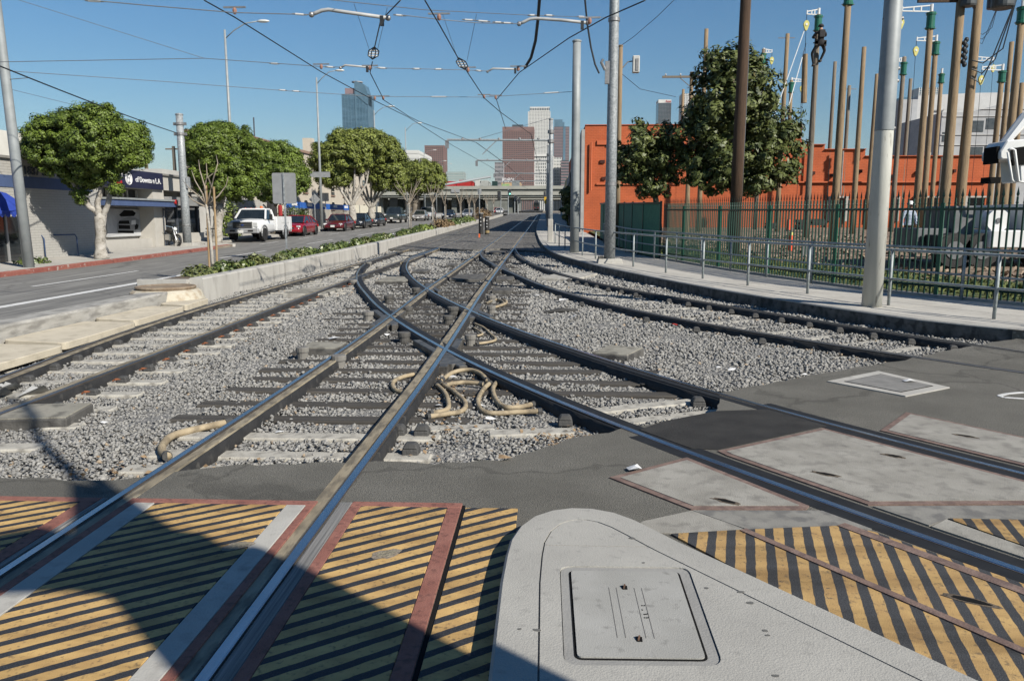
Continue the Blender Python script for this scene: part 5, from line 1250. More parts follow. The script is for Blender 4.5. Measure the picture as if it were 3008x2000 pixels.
M_collar = mat('green_pole_collar', (.01, .11, .07), (.02, .15, .095), 5, .4)
M_armw = mat('white_gaff_arm', (.72, .74, .73), (.82, .83, .82), 4, .4)
M_pulley = mat('yellow_pulley', (.6, .55, .12), (.72, .68, .25), 8, .5)
def G2(u0, v0, u1, v1, wpx, dia=.29):
    """climbing pole: seen top (u0,v0), lower end passing (u1,v1), width in pixels"""
    y = dia * FPX / wpx; b = at(u1, v1, y); x = b.x; return x, y, at(u0, v0, y).z
POLES = [  # u_top, v_top, u_low, v_low, width px, collar(v0,v1) or None, arm end u (None), label
 (2070, 86, 2071, 150, 13, None, None, 'bare pole behind the top left of the big magnolia'),
 (2004, 263, 2004, 300, 9, None, None, 'short bare pole stub left of the crossarm pole'),
 (2306, 100, 2297, 363, 13, None, None, 'bare pole with a tiny step bar right of the magnolia'),
 (2241, 145, 2239, 231, 12, (158, 199), 2268, 'green-collared pole peeking above the magnolia, right one'),
 (2197, 168, 2196, 210, 11, (178, 209), 2213, 'green-collared pole peeking above the magnolia, left one'),
 (2325, 236, 2320, 359, 11, (243, 274), 2356, 'small green-collared pole right of the white ropes'),
 (2386, 44, 2378, 500, 16, (47, 94), 2370, 'green-collared pole with the climber on it'),
 (2447, 182, 2433, 500, 11, None, None, 'slim bare pole left of the thickest middle pole'),
 (2478, -30, 2459, 500, 20, (-20, 18), None, 'thick pole with a green collar cut by the top edge'),
 (2490, 252, 2480, 500, 11, None, None, 'short bare pole with a step bar beside the thick pole'),
 (2532, 139, 2515, 500, 14, None, None, 'bare tan pole left of the cream painted pole'),
 (2568, 218, 2555, 500, 12, None, None, 'bare tan pole almost touching the cream painted pole'),
 (2648, 168, 2630, 500, 13, (184, 222), 2632, 'green-collared pole just right of the cream painted pole'),
 (2672, 232, 2654, 500, 11, None, None, 'slim bare pole in front of the glass tower'),
 (2718, 36, 2701, 500, 18, (38, 88), 2648, 'tall green-collared pole with the longest white arm'),
 (2752, 122, 2722, 500, 15, (124, 163), 2692, 'green-collared pole with a white arm over the glass tower'),
 (2751, 216, 2744, 500, 12, (218, 246), 2768, 'small green-collared pole with a short arm behind another pole'),
 (2828, -30, 2782, 500, 26, None, None, 'very thick tan pole with insulators down its side'),
 (2868, -30, 2827, 500, 26, None, None, 'very thick tan pole carrying the dark transformer'),
 (2863, 178, 2850, 350, 12, (181, 219), 2919, 'small green-collared pole behind the transformer pole'),
 (2938, 208, 2923, 410, 15, (209, 244), 2884, 'green-collared pole in front of the white building'),
 (2970, 124, 2945, 402, 14, None, None, 'leaning bare pole near the right picture edge'),
 (3004, 20, 2966, 402, 21, (22, 72), None, 'thick dark-collared pole at the right picture edge'),
 (3010, 244, 2989, 398, 15, None, None, 'short bare pole at the right picture edge')]
random.seed(5)
for u0, v0, u1, v1, wpx, col, armu, lab in POLES:
    x, y, zt = G2(u0, v0, u1, v1, wpx); zb = yardz(x, y)
    m_ = M_woodg if wpx < 14 and random.random() < .4 or 'climber' in lab else M_wood
    r_ = .29 / 2
    t = thing('climbing_pole', lab + ', in the yard', 'pole', (x, y, zb), group='wooden practice poles in the yard')
    h = zt - zb; ln = random.uniform(-.004, .006)
    mb = MB(); mb.tube([(ln*h*q, 0, h*q) for q in (0, .25, .5, .75, 1)], [r_*(1.12-.28*q) for q in (0, .25, .5, .75, 1)], 12); mb.build('shaft', m_, t, smooth=True)
    if col:
        z0, z1 = at(u0, col[1], y).z - zb, at(u0, col[0], y).z - zb; rc = r_ * 1.2; cx = ln * h
        mb = MB(); mb.lathe((cx, 0, z0), [(rc, 0), (rc*1.15, .02), (rc*1.15, .1), (rc, .12), (rc, z1-z0-.12), (rc*1.15, z1-z0-.1), (rc*1.15, z1-z0), (rc*.6, z1-z0+.02)], 14); mb.build('collar', M_collar, t)
        mb = MB(); mb.cyl((cx, 0, z1), (cx, 0, z1 + .35), .07, .07, 8); mb.build('arm_stub', M_armw, t)
        for z in (z0 + .05, z1 - .05):
            mb = MB(); mb.cyl((cx - rc*1.45, 0, z), (cx + rc*1.45, 0, z), .02, .02, 6); mb.build('bolt', M_metal, t)
        if armu:
            xe = at(armu, (col[0] + v0) / 2, y).x - x; za = z1 + .2
            a = thing  # arm as two flat bars with a gap, tip fitting and rope pulley
            mb = MB(); mb.beam((cx, 0, za + .1), (xe, 0, za), .05, .05); mb.beam((cx, 0, za - .16), (xe, 0, za - .12), .05, .05)
            for q in (.35, .6, .98): mb.beam((cx + (xe-cx)*q, 0, za - .14), (cx + (xe-cx)*q, 0, za + .06), .05, .06)
            ar = mb.build('arm', M_armw, t)
            pz = za - .62
            mb = MB(); mb.extrude([(xe + .14*math.cos(k)*(.75 if math.sin(k) < 0 else 1), -.06, pz + .2*math.sin(k)*(1.5 if math.sin(k) < 0 else 1)) for k in [i*math.pi/6 for i in range(12)]], (0, .12, 0)); pl = mb.build('pulley', M_pulley, t)
            mb = MB(); mb.cyl((xe, -.075, pz), (xe, .075, pz), .06, .06, 8); mb.build('sheave', M_armw, pl)
            mb = MB(); mb.tube([(xe, 0, za - .12), (xe, 0, pz + .15)], .015, 5); mb.tube([(xe, 0, pz - .25), (xe + .02, 0, pz - 1.6), (xe, 0, .8)], .012, 4); mb.build('rope', M_wire, t)
    if 'step bar' in lab:
        mb = MB(); mb.cyl((-.5, 0, h - .25), (.5, 0, h - .25), .02, .02, 6); mb.build('step_bar', M_wood, t)
    if 'insulators' in lab:
        for k in range(9):
            z = at(u0, 120 + k * 9, y).z - zb; mb = MB(); mb.ball((.2 - .05 * (k % 2), -.1, z), .07, (1, 1, 1.2)); mb.build('insulator', M_wire, t)
        z = at(u0, 2, y).z - zb; mb = MB(); mb.beam((-1.3, 0, z), (.1, 0, z), .09, .1); mb.build('crossarm', M_woodd, t)
    if 'transformer' in lab:
        z = at(u0, 30, y).z - zb; M_tr = mat('transformer_dark', (.06, .07, .075), (.1, .11, .115), 4, .5, metal=.3)
        mb = MB(); mb.lathe((.72, -.1, z), [(.28, 0), (.32, .03), (.33, .08), (.33, .9), (.28, 1.0)], 18); mb.build('transformer', M_tr, t, smooth=False)
        mb = MB(); mb.lathe((-.35, -.2, z + .05), [(.2, 0), (.22, .05), (.22, .8), (.15, .9)], 14); mb.build('transformer', M_tr, t)
        for k in range(3):
            mb = MB(); mb.tube([(1.0, -.3, z + .3), (.7 - .2*k, -.35, z - 1.2 - .3*k), (.2, -.25, z - 1.6 - .3*k), (-.1, -.2, z - 1.5 - .25*k)], .02, 5); mb.build('cable', M_wire, t)
# crossarm pole and the hanging pole
b = at(2025, 420, 50); t = thing('utility_pole', 'utility pole with a single crossarm left of the magnolia', 'pole', (b.x, 50, yardz(b.x, 50))); h = at(2025, 212, 50).z - t.location.z
mb = MB(); mb.cyl((0, 0, 0), (0, 0, h), .15, .11, 10); mb.build('shaft', M_wood, t); mb = MB(); mb.beam((-1.8, -.1, h - .3), (.9, -.1, h - .3), .11, .12); ca = mb.build('crossarm', M_woodg, t)
for xx in (-1.6, -.7, .5): mb = MB(); mb.lathe((xx, -.1, h - .24), [(.03, 0), (.05, .06), (.03, .14)], 8); mb.build('insulator', M_metal, ca)
for s in (-1, 1): mb = MB(); mb.beam((s*.75, -.1, h - .34), (0, -.1, h - .95), .04, .04); mb.build('brace', M_woodg, t)
y = 42.5; a, b = at(2365, 160, y), at(2361, 303, y); mb = MB(); mb.cyl(a, b, .13, .15, 10); tag(mb.build('hanging_pole', M_wood), 'short wooden pole hanging by ropes beside the climber', 'pole')
for lab, p, q in (('white rope slanting from the climber to the magnolia', (2368, 75), (2258, 385)), ('second white rope slanting left of the hanging pole', (2368, 128), (2300, 372)), ('thin dark rope below the hanging pole', (2392, 200), (2388, 420))):
    wire(lab, [at(*p, 41.5), at(*q, 40.0)], .022 if 'white' in lab else .012, M_armw if 'white' in lab else M_wire, 'rope', 'rope')

# the big orange brick hall
M_or = mat_brick('orange_painted_brick', (.57, .14, .055), (.535, .13, .05), (.45, .108, .043), .34, .12, 'x', .45, .014, .72)
M_or2 = mat('orange_band', (.5, .122, .048), (.56, .14, .055), 2, .85, .2, 30)
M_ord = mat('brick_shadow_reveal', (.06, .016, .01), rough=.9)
M_roof = mat('roof_edge', (.2, .19, .18), (.3, .29, .27), 3, .9)
hall = thing('brick_hall', 'large orange painted brick hall behind the pole yard', 'building')
YB = 60.0
def hx(u): return at(u, 500, YB).x
def hz(v): return at(2000, v, YB).z
mb = MB(); x0, x1 = hx(1717), hx(2349); zb = H(YB) - .3
mb.box(x0, x1, YB, YB + 40, zb, hz(367)); mb.build('main_wall', M_or, hall)
mb = MB(); mb.box(x1, hx(2420), YB + .1, YB + 40, zb, hz(427)); mb.build('lower_wall', M_or, hall)
mb = MB(); mb.box(hx(2420), hx(2540), YB + .1, YB + 40, zb, hz(441)); mb.build('lower_wall', M_or, hall)
mb = MB(); mb.box(hx(2540), hx(2910), YB + .1, YB + 40, zb, hz(461)); mb.build('lower_wall', M_or, hall)
mb = MB(); mb.box(x0 + .9, x1, YB - .12, YB + .2, hz(425), hz(412)); mb.box(x0 + .9, hx(2000), YB - .12, YB + .2, hz(543), hz(538)); mb.build('belt_course', M_or2, hall)
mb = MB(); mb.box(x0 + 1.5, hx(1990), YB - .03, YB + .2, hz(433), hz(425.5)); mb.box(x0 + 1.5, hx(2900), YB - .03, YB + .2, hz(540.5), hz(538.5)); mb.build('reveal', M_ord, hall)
mb = MB(); mb.box(hx(2000), hx(2900), YB - .1, YB + .15, hz(538), hz(534)); mb.build('belt_course', M_or2, hall)
for ua, ub in ((2452, 2475), (2565, 2600), (2700, 2760), (2850, 2900)):
    mb = MB(); mb.box(hx(ua), hx(ub), YB - .06, YB + .14, hz(640), hz(583)); d = mb.build('doorway', M_dark, hall)
    mb = MB(); mb.box(hx(ua) - .2, hx(ub) + .2, YB - .1, YB + .12, hz(582), hz(577)); mb.build('lintel', M_conc, hall)
for ua in (2440, 2488, 2555, 2640, 2690, 2780, 2840):
    mb = MB(); mb.box(hx(ua), hx(ua + 8), YB - .15, YB + .12, hz(650), hz(578)); mb.build('pilaster', M_conc, hall)
# street front of the hall: pale stucco with a stepped gable and dark windows
mb = MB()
zf0 = H(60) - .2
prof = [(YB - .02, zf0), (YB + 40, zf0), (YB + 40, hz(455)), (YB + 15, hz(425)), (YB + 6, hz(398)), (YB + 2, hz(380)), (YB - .02, hz(379))]
mb.extrude([(x0 - .25, a, b) for a, b in prof], (.24, 0, 0)); mb.build('street_front', mat('grey_stucco', (.34, .335, .32), (.42, .415, .4), 2, .9, .2, 40), hall)
for a, b in ((YB + 3, YB + 8), (YB + 12, YB + 17), (YB + 22, YB + 27)):
    mb = MB(); mb.box(x0 - .3, x0 - .2, a, b, hz(560), hz(450)); mb.build('window', M_dark, hall)
mb = MB(); mb.box(hx(1745), hx(1780), YB + 2, YB + 6, hz(372), hz(364)); mb.build('roof_parapet', M_or, hall)
for ua, ub, v in ((2498, 2530, 438), (2744, 2756, 452), (2700, 2706, 455)):
    mb = MB(); mb.box(hx(ua), hx(ub), YB + 3, YB + 6, hz(470), hz(v)); mb.build('roof_unit', M_roof, hall)
mb = MB(); mb.box(hx(2733), hx(2750), YB + 1, YB + 2.5, hz(465), hz(447)); mb.build('roof_unit', M_armw, hall)
random.seed(3)
for u, v0, v1 in ((1736, 560, 418), (2372, 560, 430), (2470, 575, 446), (2585, 575, 465), (2760, 575, 465)): mb = MB(); mb.cyl((hx(u), YB - .2, hz(v0)), (hx(u), YB - .2, hz(v1)), .07, .07, 6); mb.build('downpipe', M_or2 if u < 2400 else M_roof, hall)
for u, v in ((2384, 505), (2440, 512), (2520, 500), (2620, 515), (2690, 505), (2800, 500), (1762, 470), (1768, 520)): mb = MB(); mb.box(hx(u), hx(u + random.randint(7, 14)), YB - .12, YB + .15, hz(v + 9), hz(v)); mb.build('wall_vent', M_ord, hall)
for ua, ub, v in ((1717, 2349, 367), (2349, 2420, 427), (2420, 2540, 441), (2540, 2910, 461)): mb = MB(); mb.box(hx(ua), hx(ub), YB - .08, YB + .5, hz(v), hz(v - 1.6)); mb.build('coping', M_or2, hall)
# timber benches / stacks by the wall
M_stack = mat('dark_stack', (.025, .025, .025), (.05, .048, .045), 3, .8)
for i, (u0, u1, v0, v1, y) in enumerate(((2252, 2275, 655, 672, 46), (2340, 2368, 645, 675, 44), (2378, 2420, 643, 662, 50))):
    a, b = at(u0, v1, y), at(u1, v0, y); t = thing('timber_stack', ['low dark timber stack by the brick wall, left one', 'dark machine-like timber stack in the middle of the yard', 'long dark timber stack under the brick wall'][i], 'timber stack', ((a.x+b.x)/2, y, a.z))
    for k in range(4):
        mb = MB(); mb.obox((random.uniform(-.1, .1), 0, k*(b.z-a.z)/4), (b.x-a.x, .9, (b.z-a.z)/4.3)); mb.build('beam', M_stack, t)
M_orcone = mat('marker_red_orange', (.8, .07, .03), (.9, .14, .05), 9, .5)
for u, v0, v1, y, lab in ((2315, 645, 680, 40, 'red orange marker tube farther back in the yard'), (2321, 690, 745, 30, 'red orange marker tube with a yellow top in the yard')):
    a, b = at(u, v1, y), at(u, v0, y); t = thing('marker_tube', lab, 'marker', a); h = b.z - a.z
    mb = MB(); mb.cyl((0, 0, 0), (0, 0, h), .1, .08, 10); mb.build('tube', M_orcone, t)
    mb = MB(); mb.lathe((0, 0, 0), [(.2, 0), (.2, .04), (.1, .07)], 10); mb.build('base', M_stack, t)
    if 'yellow' in lab: mb = MB(); mb.cyl((0, 0, h - .02), (0, 0, h + .1), .085, .08, 10); mb.build('yellow_top', M_pulley, t)
for i, u in enumerate((2357, 2367)):
    a = at(u, 772, 27); mb = MB(); mb.cyl((0, 0, 0), (0, 0, .65), .07, .07, 8); o = mb.build('stub_pipe', M_signb); o.location = a; tag(o, ['left of two grey stub pipes in the lawn', 'right of two grey stub pipes in the lawn'][i], 'pipe')

# white building and dish mast behind the yard, right edge
wb = thing('white_building', 'white stepped modern building behind the poles at the right edge', 'building')
M_wb = mat('white_render', (.5, .5, .49), (.58, .58, .57), 1, .85, .1, 20); M_wbg = mat('grey_panel_render', (.36, .37, .38), (.44, .45, .46), 1, .8)
Y2 = 105.0
def px(u): return at(u, 400, Y2).x
def pz(v): return at(2900, v, Y2).z
mb = MB(); mb.extrude([(px(2762), Y2, 0), (px(3300), Y2, 0), (px(3300), Y2, pz(270)), (px(3008), Y2, pz(288)), (px(2846), Y2, pz(330)), (px(2762), Y2, pz(330))], (0, 12, 0)); mb.build('front_block', M_wbg, wb)
mb = MB(); mb.extrude([(px(2815), Y2 + 12, 0), (px(3300), Y2 + 12, 0), (px(3300), Y2 + 12, pz(228)), (px(3000), Y2 + 12, pz(230)), (px(2815), Y2 + 12, pz(238)),], (0, 14, 0)); mb.build('upper_block', M_wb, wb)
mb = MB(); mb.box(px(2762), px(2815), Y2 + 12, Y2 + 20, 0, pz(250)); mb.build('side_block', M_wbg, wb)
for u0, u1, v0, v1 in ((2850, 2886, 355, 388), (2893, 2922, 348, 380), (2845, 2890, 432, 455), (2895, 2925, 430, 452), (2940, 2990, 340, 372), (2768, 2776, 388, 416)):
    mb = MB(); mb.box(px(u0), px(u1), Y2 - .05, Y2 + .3, pz(v1), pz(v0)); mb.build('window', mat('office_glass', (.05, .055, .06), (.09, .095, .1), 2, .15, spec=.7), wb)
for v in (320, 341, 395, 425): mb = MB(); mb.box(px(2764), px(3200), Y2 - .12, Y2, pz(v + 2), pz(v)); mb.build('ledge', M_wb, wb)
for k in range(7): mb = MB(); mb.box(px(2860 + k * 6), px(2864 + k * 6), Y2 + 11.8, Y2 + 12.1, pz(290), pz(286)); mb.build('vent', M_metal, wb)

# bucket truck in the yard, right edge
bt = thing('bucket_truck', 'white utility bucket truck parked in the yard at the right edge', 'truck')
M_tw = mat('white_truck_paint', (.76, .77, .76), (.82, .83, .82), 2, .3, coat=.4); M_tg = mat('truck_shadow_grey', (.16, .165, .17), (.22, .225, .23), 3, .5, metal=.3)
yt = 21.5
def bx_(u): return at(u, 700, yt).x
def bz_(v): return at(2950, v, yt).z
zg = yardz(bx_(2950), yt)
mb = MB(); mb.box(bx_(2748), bx_(3500), yt - .1, yt + 2.1, zg + .55, zg + .85); mb.build('chassis', M_stack, bt, bevel=.02)
mb = MB(); mb.box(bx_(2890), bx_(3500), yt - .3, yt + 2.3, bz_(728), bz_(676)); mb.build('service_body', M_tw, bt, bevel=.03)
mb = MB(); mb.box(bx_(2985), bx_(3500), yt - .32, yt + 2.3, bz_(675), bz_(600)); mb.build('tool_locker', M_tw, bt, bevel=.03)
mb = MB(); mb.box(bx_(2825), bx_(2888), yt + .5, yt + 2.2, bz_(720), bz_(604)); mb.build('pump_housing', M_tg, bt, bevel=.02)
mb = MB(); mb.box(bx_(2720), bx_(2822), yt + .6, yt + 2.0, bz_(735), bz_(672)); mb.build('tool_bin', M_tg, bt, bevel=.02)
for k in range(4): mb = MB(); mb.box(bx_(2735 + k * 22), bx_(2748 + k * 22), yt + .55, yt + .62, bz_(712), bz_(695)); mb.build('latch', M_stack, bt)
c_ = (bx_(2925), yt + .1, bz_(648)); mb = MB(); mb.cyl((c_[0], yt - .05, c_[2]), (c_[0], yt + .35, c_[2]), .3, .3, 20); rl = mb.build('cable_reel', M_tw, bt)
mb = MB(); mb.cyl((c_[0], yt - .08, c_[2]), (c_[0], yt + .36, c_[2]), .07, .07, 10); mb.build('reel_hub', M_tg, rl)
for u in (2800, 2880, 3060): 
    mb = MB(); mb.cyl((bx_(u), yt - .15, zg + .45), (bx_(u), yt + .25, zg + .45), .46, .46, 18); w_ = mb.build('wheel', M_rubber, bt)
    mb = MB(); mb.cyl((bx_(u), yt - .17, zg + .45), (bx_(u), yt - .1, zg + .45), .24, .24, 14); mb.build('rim', M_tg, w_)
mb = MB(); mb.tube([(bx_(3200), yt + 1, bz_(600)), (bx_(3080), yt + 1, bz_(470)), (bx_(2985), yt + .9, bz_(405)), (bx_(3040), yt + .9, bz_(330))], .17, 8); mb.build('boom', M_tw, bt)
# bucket: tub with dark opening, white tubular guard
zu0, zu1 = bz_(540), bz_(420)
mb = MB(); mb.extrude([(bx_(2908), yt - .1, bz_(448)), (bx_(2925), yt - .1, bz_(414)), (bx_(2985), yt - .1, bz_(410)), (bx_(3030), yt - .1, bz_(455)), (bx_(3030), yt - .1, bz_(534)), (bx_(2975), yt - .1, bz_(536)), (bx_(2965), yt - .1, bz_(470)), (bx_(2910), yt - .1, bz_(470))], (0, .9, 0)); bk = mb.build('bucket', M_tw, bt, bevel=.03)
mb = MB(); mb.extrude([(bx_(2934), yt - .13, bz_(438)), (bx_(2974), yt - .13, bz_(432)), (bx_(2990), yt - .13, bz_(484)), (bx_(2948), yt - .13, bz_(488))], (0, .1, 0)); mb.build('opening', M_dark, bk)
mb = MB(); mb.tube([(bx_(2918), yt - .3, bz_(445)), (bx_(2926), yt - .3, bz_(440)), (bx_(2936), yt - .3, bz_(444)), (bx_(2956), yt - .3, bz_(535)), (bx_(2975), yt - .3, bz_(538)), (bx_(3010), yt - .3, bz_(536))], .035, 8); mb.tube([(bx_(2920), yt - .25, bz_(450)), (bx_(2940), yt - .25, bz_(530)), (bx_(2950), yt - .25, bz_(539))], .03, 8); mb.build('guard_rail', M_armw, bk, smooth=True)
mb = MB(); mb.box(bx_(2895), bx_(2930), yt + .1, yt + .5, bz_(538), bz_(520)); mb.build('hydraulics', M_dark, bk); mb = MB(); mb.box(bx_(2903), bx_(2912), yt, yt + .6, bz_(480), bz_(430)); mb.build('end_plate', M_dark, bk)

# ------------------------------------------------------------------ people
def figure(name, label, root, scale, rz, joints, radii, bones, m, extra, pelvis=0):
    t = thing(name, label, 'person', root, rz)
    me = bpy.data.meshes.new('body'); me.from_pydata([Vector(j) * scale for j in joints], bones, [])
    o = bpy.data.objects.new('body', me); COL.objects.link(o)
    md = o.modifiers.new('skin', 'SKIN')
    for i, r_ in enumerate(radii): me.skin_vertices[0].data[i].radius = (r_ * scale, r_ * scale)
    me.skin_vertices[0].data[pelvis].use_root = True
    sd = o.modifiers.new('sub', 'SUBSURF'); sd.levels = 2; sd.render_levels = 2
    dg = bpy.context.evaluated_depsgraph_get(); bm_ = bpy.data.meshes.new_from_object(o.evaluated_get(dg)); bpy.data.objects.remove(o)
    for mm in m: bm_.materials.append(mm[0])
    for p in bm_.polygons:
        p.use_smooth = True; z = p.center.z / scale
        for k, (mm, lo, hi, fx) in enumerate(m):
            if lo <= z < hi and (fx is None or fx(p.center / scale)): p.material_index = k
    o = bpy.data.objects.new('body', bm_); COL.objects.link(o); o.parent = t
    extra(t, scale); return t
M_skin = mat('skin', (.36, .2, .13), (.42, .25, .17), 6, .6); M_jean = mat('dark_jeans', (.025, .03, .045), (.045, .055, .08), 9, .85)
def plaid():
    m = bpy.data.materials.new('plaid_shirt'); m.use_nodes = True; n, l = m.node_tree.nodes, m.node_tree.links; p = n['Principled BSDF']; p.inputs['Roughness'].default_value = .85
    tc = n.new('ShaderNodeTexCoord'); outs = []
    for d, s in (('X', 7.5), ('Z', 6.5)):
        w_ = n.new('ShaderNodeTexWave'); w_.bands_direction = d; w_.inputs['Scale'].default_value = s; w_.inputs['Distortion'].default_value = .6; l.new(tc.outputs['Object'], w_.inputs[0]); outs.append(w_.outputs['Fac'])
    a = n.new('ShaderNodeMath'); a.operation = 'MULTIPLY'; l.new(outs[0], a.inputs[0]); l.new(outs[1], a.inputs[1])
    r = n.new('ShaderNodeValToRGB'); r.color_ramp.elements[0].color = (.09, .13, .2, 1); r.color_ramp.elements[1].color = (.62, .68, .74, 1); r.color_ramp.elements[0].position = .12; r.color_ramp.elements[1].position = .55
    l.new(a.outputs[0], r.inputs[0]); l.new(r.outputs[0], p.inputs['Base Color']); return m
M_plaid = plaid(); M_hat = mat('white_hard_hat', (.8, .8, .78), rough=.3, spec=.6); M_bootk = mat('boot_leather', (.03, .022, .017), rough=.7)
JT = [(0,0,.95),(0,0,1.12),(0,0,1.32),(0,0,1.47),(0,-.01,1.56),(0,-.03,1.67),                      # pelvis .. head
      (.19,0,1.42),(.26,-.03,1.16),(.2,-.18,.98),(-.19,0,1.42),(-.27,.02,1.15),(-.24,-.04,.9),         # arms
      (.1,0,.9),(.13,-.02,.5),(.15,.02,.1),(-.1,0,.9),(-.12,.02,.5),(-.16,.06,.1),(.16,-.1,.05),(-.17,-.06,.05)]
RD = [.15,.14,.165,.075,.06,.098,.075,.055,.045,.075,.055,.045,.095,.07,.055,.095,.07,.055,.045,.045]
BN = [(0,1),(1,2),(2,3),(3,4),(4,5),(3,6),(6,7),(7,8),(3,9),(9,10),(10,11),(0,12),(12,13),(13,14),(0,15),(15,16),(16,17),(14,18),(17,19)]
def hands(t, sc, wr, dirs, m=None):
    for (x, y, z), d in zip(wr, dirs):
        d = Vector(d).normalized(); s = d.cross(Vector((0, 1, 0))).normalized()
        for k in range(4):
            b0 = Vector((x, y, z)) * sc + s * (k - 1.5) * .018 * sc; L = (.085, .095, .09, .07)[k] * sc
            mb = MB(); mb.tube([b0 - d * .03 * sc, b0 + d * L * .5, b0 + d * L + Vector((0, -.02, 0)) * sc], [.012 * sc, .01 * sc, .007 * sc], 5); mb.build('finger', m or M_skin, t)
        b0 = Vector((x, y, z)) * sc + s * .035 * sc; mb = MB(); mb.tube([b0 - d * .04 * sc, b0 + s * .02 * sc, b0 + d * .03 * sc + s * .03 * sc], [.013 * sc, .011 * sc, .008 * sc], 5); mb.build('thumb', m or M_skin, t)
def wear(t, sc):
    mb = MB(); mb.lathe((0, -.03 * sc, 1.69 * sc), [(.135*sc, 0), (.125*sc, .012*sc), (.118*sc, .05*sc), (.095*sc, .1*sc), (.05*sc, .13*sc), (.01, .135*sc)], 16); h = mb.build('hard_hat', M_hat, t, smooth=True)
    mb = MB(); mb.extrude([(-.09*sc, -.13*sc, 1.692*sc), (.09*sc, -.13*sc, 1.692*sc), (.06*sc, -.2*sc, 1.685*sc), (-.06*sc, -.2*sc, 1.685*sc)], (0, 0, .012*sc)); mb.build('brim', M_hat, h)
    for s in (-1, 1):
        mb = MB(); mb.ball((s*.1*sc, -.03*sc, 1.65*sc), .025*sc, (.5, 1, 1.3)); mb.build('ear', M_skin, t)
        mb = MB(); mb.ball((s*.035*sc, -.118*sc, 1.665*sc), .012*sc); mb.build('eye', M_dark, t)
    mb = MB(); mb.ball((0, -.13*sc, 1.635*sc), .018*sc, (1, 1.2, 1.5)); mb.build('nose', M_skin, t)
    mb = MB(); mb.obox((0, -.118*sc, 1.595*sc), (.05*sc, .01*sc, .01*sc)); mb.build('mouth', M_redpaint, t)
    mb = MB(); mb.lathe((0, 0, .93*sc), [(.165*sc, 0), (.17*sc, .02*sc), (.165*sc, .06*sc)], 14); mb.build('belt', M_bootk, t)
    hands(t, sc, [(.2, -.2, .95), (-.24, -.05, .86)], [(-.1, -.5, -1), (0, -.2, -1)])
    for x, y in ((.16, -.06), (-.17, -.02)): mb = MB(); mb.obox((x*sc, y*sc, 0), (.1*sc, .29*sc, .11*sc), 0, (.8, .6)); mb.build('boot', M_bootk, t, bevel=.015)
mats_w = [(M_plaid, 0, 9, None), (M_jean, 0, .97, None), (M_skin, 1.5, 3, None), (M_skin, .8, .985, lambda c: abs(c.x) > .17 and c.z > .84), (M_bootk, 0, .14, None)]
yw = 28.0; pw_ = at(2662, 745, yw)
figure('person', 'worker in a plaid shirt, jeans and white hard hat standing among the poles', (pw_.x, yw, yardz(pw_.x, yw)), 1.0, R(12), JT, RD, BN, mats_w, wear)
pq = at(2633, 615, yw + .6)
JC = [(0,0,.95),(0,-.02,1.12),(0,-.05,1.32),(0,-.02,1.47),(0,.02,1.56),(0,.04,1.67),(.2,.02,1.42),(.3,.2,1.32),(.14,.4,1.4),(-.2,.02,1.42),(-.3,.2,1.25),(-.14,.4,1.28),
      (.12,.02,.92),(.28,.2,.66),(.16,.32,.3),(-.12,.02,.92),(-.3,.18,.55),(-.16,.32,.12),(.14,.42,.27),(-.14,.42,.09)]
M_blackc = mat('black_work_clothes', (.02, .02, .022), (.035, .035, .038), 9, .85)
def wear2(t, sc):
    mb = MB(); mb.lathe((0, .04*sc, 1.69*sc), [(.135*sc, 0), (.118*sc, .05*sc), (.09*sc, .1*sc), (.01, .135*sc)], 14); mb.build('helmet', M_blackc, t, smooth=True)
    mb = MB(); mb.tube([(.17*sc, 0, .98*sc), (.2*sc, .35*sc, 1.05*sc), (0, .6*sc, 1.08*sc), (-.2*sc, .35*sc, 1.05*sc), (-.17*sc, 0, .98*sc)], .025*sc, 6); mb.build('climbing_belt', M_bootk, t)
    for k in range(4): mb = MB(); mb.obox((.2*sc*(-1 if k % 2 else 1), -.05*sc, (.82+.03*k)*sc), (.1*sc, .08*sc, .2*sc)); mb.build('tool_pouch', M_bootk, t)
    mb = MB(); mb.obox((0, -.17*sc, 1.18*sc), (.26*sc, .1*sc, .34*sc)); mb.build('backpack', M_blackc, t, bevel=.02)
    hands(t, sc, [(.13, .42, 1.42), (-.13, .42, 1.3)], [(-.6, .6, .3), (.6, .6, .3)])
    for x, z in ((.15, .2), (-.15, .02)): mb = MB(); mb.obox((x*sc, .36*sc, z*sc), (.1*sc, .27*sc, .1*sc), 0, (.8, .7)); mb.build('boot', M_bootk, t, bevel=.015)
xc, yc, zc = G2(2386, 44, 2378, 500, 16)
figure('person', 'climber in black clothes strapped high on a green-collared pole', (xc, yc - .52, at(2380, 198, yc).z), 1.08, R(0), JC, RD, BN, [(M_blackc, -9, 9, None), (M_skin, 1.53, 1.66, None)], wear2)
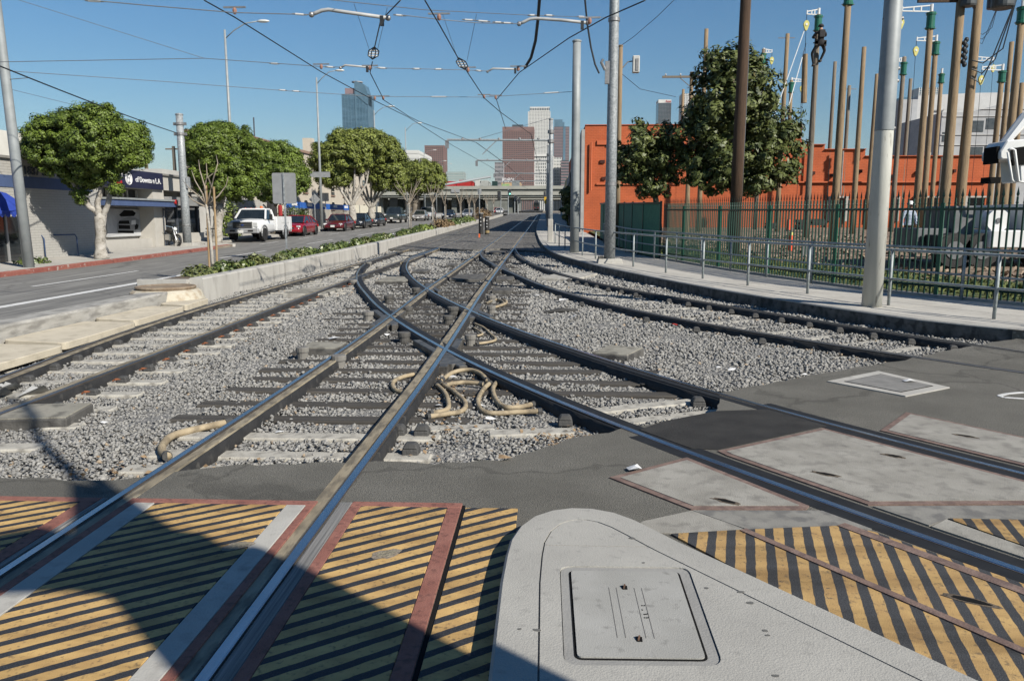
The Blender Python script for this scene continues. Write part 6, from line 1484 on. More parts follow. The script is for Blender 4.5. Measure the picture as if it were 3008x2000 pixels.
# ------------------------------------------------------------------ trees and shrubs
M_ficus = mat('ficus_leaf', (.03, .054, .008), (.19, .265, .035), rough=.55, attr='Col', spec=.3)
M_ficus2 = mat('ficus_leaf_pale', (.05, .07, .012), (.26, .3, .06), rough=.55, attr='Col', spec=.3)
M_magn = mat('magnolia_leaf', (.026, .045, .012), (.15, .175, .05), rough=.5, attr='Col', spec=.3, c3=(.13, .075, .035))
M_bark = mat('pale_ficus_bark', (.3, .275, .235), (.5, .475, .43), 5, .9, .6, 14, c3=(.16, .14, .11), s3=7, thr3=(.55, .72))
M_barkd = mat('grey_bark', (.13, .11, .085), (.22, .19, .15), 5, .9, .6, 14)
M_twig = mat('bare_twig', (.24, .2, .15), (.36, .31, .25), 5, .9)
def cloud(lobes, per_m2, size, rc, rough=1.0, tuft=46, bumps=4, inner=6):
    """leaf centres, outward normals, tones and sizes for a crown of ellipsoid lobes: leaf clumps on the shell, coarser leaves inside"""
    P_, N_, F_, Z_ = [], [], [], []
    more = []
    for c, r_ in lobes:
        if min(r_) < .45: continue
        for k in range(bumps):
            d = rng.normal(size=3); d /= np.linalg.norm(d); d[2] = abs(d[2]) * (1 if rng.uniform() < .7 else -.5); f = rng.uniform(.2, .36)
            more.append((np.array(c) + d * np.array(r_) * rng.uniform(.82, 1.0), np.array(r_) * f))
    for c, r_ in list(lobes) + more:
        c, r_ = np.array(c), np.array(r_); area = 4 * math.pi * ((r_[0]*r_[1])**1.6/3 + (r_[0]*r_[2])**1.6/3 + (r_[1]*r_[2])**1.6/3) ** (1/1.6)
        n = int(area * per_m2); nc = max(10, int(n / tuft))
        d = rng.normal(size=(nc, 3)); d /= np.linalg.norm(d, axis=1)[:, None]
        rad = 1 - rng.beta(1.0, 3.0, nc) * .45 + rough * (.05 * np.sin(d[:, 0]*9 + c[0]) * np.sin(d[:, 2]*8 + c[1]) + .05 * np.sin(d[:, 1]*13)) + (rough - 1) * .1 * rng.normal(size=nc)
        cc = d * rad[:, None]
        k = rng.integers(0, nc, n); o_ = rng.normal(size=(n, 3)); o_ /= np.linalg.norm(o_, axis=1)[:, None]
        rcl = rc * rng.uniform(.6, 1.35, nc)[k]
        p = cc[k] * r_ + o_ * (rcl * rng.uniform(.15, 1, n) ** .5)[:, None] * np.array([1, 1, .75])
        P_.append(p + c); N_.append(d[k] * .55 + o_ * .9 + rng.normal(size=(n, 3)) * .3 + np.array([0, 0, .4]))
        F_.append(np.clip(rng.uniform(0, 1, nc)[k] * .5 + rng.uniform(0, 1, n) * .5, 0, 1)); Z_.append(np.ones(n))
        ni = n // inner; di = rng.normal(size=(ni, 3)); di /= np.linalg.norm(di, axis=1)[:, None]
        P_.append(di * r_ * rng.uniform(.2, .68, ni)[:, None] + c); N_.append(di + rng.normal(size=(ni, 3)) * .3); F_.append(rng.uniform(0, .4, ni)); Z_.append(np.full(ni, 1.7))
    return np.concatenate(P_), np.concatenate(N_), np.concatenate(F_), np.concatenate(Z_)
def lobe(u, v, ru, rv, y, dy=0.0, dr=None):
    c = at(u, v, y + dy); s = (y + dy) / FPX
    return ((c.x, c.y, c.z), (ru * s, (dr if dr else ru * s * .85), rv * s))
def tree(name, label, base, lobes, limbs, per, size, m, bark, rc=.28, flat=0.0, elong=1.8, cat='tree', group=None, droop=.3, rough=1.0, tuft=46, bumps=4, inner=6):
    t = thing(name, label, cat, base, 0, group)
    P_, N_, F_, Z_ = cloud(lobes, per, size, rc, rough, tuft, bumps, inner)
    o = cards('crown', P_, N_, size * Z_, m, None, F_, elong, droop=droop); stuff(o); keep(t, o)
    for nm, pts, rs in limbs:
        mb = MB(); L = [Vector(p) for p in pts]; out, rr = [], []
        for i in range(len(L) - 1):
            for q in (0, .33, .66): out.append(L[i].lerp(L[i+1], q) + Vector((random.gauss(0, .3), random.gauss(0, .3), 0)) * rs[i] * .35 * (i + q > 0)); rr.append((rs[i]*(1-q)+rs[i+1]*q) * random.uniform(.93, 1.07))
        out.append(L[-1]); rr.append(rs[-1]); mb.tube(out, rr, 9); o = mb.build(nm, bark, None, smooth=True); keep(t, o)
    return t
random.seed(21)
def L3(y, pts, dys=None): return [at(u, v, y + (dys[i] if dys else 0)) for i, (u, v) in enumerate(pts)]
yT = 30.6; b1 = G(300, 760, .15); yT = b1.y
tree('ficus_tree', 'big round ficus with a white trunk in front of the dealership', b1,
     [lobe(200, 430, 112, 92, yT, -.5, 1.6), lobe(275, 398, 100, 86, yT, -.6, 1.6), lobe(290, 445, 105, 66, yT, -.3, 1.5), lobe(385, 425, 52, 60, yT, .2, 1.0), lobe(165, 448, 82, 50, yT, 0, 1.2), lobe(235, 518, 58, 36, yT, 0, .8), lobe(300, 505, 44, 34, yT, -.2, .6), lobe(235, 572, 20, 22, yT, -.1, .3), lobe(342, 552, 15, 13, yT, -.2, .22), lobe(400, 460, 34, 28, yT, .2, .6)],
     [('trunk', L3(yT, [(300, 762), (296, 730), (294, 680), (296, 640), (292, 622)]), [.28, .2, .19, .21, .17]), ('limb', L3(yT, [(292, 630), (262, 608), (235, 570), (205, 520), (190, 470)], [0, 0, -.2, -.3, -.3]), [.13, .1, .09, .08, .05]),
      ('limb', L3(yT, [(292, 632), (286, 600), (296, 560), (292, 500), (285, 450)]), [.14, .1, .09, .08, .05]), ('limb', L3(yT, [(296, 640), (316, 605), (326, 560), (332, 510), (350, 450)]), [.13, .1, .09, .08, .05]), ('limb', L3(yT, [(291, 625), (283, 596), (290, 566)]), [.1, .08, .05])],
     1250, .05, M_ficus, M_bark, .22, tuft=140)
b2 = G(640, 714, .15); y2 = b2.y + 1.0
tree('ficus_tree', 'broad ficus behind the staked sapling and catenary pole', b2,
     [lobe(640, 440, 75, 75, y2, 0, 1.6), lobe(610, 425, 62, 60, y2, -.3, 1.4), lobe(700, 450, 60, 68, y2, .3, 1.5), lobe(670, 520, 90, 72, y2, .2, 1.6), lobe(585, 480, 40, 60, y2, 0, 1.), lobe(720, 530, 45, 50, y2, .5, 1.2), lobe(650, 400, 60, 38, y2, 0, 1.2)],
     [('trunk', L3(y2, [(636, 716), (638, 680), (642, 640), (648, 600)]), [.34, .27, .25, .2]), ('limb', L3(y2, [(646, 610), (625, 560), (610, 500)]), [.16, .12, .07]), ('limb', L3(y2, [(648, 605), (665, 550), (680, 490)]), [.16, .12, .07]), ('limb', L3(y2, [(640, 640), (620, 590), (600, 540)]), [.12, .09, .05])],
     850, .065, M_ficus, M_bark, .28, tuft=120)
y3 = 56.0; b3 = at(808, 690, y3); b3.z = H(y3) + .15
tree('ficus_tree', 'rounded ficus behind the back of the large road sign', b3,
     [lobe(825, 500, 75, 68, y3, 0, 1.8), lobe(790, 490, 55, 62, y3, 0, 1.6), lobe(860, 520, 48, 52, y3, .3, 1.4), lobe(800, 550, 60, 45, y3, 0, 1.5), lobe(820, 455, 55, 36, y3, 0, 1.3)],
     [('trunk', L3(y3, [(808, 690), (804, 640), (800, 610)]), [.34, .28, .24]), ('limb', L3(y3, [(800, 615), (785, 580), (772, 540)]), [.2, .16, .08]), ('limb', L3(y3, [(802, 612), (815, 570), (830, 530)]), [.2, .15, .08])],
     580, .08, M_ficus, M_barkd, .34, tuft=110)
y4 = 73.0; b4 = at(1034, 660, y4); b4.z = H(y4) + .15
def fan(y, u, v0, spread, vtop, n, r0):
    out = []
    for k in range(n):
        f = (k / (n - 1) - .5) * 2; out.append(('limb', L3(y, [(u, v0), (u + f * spread * .35, v0 - 30), (u + f * spread * .8, v0 - 68), (u + f * spread, vtop)], [0, .3*(k % 2), .6*(k % 3 - 1), .8*(k % 3 - 1)]), [r0, r0*.75, r0*.55, r0*.3]))
    return out
tree('ficus_tree', 'wide domed ficus with splayed bare limbs, left of the closely planted pair', b4,
     [lobe(1010, 460, 78, 58, y4, 0, 2.2), lobe(960, 480, 48, 58, y4, 0, 1.6), lobe(1050, 440, 70, 48, y4, .4, 2.0), lobe(985, 520, 50, 28, y4, 0, 1.3), lobe(1040, 405, 62, 22, y4, .2, 1.5)],
     [('trunk', L3(y4, [(1035, 660), (1036, 630), (1032, 606)]), [.4, .34, .3])] + fan(y4, 1032, 608, 55, 470, 6, .17),
     300, .115, M_ficus2, M_bark, .46, tuft=100)
y5 = 80.0; b5 = at(1092, 650, y5); b5.z = H(y5) + .15
tree('ficus_tree', 'wide domed ficus with splayed bare limbs, right of the closely planted pair', b5,
     [lobe(1100, 440, 62, 50, y5, 0, 2.2), lobe(1145, 475, 48, 60, y5, 0, 1.9), lobe(1125, 520, 45, 40, y5, 0, 1.5), lobe(1170, 520, 20, 45, y5, 0, 1.0), lobe(1080, 410, 50, 25, y5, 0, 1.5)],
     [('trunk', L3(y5, [(1090, 655), (1092, 630), (1090, 612)]), [.42, .36, .32])] + fan(y5, 1090, 614, 60, 480, 7, .17),
     300, .115, M_ficus2, M_bark, .46, tuft=100)
y6 = 112.0; b6 = at(1215, 640, y6); b6.z = H(y6) + .15
tree('ficus_tree', 'smaller domed ficus just before the overpass', b6,
     [lobe(1240, 510, 62, 38, y6, 0, 2.6), lobe(1205, 520, 35, 40, y6, 0, 2.0), lobe(1275, 530, 32, 34, y6, 0, 1.8), lobe(1230, 545, 40, 22, y6, 0, 1.6)],
     [('trunk', L3(y6, [(1215, 645), (1216, 620), (1220, 600)]), [.45, .38, .32])] + fan(y6, 1220, 602, 45, 530, 6, .16),
     230, .14, M_ficus2, M_barkd, .5, tuft=80)
y7 = 33.5; b7 = at(1940, 690, y7); b7.z = yardz(b7.x, y7)
tree('magnolia_tree', 'smaller glossy magnolia behind the galvanised pole', b7,
     [lobe(1880, 455, 62, 68, y7, 0, 1.2), lobe(1930, 480, 58, 70, y7, .2, 1.2), lobe(1885, 400, 28, 40, y7, 0, .6), lobe(1955, 430, 38, 48, y7, .3, .9), lobe(1870, 520, 55, 40, y7, 0, 1.0), lobe(1925, 545, 40, 28, y7, 0, .8), lobe(1882, 368, 14, 20, y7, 0, .3), lobe(1835, 470, 28, 30, y7, 0, .5), lobe(1975, 500, 30, 40, y7, .2, .6), lobe(1838, 520, 22, 26, y7, 0, .4), lobe(1900, 560, 30, 18, y7, 0, .5), lobe(1965, 380, 18, 20, y7, .3, .4)],
     [('trunk', L3(y7, [(1938, 690), (1930, 600), (1915, 520), (1890, 400)]), [.14, .12, .1, .03])], 130, .085, M_magn, M_barkd, .26, elong=2.4, rough=3.6, tuft=34, inner=14)
y8 = 32.5; b8 = at(2150, 745, y8); b8.z = yardz(b8.x, y8)
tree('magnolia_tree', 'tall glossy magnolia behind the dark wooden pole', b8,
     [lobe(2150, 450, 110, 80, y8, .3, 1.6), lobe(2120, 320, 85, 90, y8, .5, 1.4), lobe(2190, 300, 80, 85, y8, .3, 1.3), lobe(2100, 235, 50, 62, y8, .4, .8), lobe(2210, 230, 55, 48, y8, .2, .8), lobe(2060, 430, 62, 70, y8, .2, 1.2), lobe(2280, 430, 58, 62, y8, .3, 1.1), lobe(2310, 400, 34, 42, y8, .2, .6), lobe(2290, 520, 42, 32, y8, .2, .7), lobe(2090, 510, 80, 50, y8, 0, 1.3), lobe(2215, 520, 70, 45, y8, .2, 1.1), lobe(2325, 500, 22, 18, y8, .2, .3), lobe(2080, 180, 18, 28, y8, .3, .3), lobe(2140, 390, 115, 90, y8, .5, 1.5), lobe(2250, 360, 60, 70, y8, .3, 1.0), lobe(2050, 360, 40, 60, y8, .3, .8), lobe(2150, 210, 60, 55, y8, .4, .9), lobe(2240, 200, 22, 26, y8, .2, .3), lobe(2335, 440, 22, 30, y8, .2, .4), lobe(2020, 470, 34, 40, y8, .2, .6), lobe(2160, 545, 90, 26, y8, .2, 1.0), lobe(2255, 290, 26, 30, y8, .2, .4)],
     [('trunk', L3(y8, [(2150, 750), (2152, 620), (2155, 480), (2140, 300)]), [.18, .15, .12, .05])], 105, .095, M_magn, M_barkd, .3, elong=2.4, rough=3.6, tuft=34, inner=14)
# young staked tree in the planter
ys = 21.2; bs_ = Vector((-9.0, 21.6, H(21.6) + .36))
st = thing('staked_sapling', 'leafless young tree tied between two wooden stakes at the planter end', 'tree', bs_)
def sp_(u, v, dy=0): return at(u, v, 21.6 + dy) - bs_
mb = MB(); mb.tube([sp_(628, 822), sp_(622, 740), (sp_(614, 660)), sp_(606, 600)], [.05, .045, .04, .035], 8); mb.build('trunk', M_bark, st, smooth=True)
random.seed(4)
for pts in ([(606, 605), (596, 570), (575, 530), (560, 500)], [(606, 602), (588, 580), (560, 555), (538, 530)], [(604, 600), (600, 550), (588, 500), (582, 470)], [(606, 600), (618, 560), (628, 520), (640, 480), (632, 455)], [(607, 605), (640, 575), (662, 545), (670, 520)], [(604, 608), (570, 590), (548, 570)], [(600, 560), (610, 520), (606, 480)], [(620, 555), (612, 520), (640, 500)]):
    mb = MB(); n = len(pts); mb.tube([sp_(u + random.uniform(-3, 3), v, random.uniform(-.3, .3) * i / 3) for i, (u, v) in enumerate(pts)], [.028*(1-.75*i/(n-1)) for i in range(n)], 6); br = mb.build('branch', M_twig, st, smooth=True)
for du, dv, uu in ((0, 0, 617), (24, 4, 640)):
    mb = MB(); a, b = sp_(uu, 828), sp_(uu - 12, 545 + dv); mb.cyl(a, b, .032, .03, 8); mb.build('stake', mat('stake_wood', (.3, .2, .1), (.42, .3, .17), 4, .85, .3, 20, stretch=(8, 8, .6)), st)
for v in (612, 672): mb = MB(); mb.beam(sp_(604, v), sp_(636, v), .03, .03); mb.build('tie', M_rubber, st)
# smaller bare street trees along the far planter
for i, (u, y) in enumerate([(1195, 53), (1250, 64), (1290, 72), (1352, 84), (1372, 95), (1392, 102), (1430, 125), (1446, 140)]):
    b = at(u, 650, y); b = Vector((max(-9.2, min(-8.6, b.x)), y, H(y) + .33)); random.seed(40 + i)
    t = thing('bare_tree', ['first', 'second', 'third', 'fourth', 'fifth', 'sixth', 'seventh', 'farthest'][i] + ' leafless young tree beyond the sign in the far planter', 'tree', b, 0, 'bare young trees in the far planter')
    mb = MB(); mb.tube([(0, 0, 0), (.02, 0, 1.0), (0, 0, 2.0)], [.055, .045, .04], 7); mb.build('trunk', M_bark, t, smooth=True)
    for k in range(9):
        a = random.uniform(0, 6.28); e = random.uniform(.5, 1.1); h = random.uniform(1.2, 2.0)
        mb = MB(); mb.tube([(0, 0, 1.6 + .4 * random.random()), (math.cos(a)*e*.4, math.sin(a)*e*.4, 2.0 + h*.4), (math.cos(a)*e*.8 + random.uniform(-.1, .1), math.sin(a)*e*.8, 2.0 + h*.8), (math.cos(a)*e, math.sin(a)*e, 2.0 + h)], [.026, .02, .013, .006], 5); mb.build('branch', M_twig, t)
    mb = MB(); mb.cyl((.12, 0, 0), (.12, 0, 1.9), .028, .028, 6); mb.build('stake', M_twig, t)
# planter shrubs
M_shrub = mat('shrub_leaf', (.035, .065, .016), (.16, .2, .05), rough=.4, attr='Col', spec=.5)
M_shrub2 = mat('shrub_leaf_olive', (.05, .07, .02), (.2, .22, .075), rough=.5, attr='Col', spec=.4)
M_shruby = mat('shrub_leaf_bright', (.07, .11, .02), (.2, .25, .05), rough=.5, attr='Col')
M_grassb = mat('brown_bush', (.12, .075, .035), (.27, .19, .1), rough=.8, attr='Col')
def shrub(label, x, y, z, r_, h, m, n, size, group='low shrubs in the planter'):
    t = thing('shrub', label, 'shrub', (x, y, z), 0, group)
    d = rng.normal(size=(n, 3)); d /= np.linalg.norm(d, axis=1)[:, None]; d[:, 2] = np.abs(d[:, 2])
    q = rng.uniform(.35, 1.08, n) ** .6; p = d * q[:, None] * np.array([r_, r_ * 1.25, h]) + rng.normal(0, .03, (n, 3))
    stuff(cards('foliage', p, d + rng.normal(size=(n, 3)) * .5 + np.array([0, 0, .3]), size, m, t, None, 1.7))
    mb = MB()
    for k in range(5):
        a = k * 1.25; mb.tube([(0, 0, -.05), (math.cos(a)*r_*.5, math.sin(a)*r_*.5, h*.7)], [.012, .006], 4)
    stuff(mb.build('stems', M_barkd, t))
y = 19.9; i = 0
ORD = ['first', 'second', 'third', 'fourth', 'fifth', 'sixth', 'seventh', 'eighth', 'ninth', 'tenth', 'eleventh', 'twelfth', 'thirteenth', 'fourteenth', 'fifteenth', 'sixteenth', 'seventeenth', 'eighteenth', 'nineteenth', 'twentieth', 'twenty-first', 'twenty-second', 'twenty-third', 'twenty-fourth', 'twenty-fifth', 'twenty-sixth', 'twenty-seventh', 'twenty-eighth', 'twenty-ninth', 'thirtieth', 'thirty-first', 'thirty-second', 'thirty-third', 'thirty-fourth', 'thirty-fifth', 'thirty-sixth', 'thirty-seventh', 'thirty-eighth', 'thirty-ninth', 'fortieth']
while y < 55:
    if not (30.3 < y < 31.1 or 37.2 < y < 38.2 or 45.5 < y < 46.6):
        shrub('low dark green shrub, %s from the near planter end' % ORD[i], -8.95 + random.uniform(-.15, .25), y, H(y) + .36, random.uniform(.22, .46), random.uniform(.15, .4), random.choice((M_shrub, M_shrub, M_shrub2)), 420, .075); i += 1
    y += .95
for k, (y, r_, h, m, lab) in enumerate([(56.5, .8, .5, M_shruby, 'bright yellow green shrub after the dark hedge'), (58.5, .8, .45, M_shruby, 'second bright yellow green shrub before the bollards'), (66, .8, .8, M_grassb, 'brown dry bush beside the third bare tree'), (70, .9, .6, M_grassb, 'second brown dry bush in the far planter'), (74, 1.0, .55, M_shrub, 'dark far planter shrub after the brown bushes'), (79, 1.0, .6, M_shrub, 'second dark far planter shrub'), (84, 1.0, .6, M_shrub, 'third dark far planter shrub'), (90, 1.0, .6, M_shruby, 'bright green far planter shrub'), (106, 1.0, 1.5, M_grassb, 'tall brown grassy bush near the overpass'), (112, 1.0, 1.4, M_grassb, 'second tall brown grassy bush near the overpass'), (119, 1.0, 1.2, M_grassb, 'last tall brown grassy bush near the overpass')]):
    shrub(lab, -8.9, y, H(y) + .3, r_, h, m, 420, .13)
for k, (u, v0, v1, w_, y, m, lab) in enumerate([(680, 590, 705, 35, 52, M_shruby, 'loose yellow green bush beside the white truck'), (735, 600, 690, 32, 60, M_shrub, 'dark tall bush behind the white truck cab'), (855, 600, 690, 48, 60, M_shrub, 'olive bush behind the red hatchback'), (895, 615, 690, 22, 58, M_shrub, 'small pointed bush right of the red hatchback'), (30, 770, 785, 45, 27, M_shrub, 'low ground cover bed at the left picture edge')]):
    a, b = at(u, v1, y), at(u, v0, y); s = y / FPX
    shrub(lab, a.x if k < 4 else -18.2, y, max(a.z, H(y) + .1), w_ * s, b.z - a.z if k < 4 else .25, m, 900 if k < 4 else 500, .12 if k < 4 else .07, 'bushes along the left sidewalk')

# ------------------------------------------------------------------ dealership on the left
XF = -19.6
M_gb = mat_brick('grey_painted_brick', (.47, .46, .43), (.455, .445, .415), (.39, .38, .355), .4, .1, 'y', .5, .012, .9)
M_beige = mat('beige_stucco', (.46, .44, .4), (.52, .5, .455), 1.4, .9, .15, 40)
M_navy = mat('navy_band', (.06, .095, .2), (.075, .115, .235), 2, .7)
M_awn = mat('blue_awning_canvas', (.02, .05, .32), (.03, .07, .4), 3, .7, .2, 60)
M_glass = mat('shop_glass', (.012, .016, .018), (.03, .035, .038), 1.2, .06, spec=.8)
M_signn = mat('sign_navy_panel', (.018, .02, .05), (.025, .028, .065), 3, .4)
M_lw = mat('white_lettering', (.82, .82, .82), rough=.5); M_lr = mat('red_lettering', (.55, .03, .03), rough=.5); M_ld = mat('dark_lettering', (.06, .07, .09), rough=.6)
deal = thing('dealership', 'low grey brick car dealership with navy band and sign panel', 'building')
def F(u, v, d=0.0):
    p = onx(u, v, XF + d); return p
ZR = F(100, 474).z; ya, yb = 18.0, F(296, 600).y
mb = MB(); mb.box(XF - 18, XF, ya, yb, H(25) - .2, ZR); mb.build('brick_wall', M_gb, deal)
mb = MB(); mb.box(XF - 18, XF + .1, ya, yb + 12.5, ZR, ZR + .09); mb.build('roof_edge', M_roof, deal)
zb0, zb1 = F(80, 553).z, F(80, 519).z
mb = MB(); mb.box(XF - .02, XF + .03, ya, yb - .6, zb0, zb1); mb.build('navy_band', M_navy, deal)
yc_ = F(487, 650).y; ye = F(612, 650).y
mb = MB(); mb.box(XF - 18, XF - .9, yb, ye, H(36) - .2, ZR); mb.build('recessed_wall', M_beige, deal)
mb = MB(); mb.box(XF - .9, XF, yb, ye, F(400, 553).z, ZR); mb.build('upper_wall', M_beige, deal)
mb = MB(); mb.box(XF - .9, XF - .02, F(455, 650).y, F(487, 650).y, H(37), F(470, 556).z); mb.build('pillar', M_beige, deal)
mb = MB(); mb.box(XF - .9, XF - .2, yb, F(455, 650).y, H(35), F(380, 704).z); mb.build('low_wall', M_beige, deal)
mb = MB(); mb.box(XF - .86, XF - .8, yb + .1, F(450, 650).y, F(390, 578).z, F(390, 556).z); cw_ = mb.build('clerestory_glass', M_glass, deal)
for k in range(6):
    yy = yb + .1 + k * (F(450, 650).y - yb - .1) / 5; mb = MB(); mb.box(XF - .82, XF - .72, yy - .04, yy + .04, F(390, 578).z, F(390, 556).z); mb.build('mullion', M_beige, cw_)
# canopy
zc0, zc1 = F(400, 606).z, F(400, 584).z
mb = MB(); mb.box(XF - .5, XF + .55, yb + .15, F(489, 600).y, zc0, zc1 - .08); mb.build('canopy', M_navy, deal); mb = MB(); mb.box(XF - .5, XF + .62, yb + .1, F(489, 600).y, zc1 - .08, zc1); mb.build('canopy_edge', M_greyp, deal)
mb = MB(); mb.cyl((XF + .4, F(483, 596).y, zc0 + .25), (XF + .64, F(483, 596).y, zc0 + .25), .12, .12, 10); mb.build('alarm_bell', M_lr, deal)
# dark storefront to the right
mb = MB(); mb.box(XF - .6, XF - .5, yc_, ye, H(39), F(540, 600).z); mb.build('storefront_glass', M_glass, deal)
mb = MB(); mb.box(XF - .5, XF + .25, yc_ + .02, ye, F(520, 604).z, F(520, 580).z); mb.build('storefront_canopy', M_signb, deal)
for u in (512, 545, 575, 604): mb = MB(); mb.box(XF - .5, XF - .42, F(u, 650).y - .05, F(u, 650).y + .05, H(39), F(540, 604).z); mb.build('frame', M_ld, deal)
mb = MB(); mb.box(XF - .48, XF - .3, F(512, 650).y, ye, H(39), H(39) + .75); mb.build('stall_riser', M_beige, deal)
# entrance at far left: awning, glass doors
y0, y1 = 19.0, F(62, 650).y
mb = MB(); mb.box(XF - .1, XF + .02, y0, y1, H(25), F(30, 636).z); eg = mb.build('entrance_glass', M_glass, deal)
for u in (14, 62, -60): mb = MB(); mb.box(XF - .05, XF + .06, F(u, 650).y - .05, F(u, 650).y + .05, H(25), F(30, 636).z); mb.build('mullion', M_signb, eg)
za, zt_ = F(40, 630).z, F(40, 563).z; ys0, ys1 = 16.5, onx(73, 600, XF + 1).y
mb = MB(); prof = [(0, zt_), (.35, zt_ - .08), (.75, zt_ - .35), (.95, zt_ - .75), (1.0, za + .12), (1.0, za), (.97, za), (.0, za + .1)]
mb.extrude([(XF + a, ys0, b) for a, b in prof], (0, ys1 - ys0, 0)); aw = mb.build('awning', M_awn, deal)
k = 0; yy = ys0
while yy < ys1 - .2: mb = MB(); mb.extrude([(XF + 1.005, yy, za + .02), (XF + 1.005, yy + .28, za + .02), (XF + 1.005, yy + .24, za - .07), (XF + 1.005, yy + .14, za - .11), (XF + 1.005, yy + .04, za - .07)], (.015, 0, 0)); mb.build('scallop', M_awn, aw); yy += .3
# lettering: street number, sign panel with rings, round emblem and words
rot = (R(90), 0, R(90))
p = F(70, 511, .03); text_obj('street_number', '1837 S. FI', .42, M_ld, (XF + .02, p.y, p.z), rot, deal, .02, bold=.008, sx=(F(163, 505).y - p.y) / 1.75)
sg0, sg1 = F(262, 540).y, F(473, 540).y; sz0, sz1 = F(380, 552).z, F(380, 500).z
mb = MB(); mb.box(XF, XF + .12, sg0, sg1, sz0, sz1); sgn = mb.build('sign_panel', M_signn, deal, bevel=.01)
def ring(mb, cy, cz, r_, t_=.018): mb.tube([(XF + .14, cy + r_*math.cos(a), cz + r_*math.sin(a)) for a in [i*math.pi/12 for i in range(25)]], t_, 5, caps=False)
zc_ = (sz0 + sz1) / 2
for k in range(4): mb = MB(); pr = F(340 + k * 7, 515, .12); ring(mb, pr.y, zc_ + .16, .12); mb.build('sign_ring', M_signb, sgn)
pr = F(342, 545, .12); text_obj('sign_word', 'Audi', .26, M_lr, (XF + .13, pr.y, zc_ - .3), rot, sgn, .008, bold=.006)
pr = F(377, 525, .12); mb = MB(); ring(mb, pr.y, zc_, .27, .026); mb.build('round_emblem', M_lw, sgn)
mb = MB()
for a, b in (((-.12, .2), (0, .02)), ((.12, .2), (0, .02)), ((-.21, .12), (-.1, -.2)), ((-.1, -.2), (0, 0)), ((0, 0), (.1, -.2)), ((.1, -.2), (.21, .12))): mb.beam((XF + .14, pr.y + a[0], zc_ + a[1]), (XF + .14, pr.y + b[0], zc_ + b[1]), .04, .04)
mb.build('emblem_letters', M_lw, sgn)
pr = F(398, 533, .12); text_obj('sign_word', 'of Downto n L.A.', .36, M_lw, (XF + .13, pr.y, zc_ - .12), rot, sgn, .008, bold=.003, sx=(F(469, 533).y - pr.y) / 2.72)
# window poster with a printed car
XP = XF - .84
p0, p1 = onx(312, 697, XP), onx(408, 615, XP)
mb = MB(); mb.box(XP, XP + .08, p0.y, p1.y, p0.z, p1.z); po = mb.build('poster', mat('poster_print_grey', (.3, .31, .32), (.52, .53, .54), .8, .35), deal)
def pp(a, b): return (XP + .085, p0.y + (p1.y - p0.y) * a, p0.z + (p1.z - p0.z) * b)
def print_(pts, m, k): mb = MB(); mb.poly(*[(XP + .084 + .002 * k, q[1], q[2]) for q in [pp(*s) for s in pts]]); mb.build('printed_shape', m, po)
print_([(.0, .0), (1, 0), (1, .25), (.6, .1), (.2, .08)], mat('print_light', (.55, .56, .57), rough=.4), 1)
print_([(.26, .25), (.3, .18), (.8, .2), (.9, .35), (.92, .6), (.82, .68), (.62, .72), (.38, .6), (.28, .48)], mat('print_mid', (.2, .21, .22), rough=.4), 2)
print_([(.35, .78), (.4, .72), (.78, .74), (.85, .85), (.75, .95), (.5, .95)], M_dark, 2)
print_([(.31, .28), (.64, .26), (.64, .4), (.31, .42)], M_dark, 3); print_([(.31, .46), (.64, .45), (.62, .58), (.34, .57)], M_dark, 3)
print_([(.68, .42), (.82, .44), (.82, .6), (.7, .58)], mat('print_white', (.7, .7, .7), rough=.4), 3)
print_([(.78, .24), (.87, .26), (.9, .4), (.84, .46), (.78, .38)], M_dark, 3); print_([(.28, .14), (.74, .1), (.74, .2), (.28, .22)], M_dark, 3)
mb = MB(); pr = F(478, 640); mb.tube([(XF + .05, pr.y, H(37)), (XF + .05, pr.y, F(478, 612).z)], .03, 6); mb.tube([(XF + .05, pr.y, F(478, 616).z), (XF + .3, pr.y + .4, F(478, 618).z)], .04, 6); mb.build('downpipe', M_ld, deal)
# white hall behind, wall with vents, beige block, fences
mb = MB(); mb.box(-60, XF - 9, 22, F(90, 450).y * 1.45, 0, onx(40, 388, XF - 9).z); t = mb.build('white_hall', mat('cream_white_render', (.62, .6, .54), (.7, .68, .62), .8, .9)); tag(t, 'tall cream white blank building behind the dealership', 'building')
lw = thing('vent_building', 'low pale block building with louvre vents behind the white truck', 'building'); XV = -23.6
zv = onx(700, 560, XV).z
mb = MB(); mb.box(XV - 2.5, XV, 48.0, 62, H(50) - .2, zv + .9); mb.build('wall', mat('pale_block_wall', (.46, .45, .42), (.54, .53, .5), 1.2, .9, .2, 30), lw)
for k in range(7): mb = MB(); mb.box(XV, XV + .08, 51, 57, zv - .9 + k * .22, zv - .8 + k * .22); mb.build('louvre', M_conc, lw)
mb = MB(); mb.box(XV - .2, XV + .03, 49.0, 52.5, H(50), zv - 1.2); mb.build('dark_gate', M_dark, lw)
bb = thing('beige_block', 'two storey beige brick building with arched windows behind the ficus trees', 'building'); XB = -25.0
M_bb = mat('beige_brick_paint', (.52, .465, .38), (.6, .54, .45), 1.0, .9, .2, 30); M_trim = mat('brown_trim', (.3, .2, .15), rough=.8)
ztop = onx(900, 452, XB).z; ybs, ybe = 62.0, 118.0
mb = MB(); mb.box(XB - 3.5, XB, ybs, ybe, H(62) - .3, ztop); mb.build('wall', M_bb, bb); mb = MB(); mb.box(XB - 3.5, XB + .15, ybs - .1, ybe, ztop, ztop + .25); mb.build('cornice', M_trim, bb)
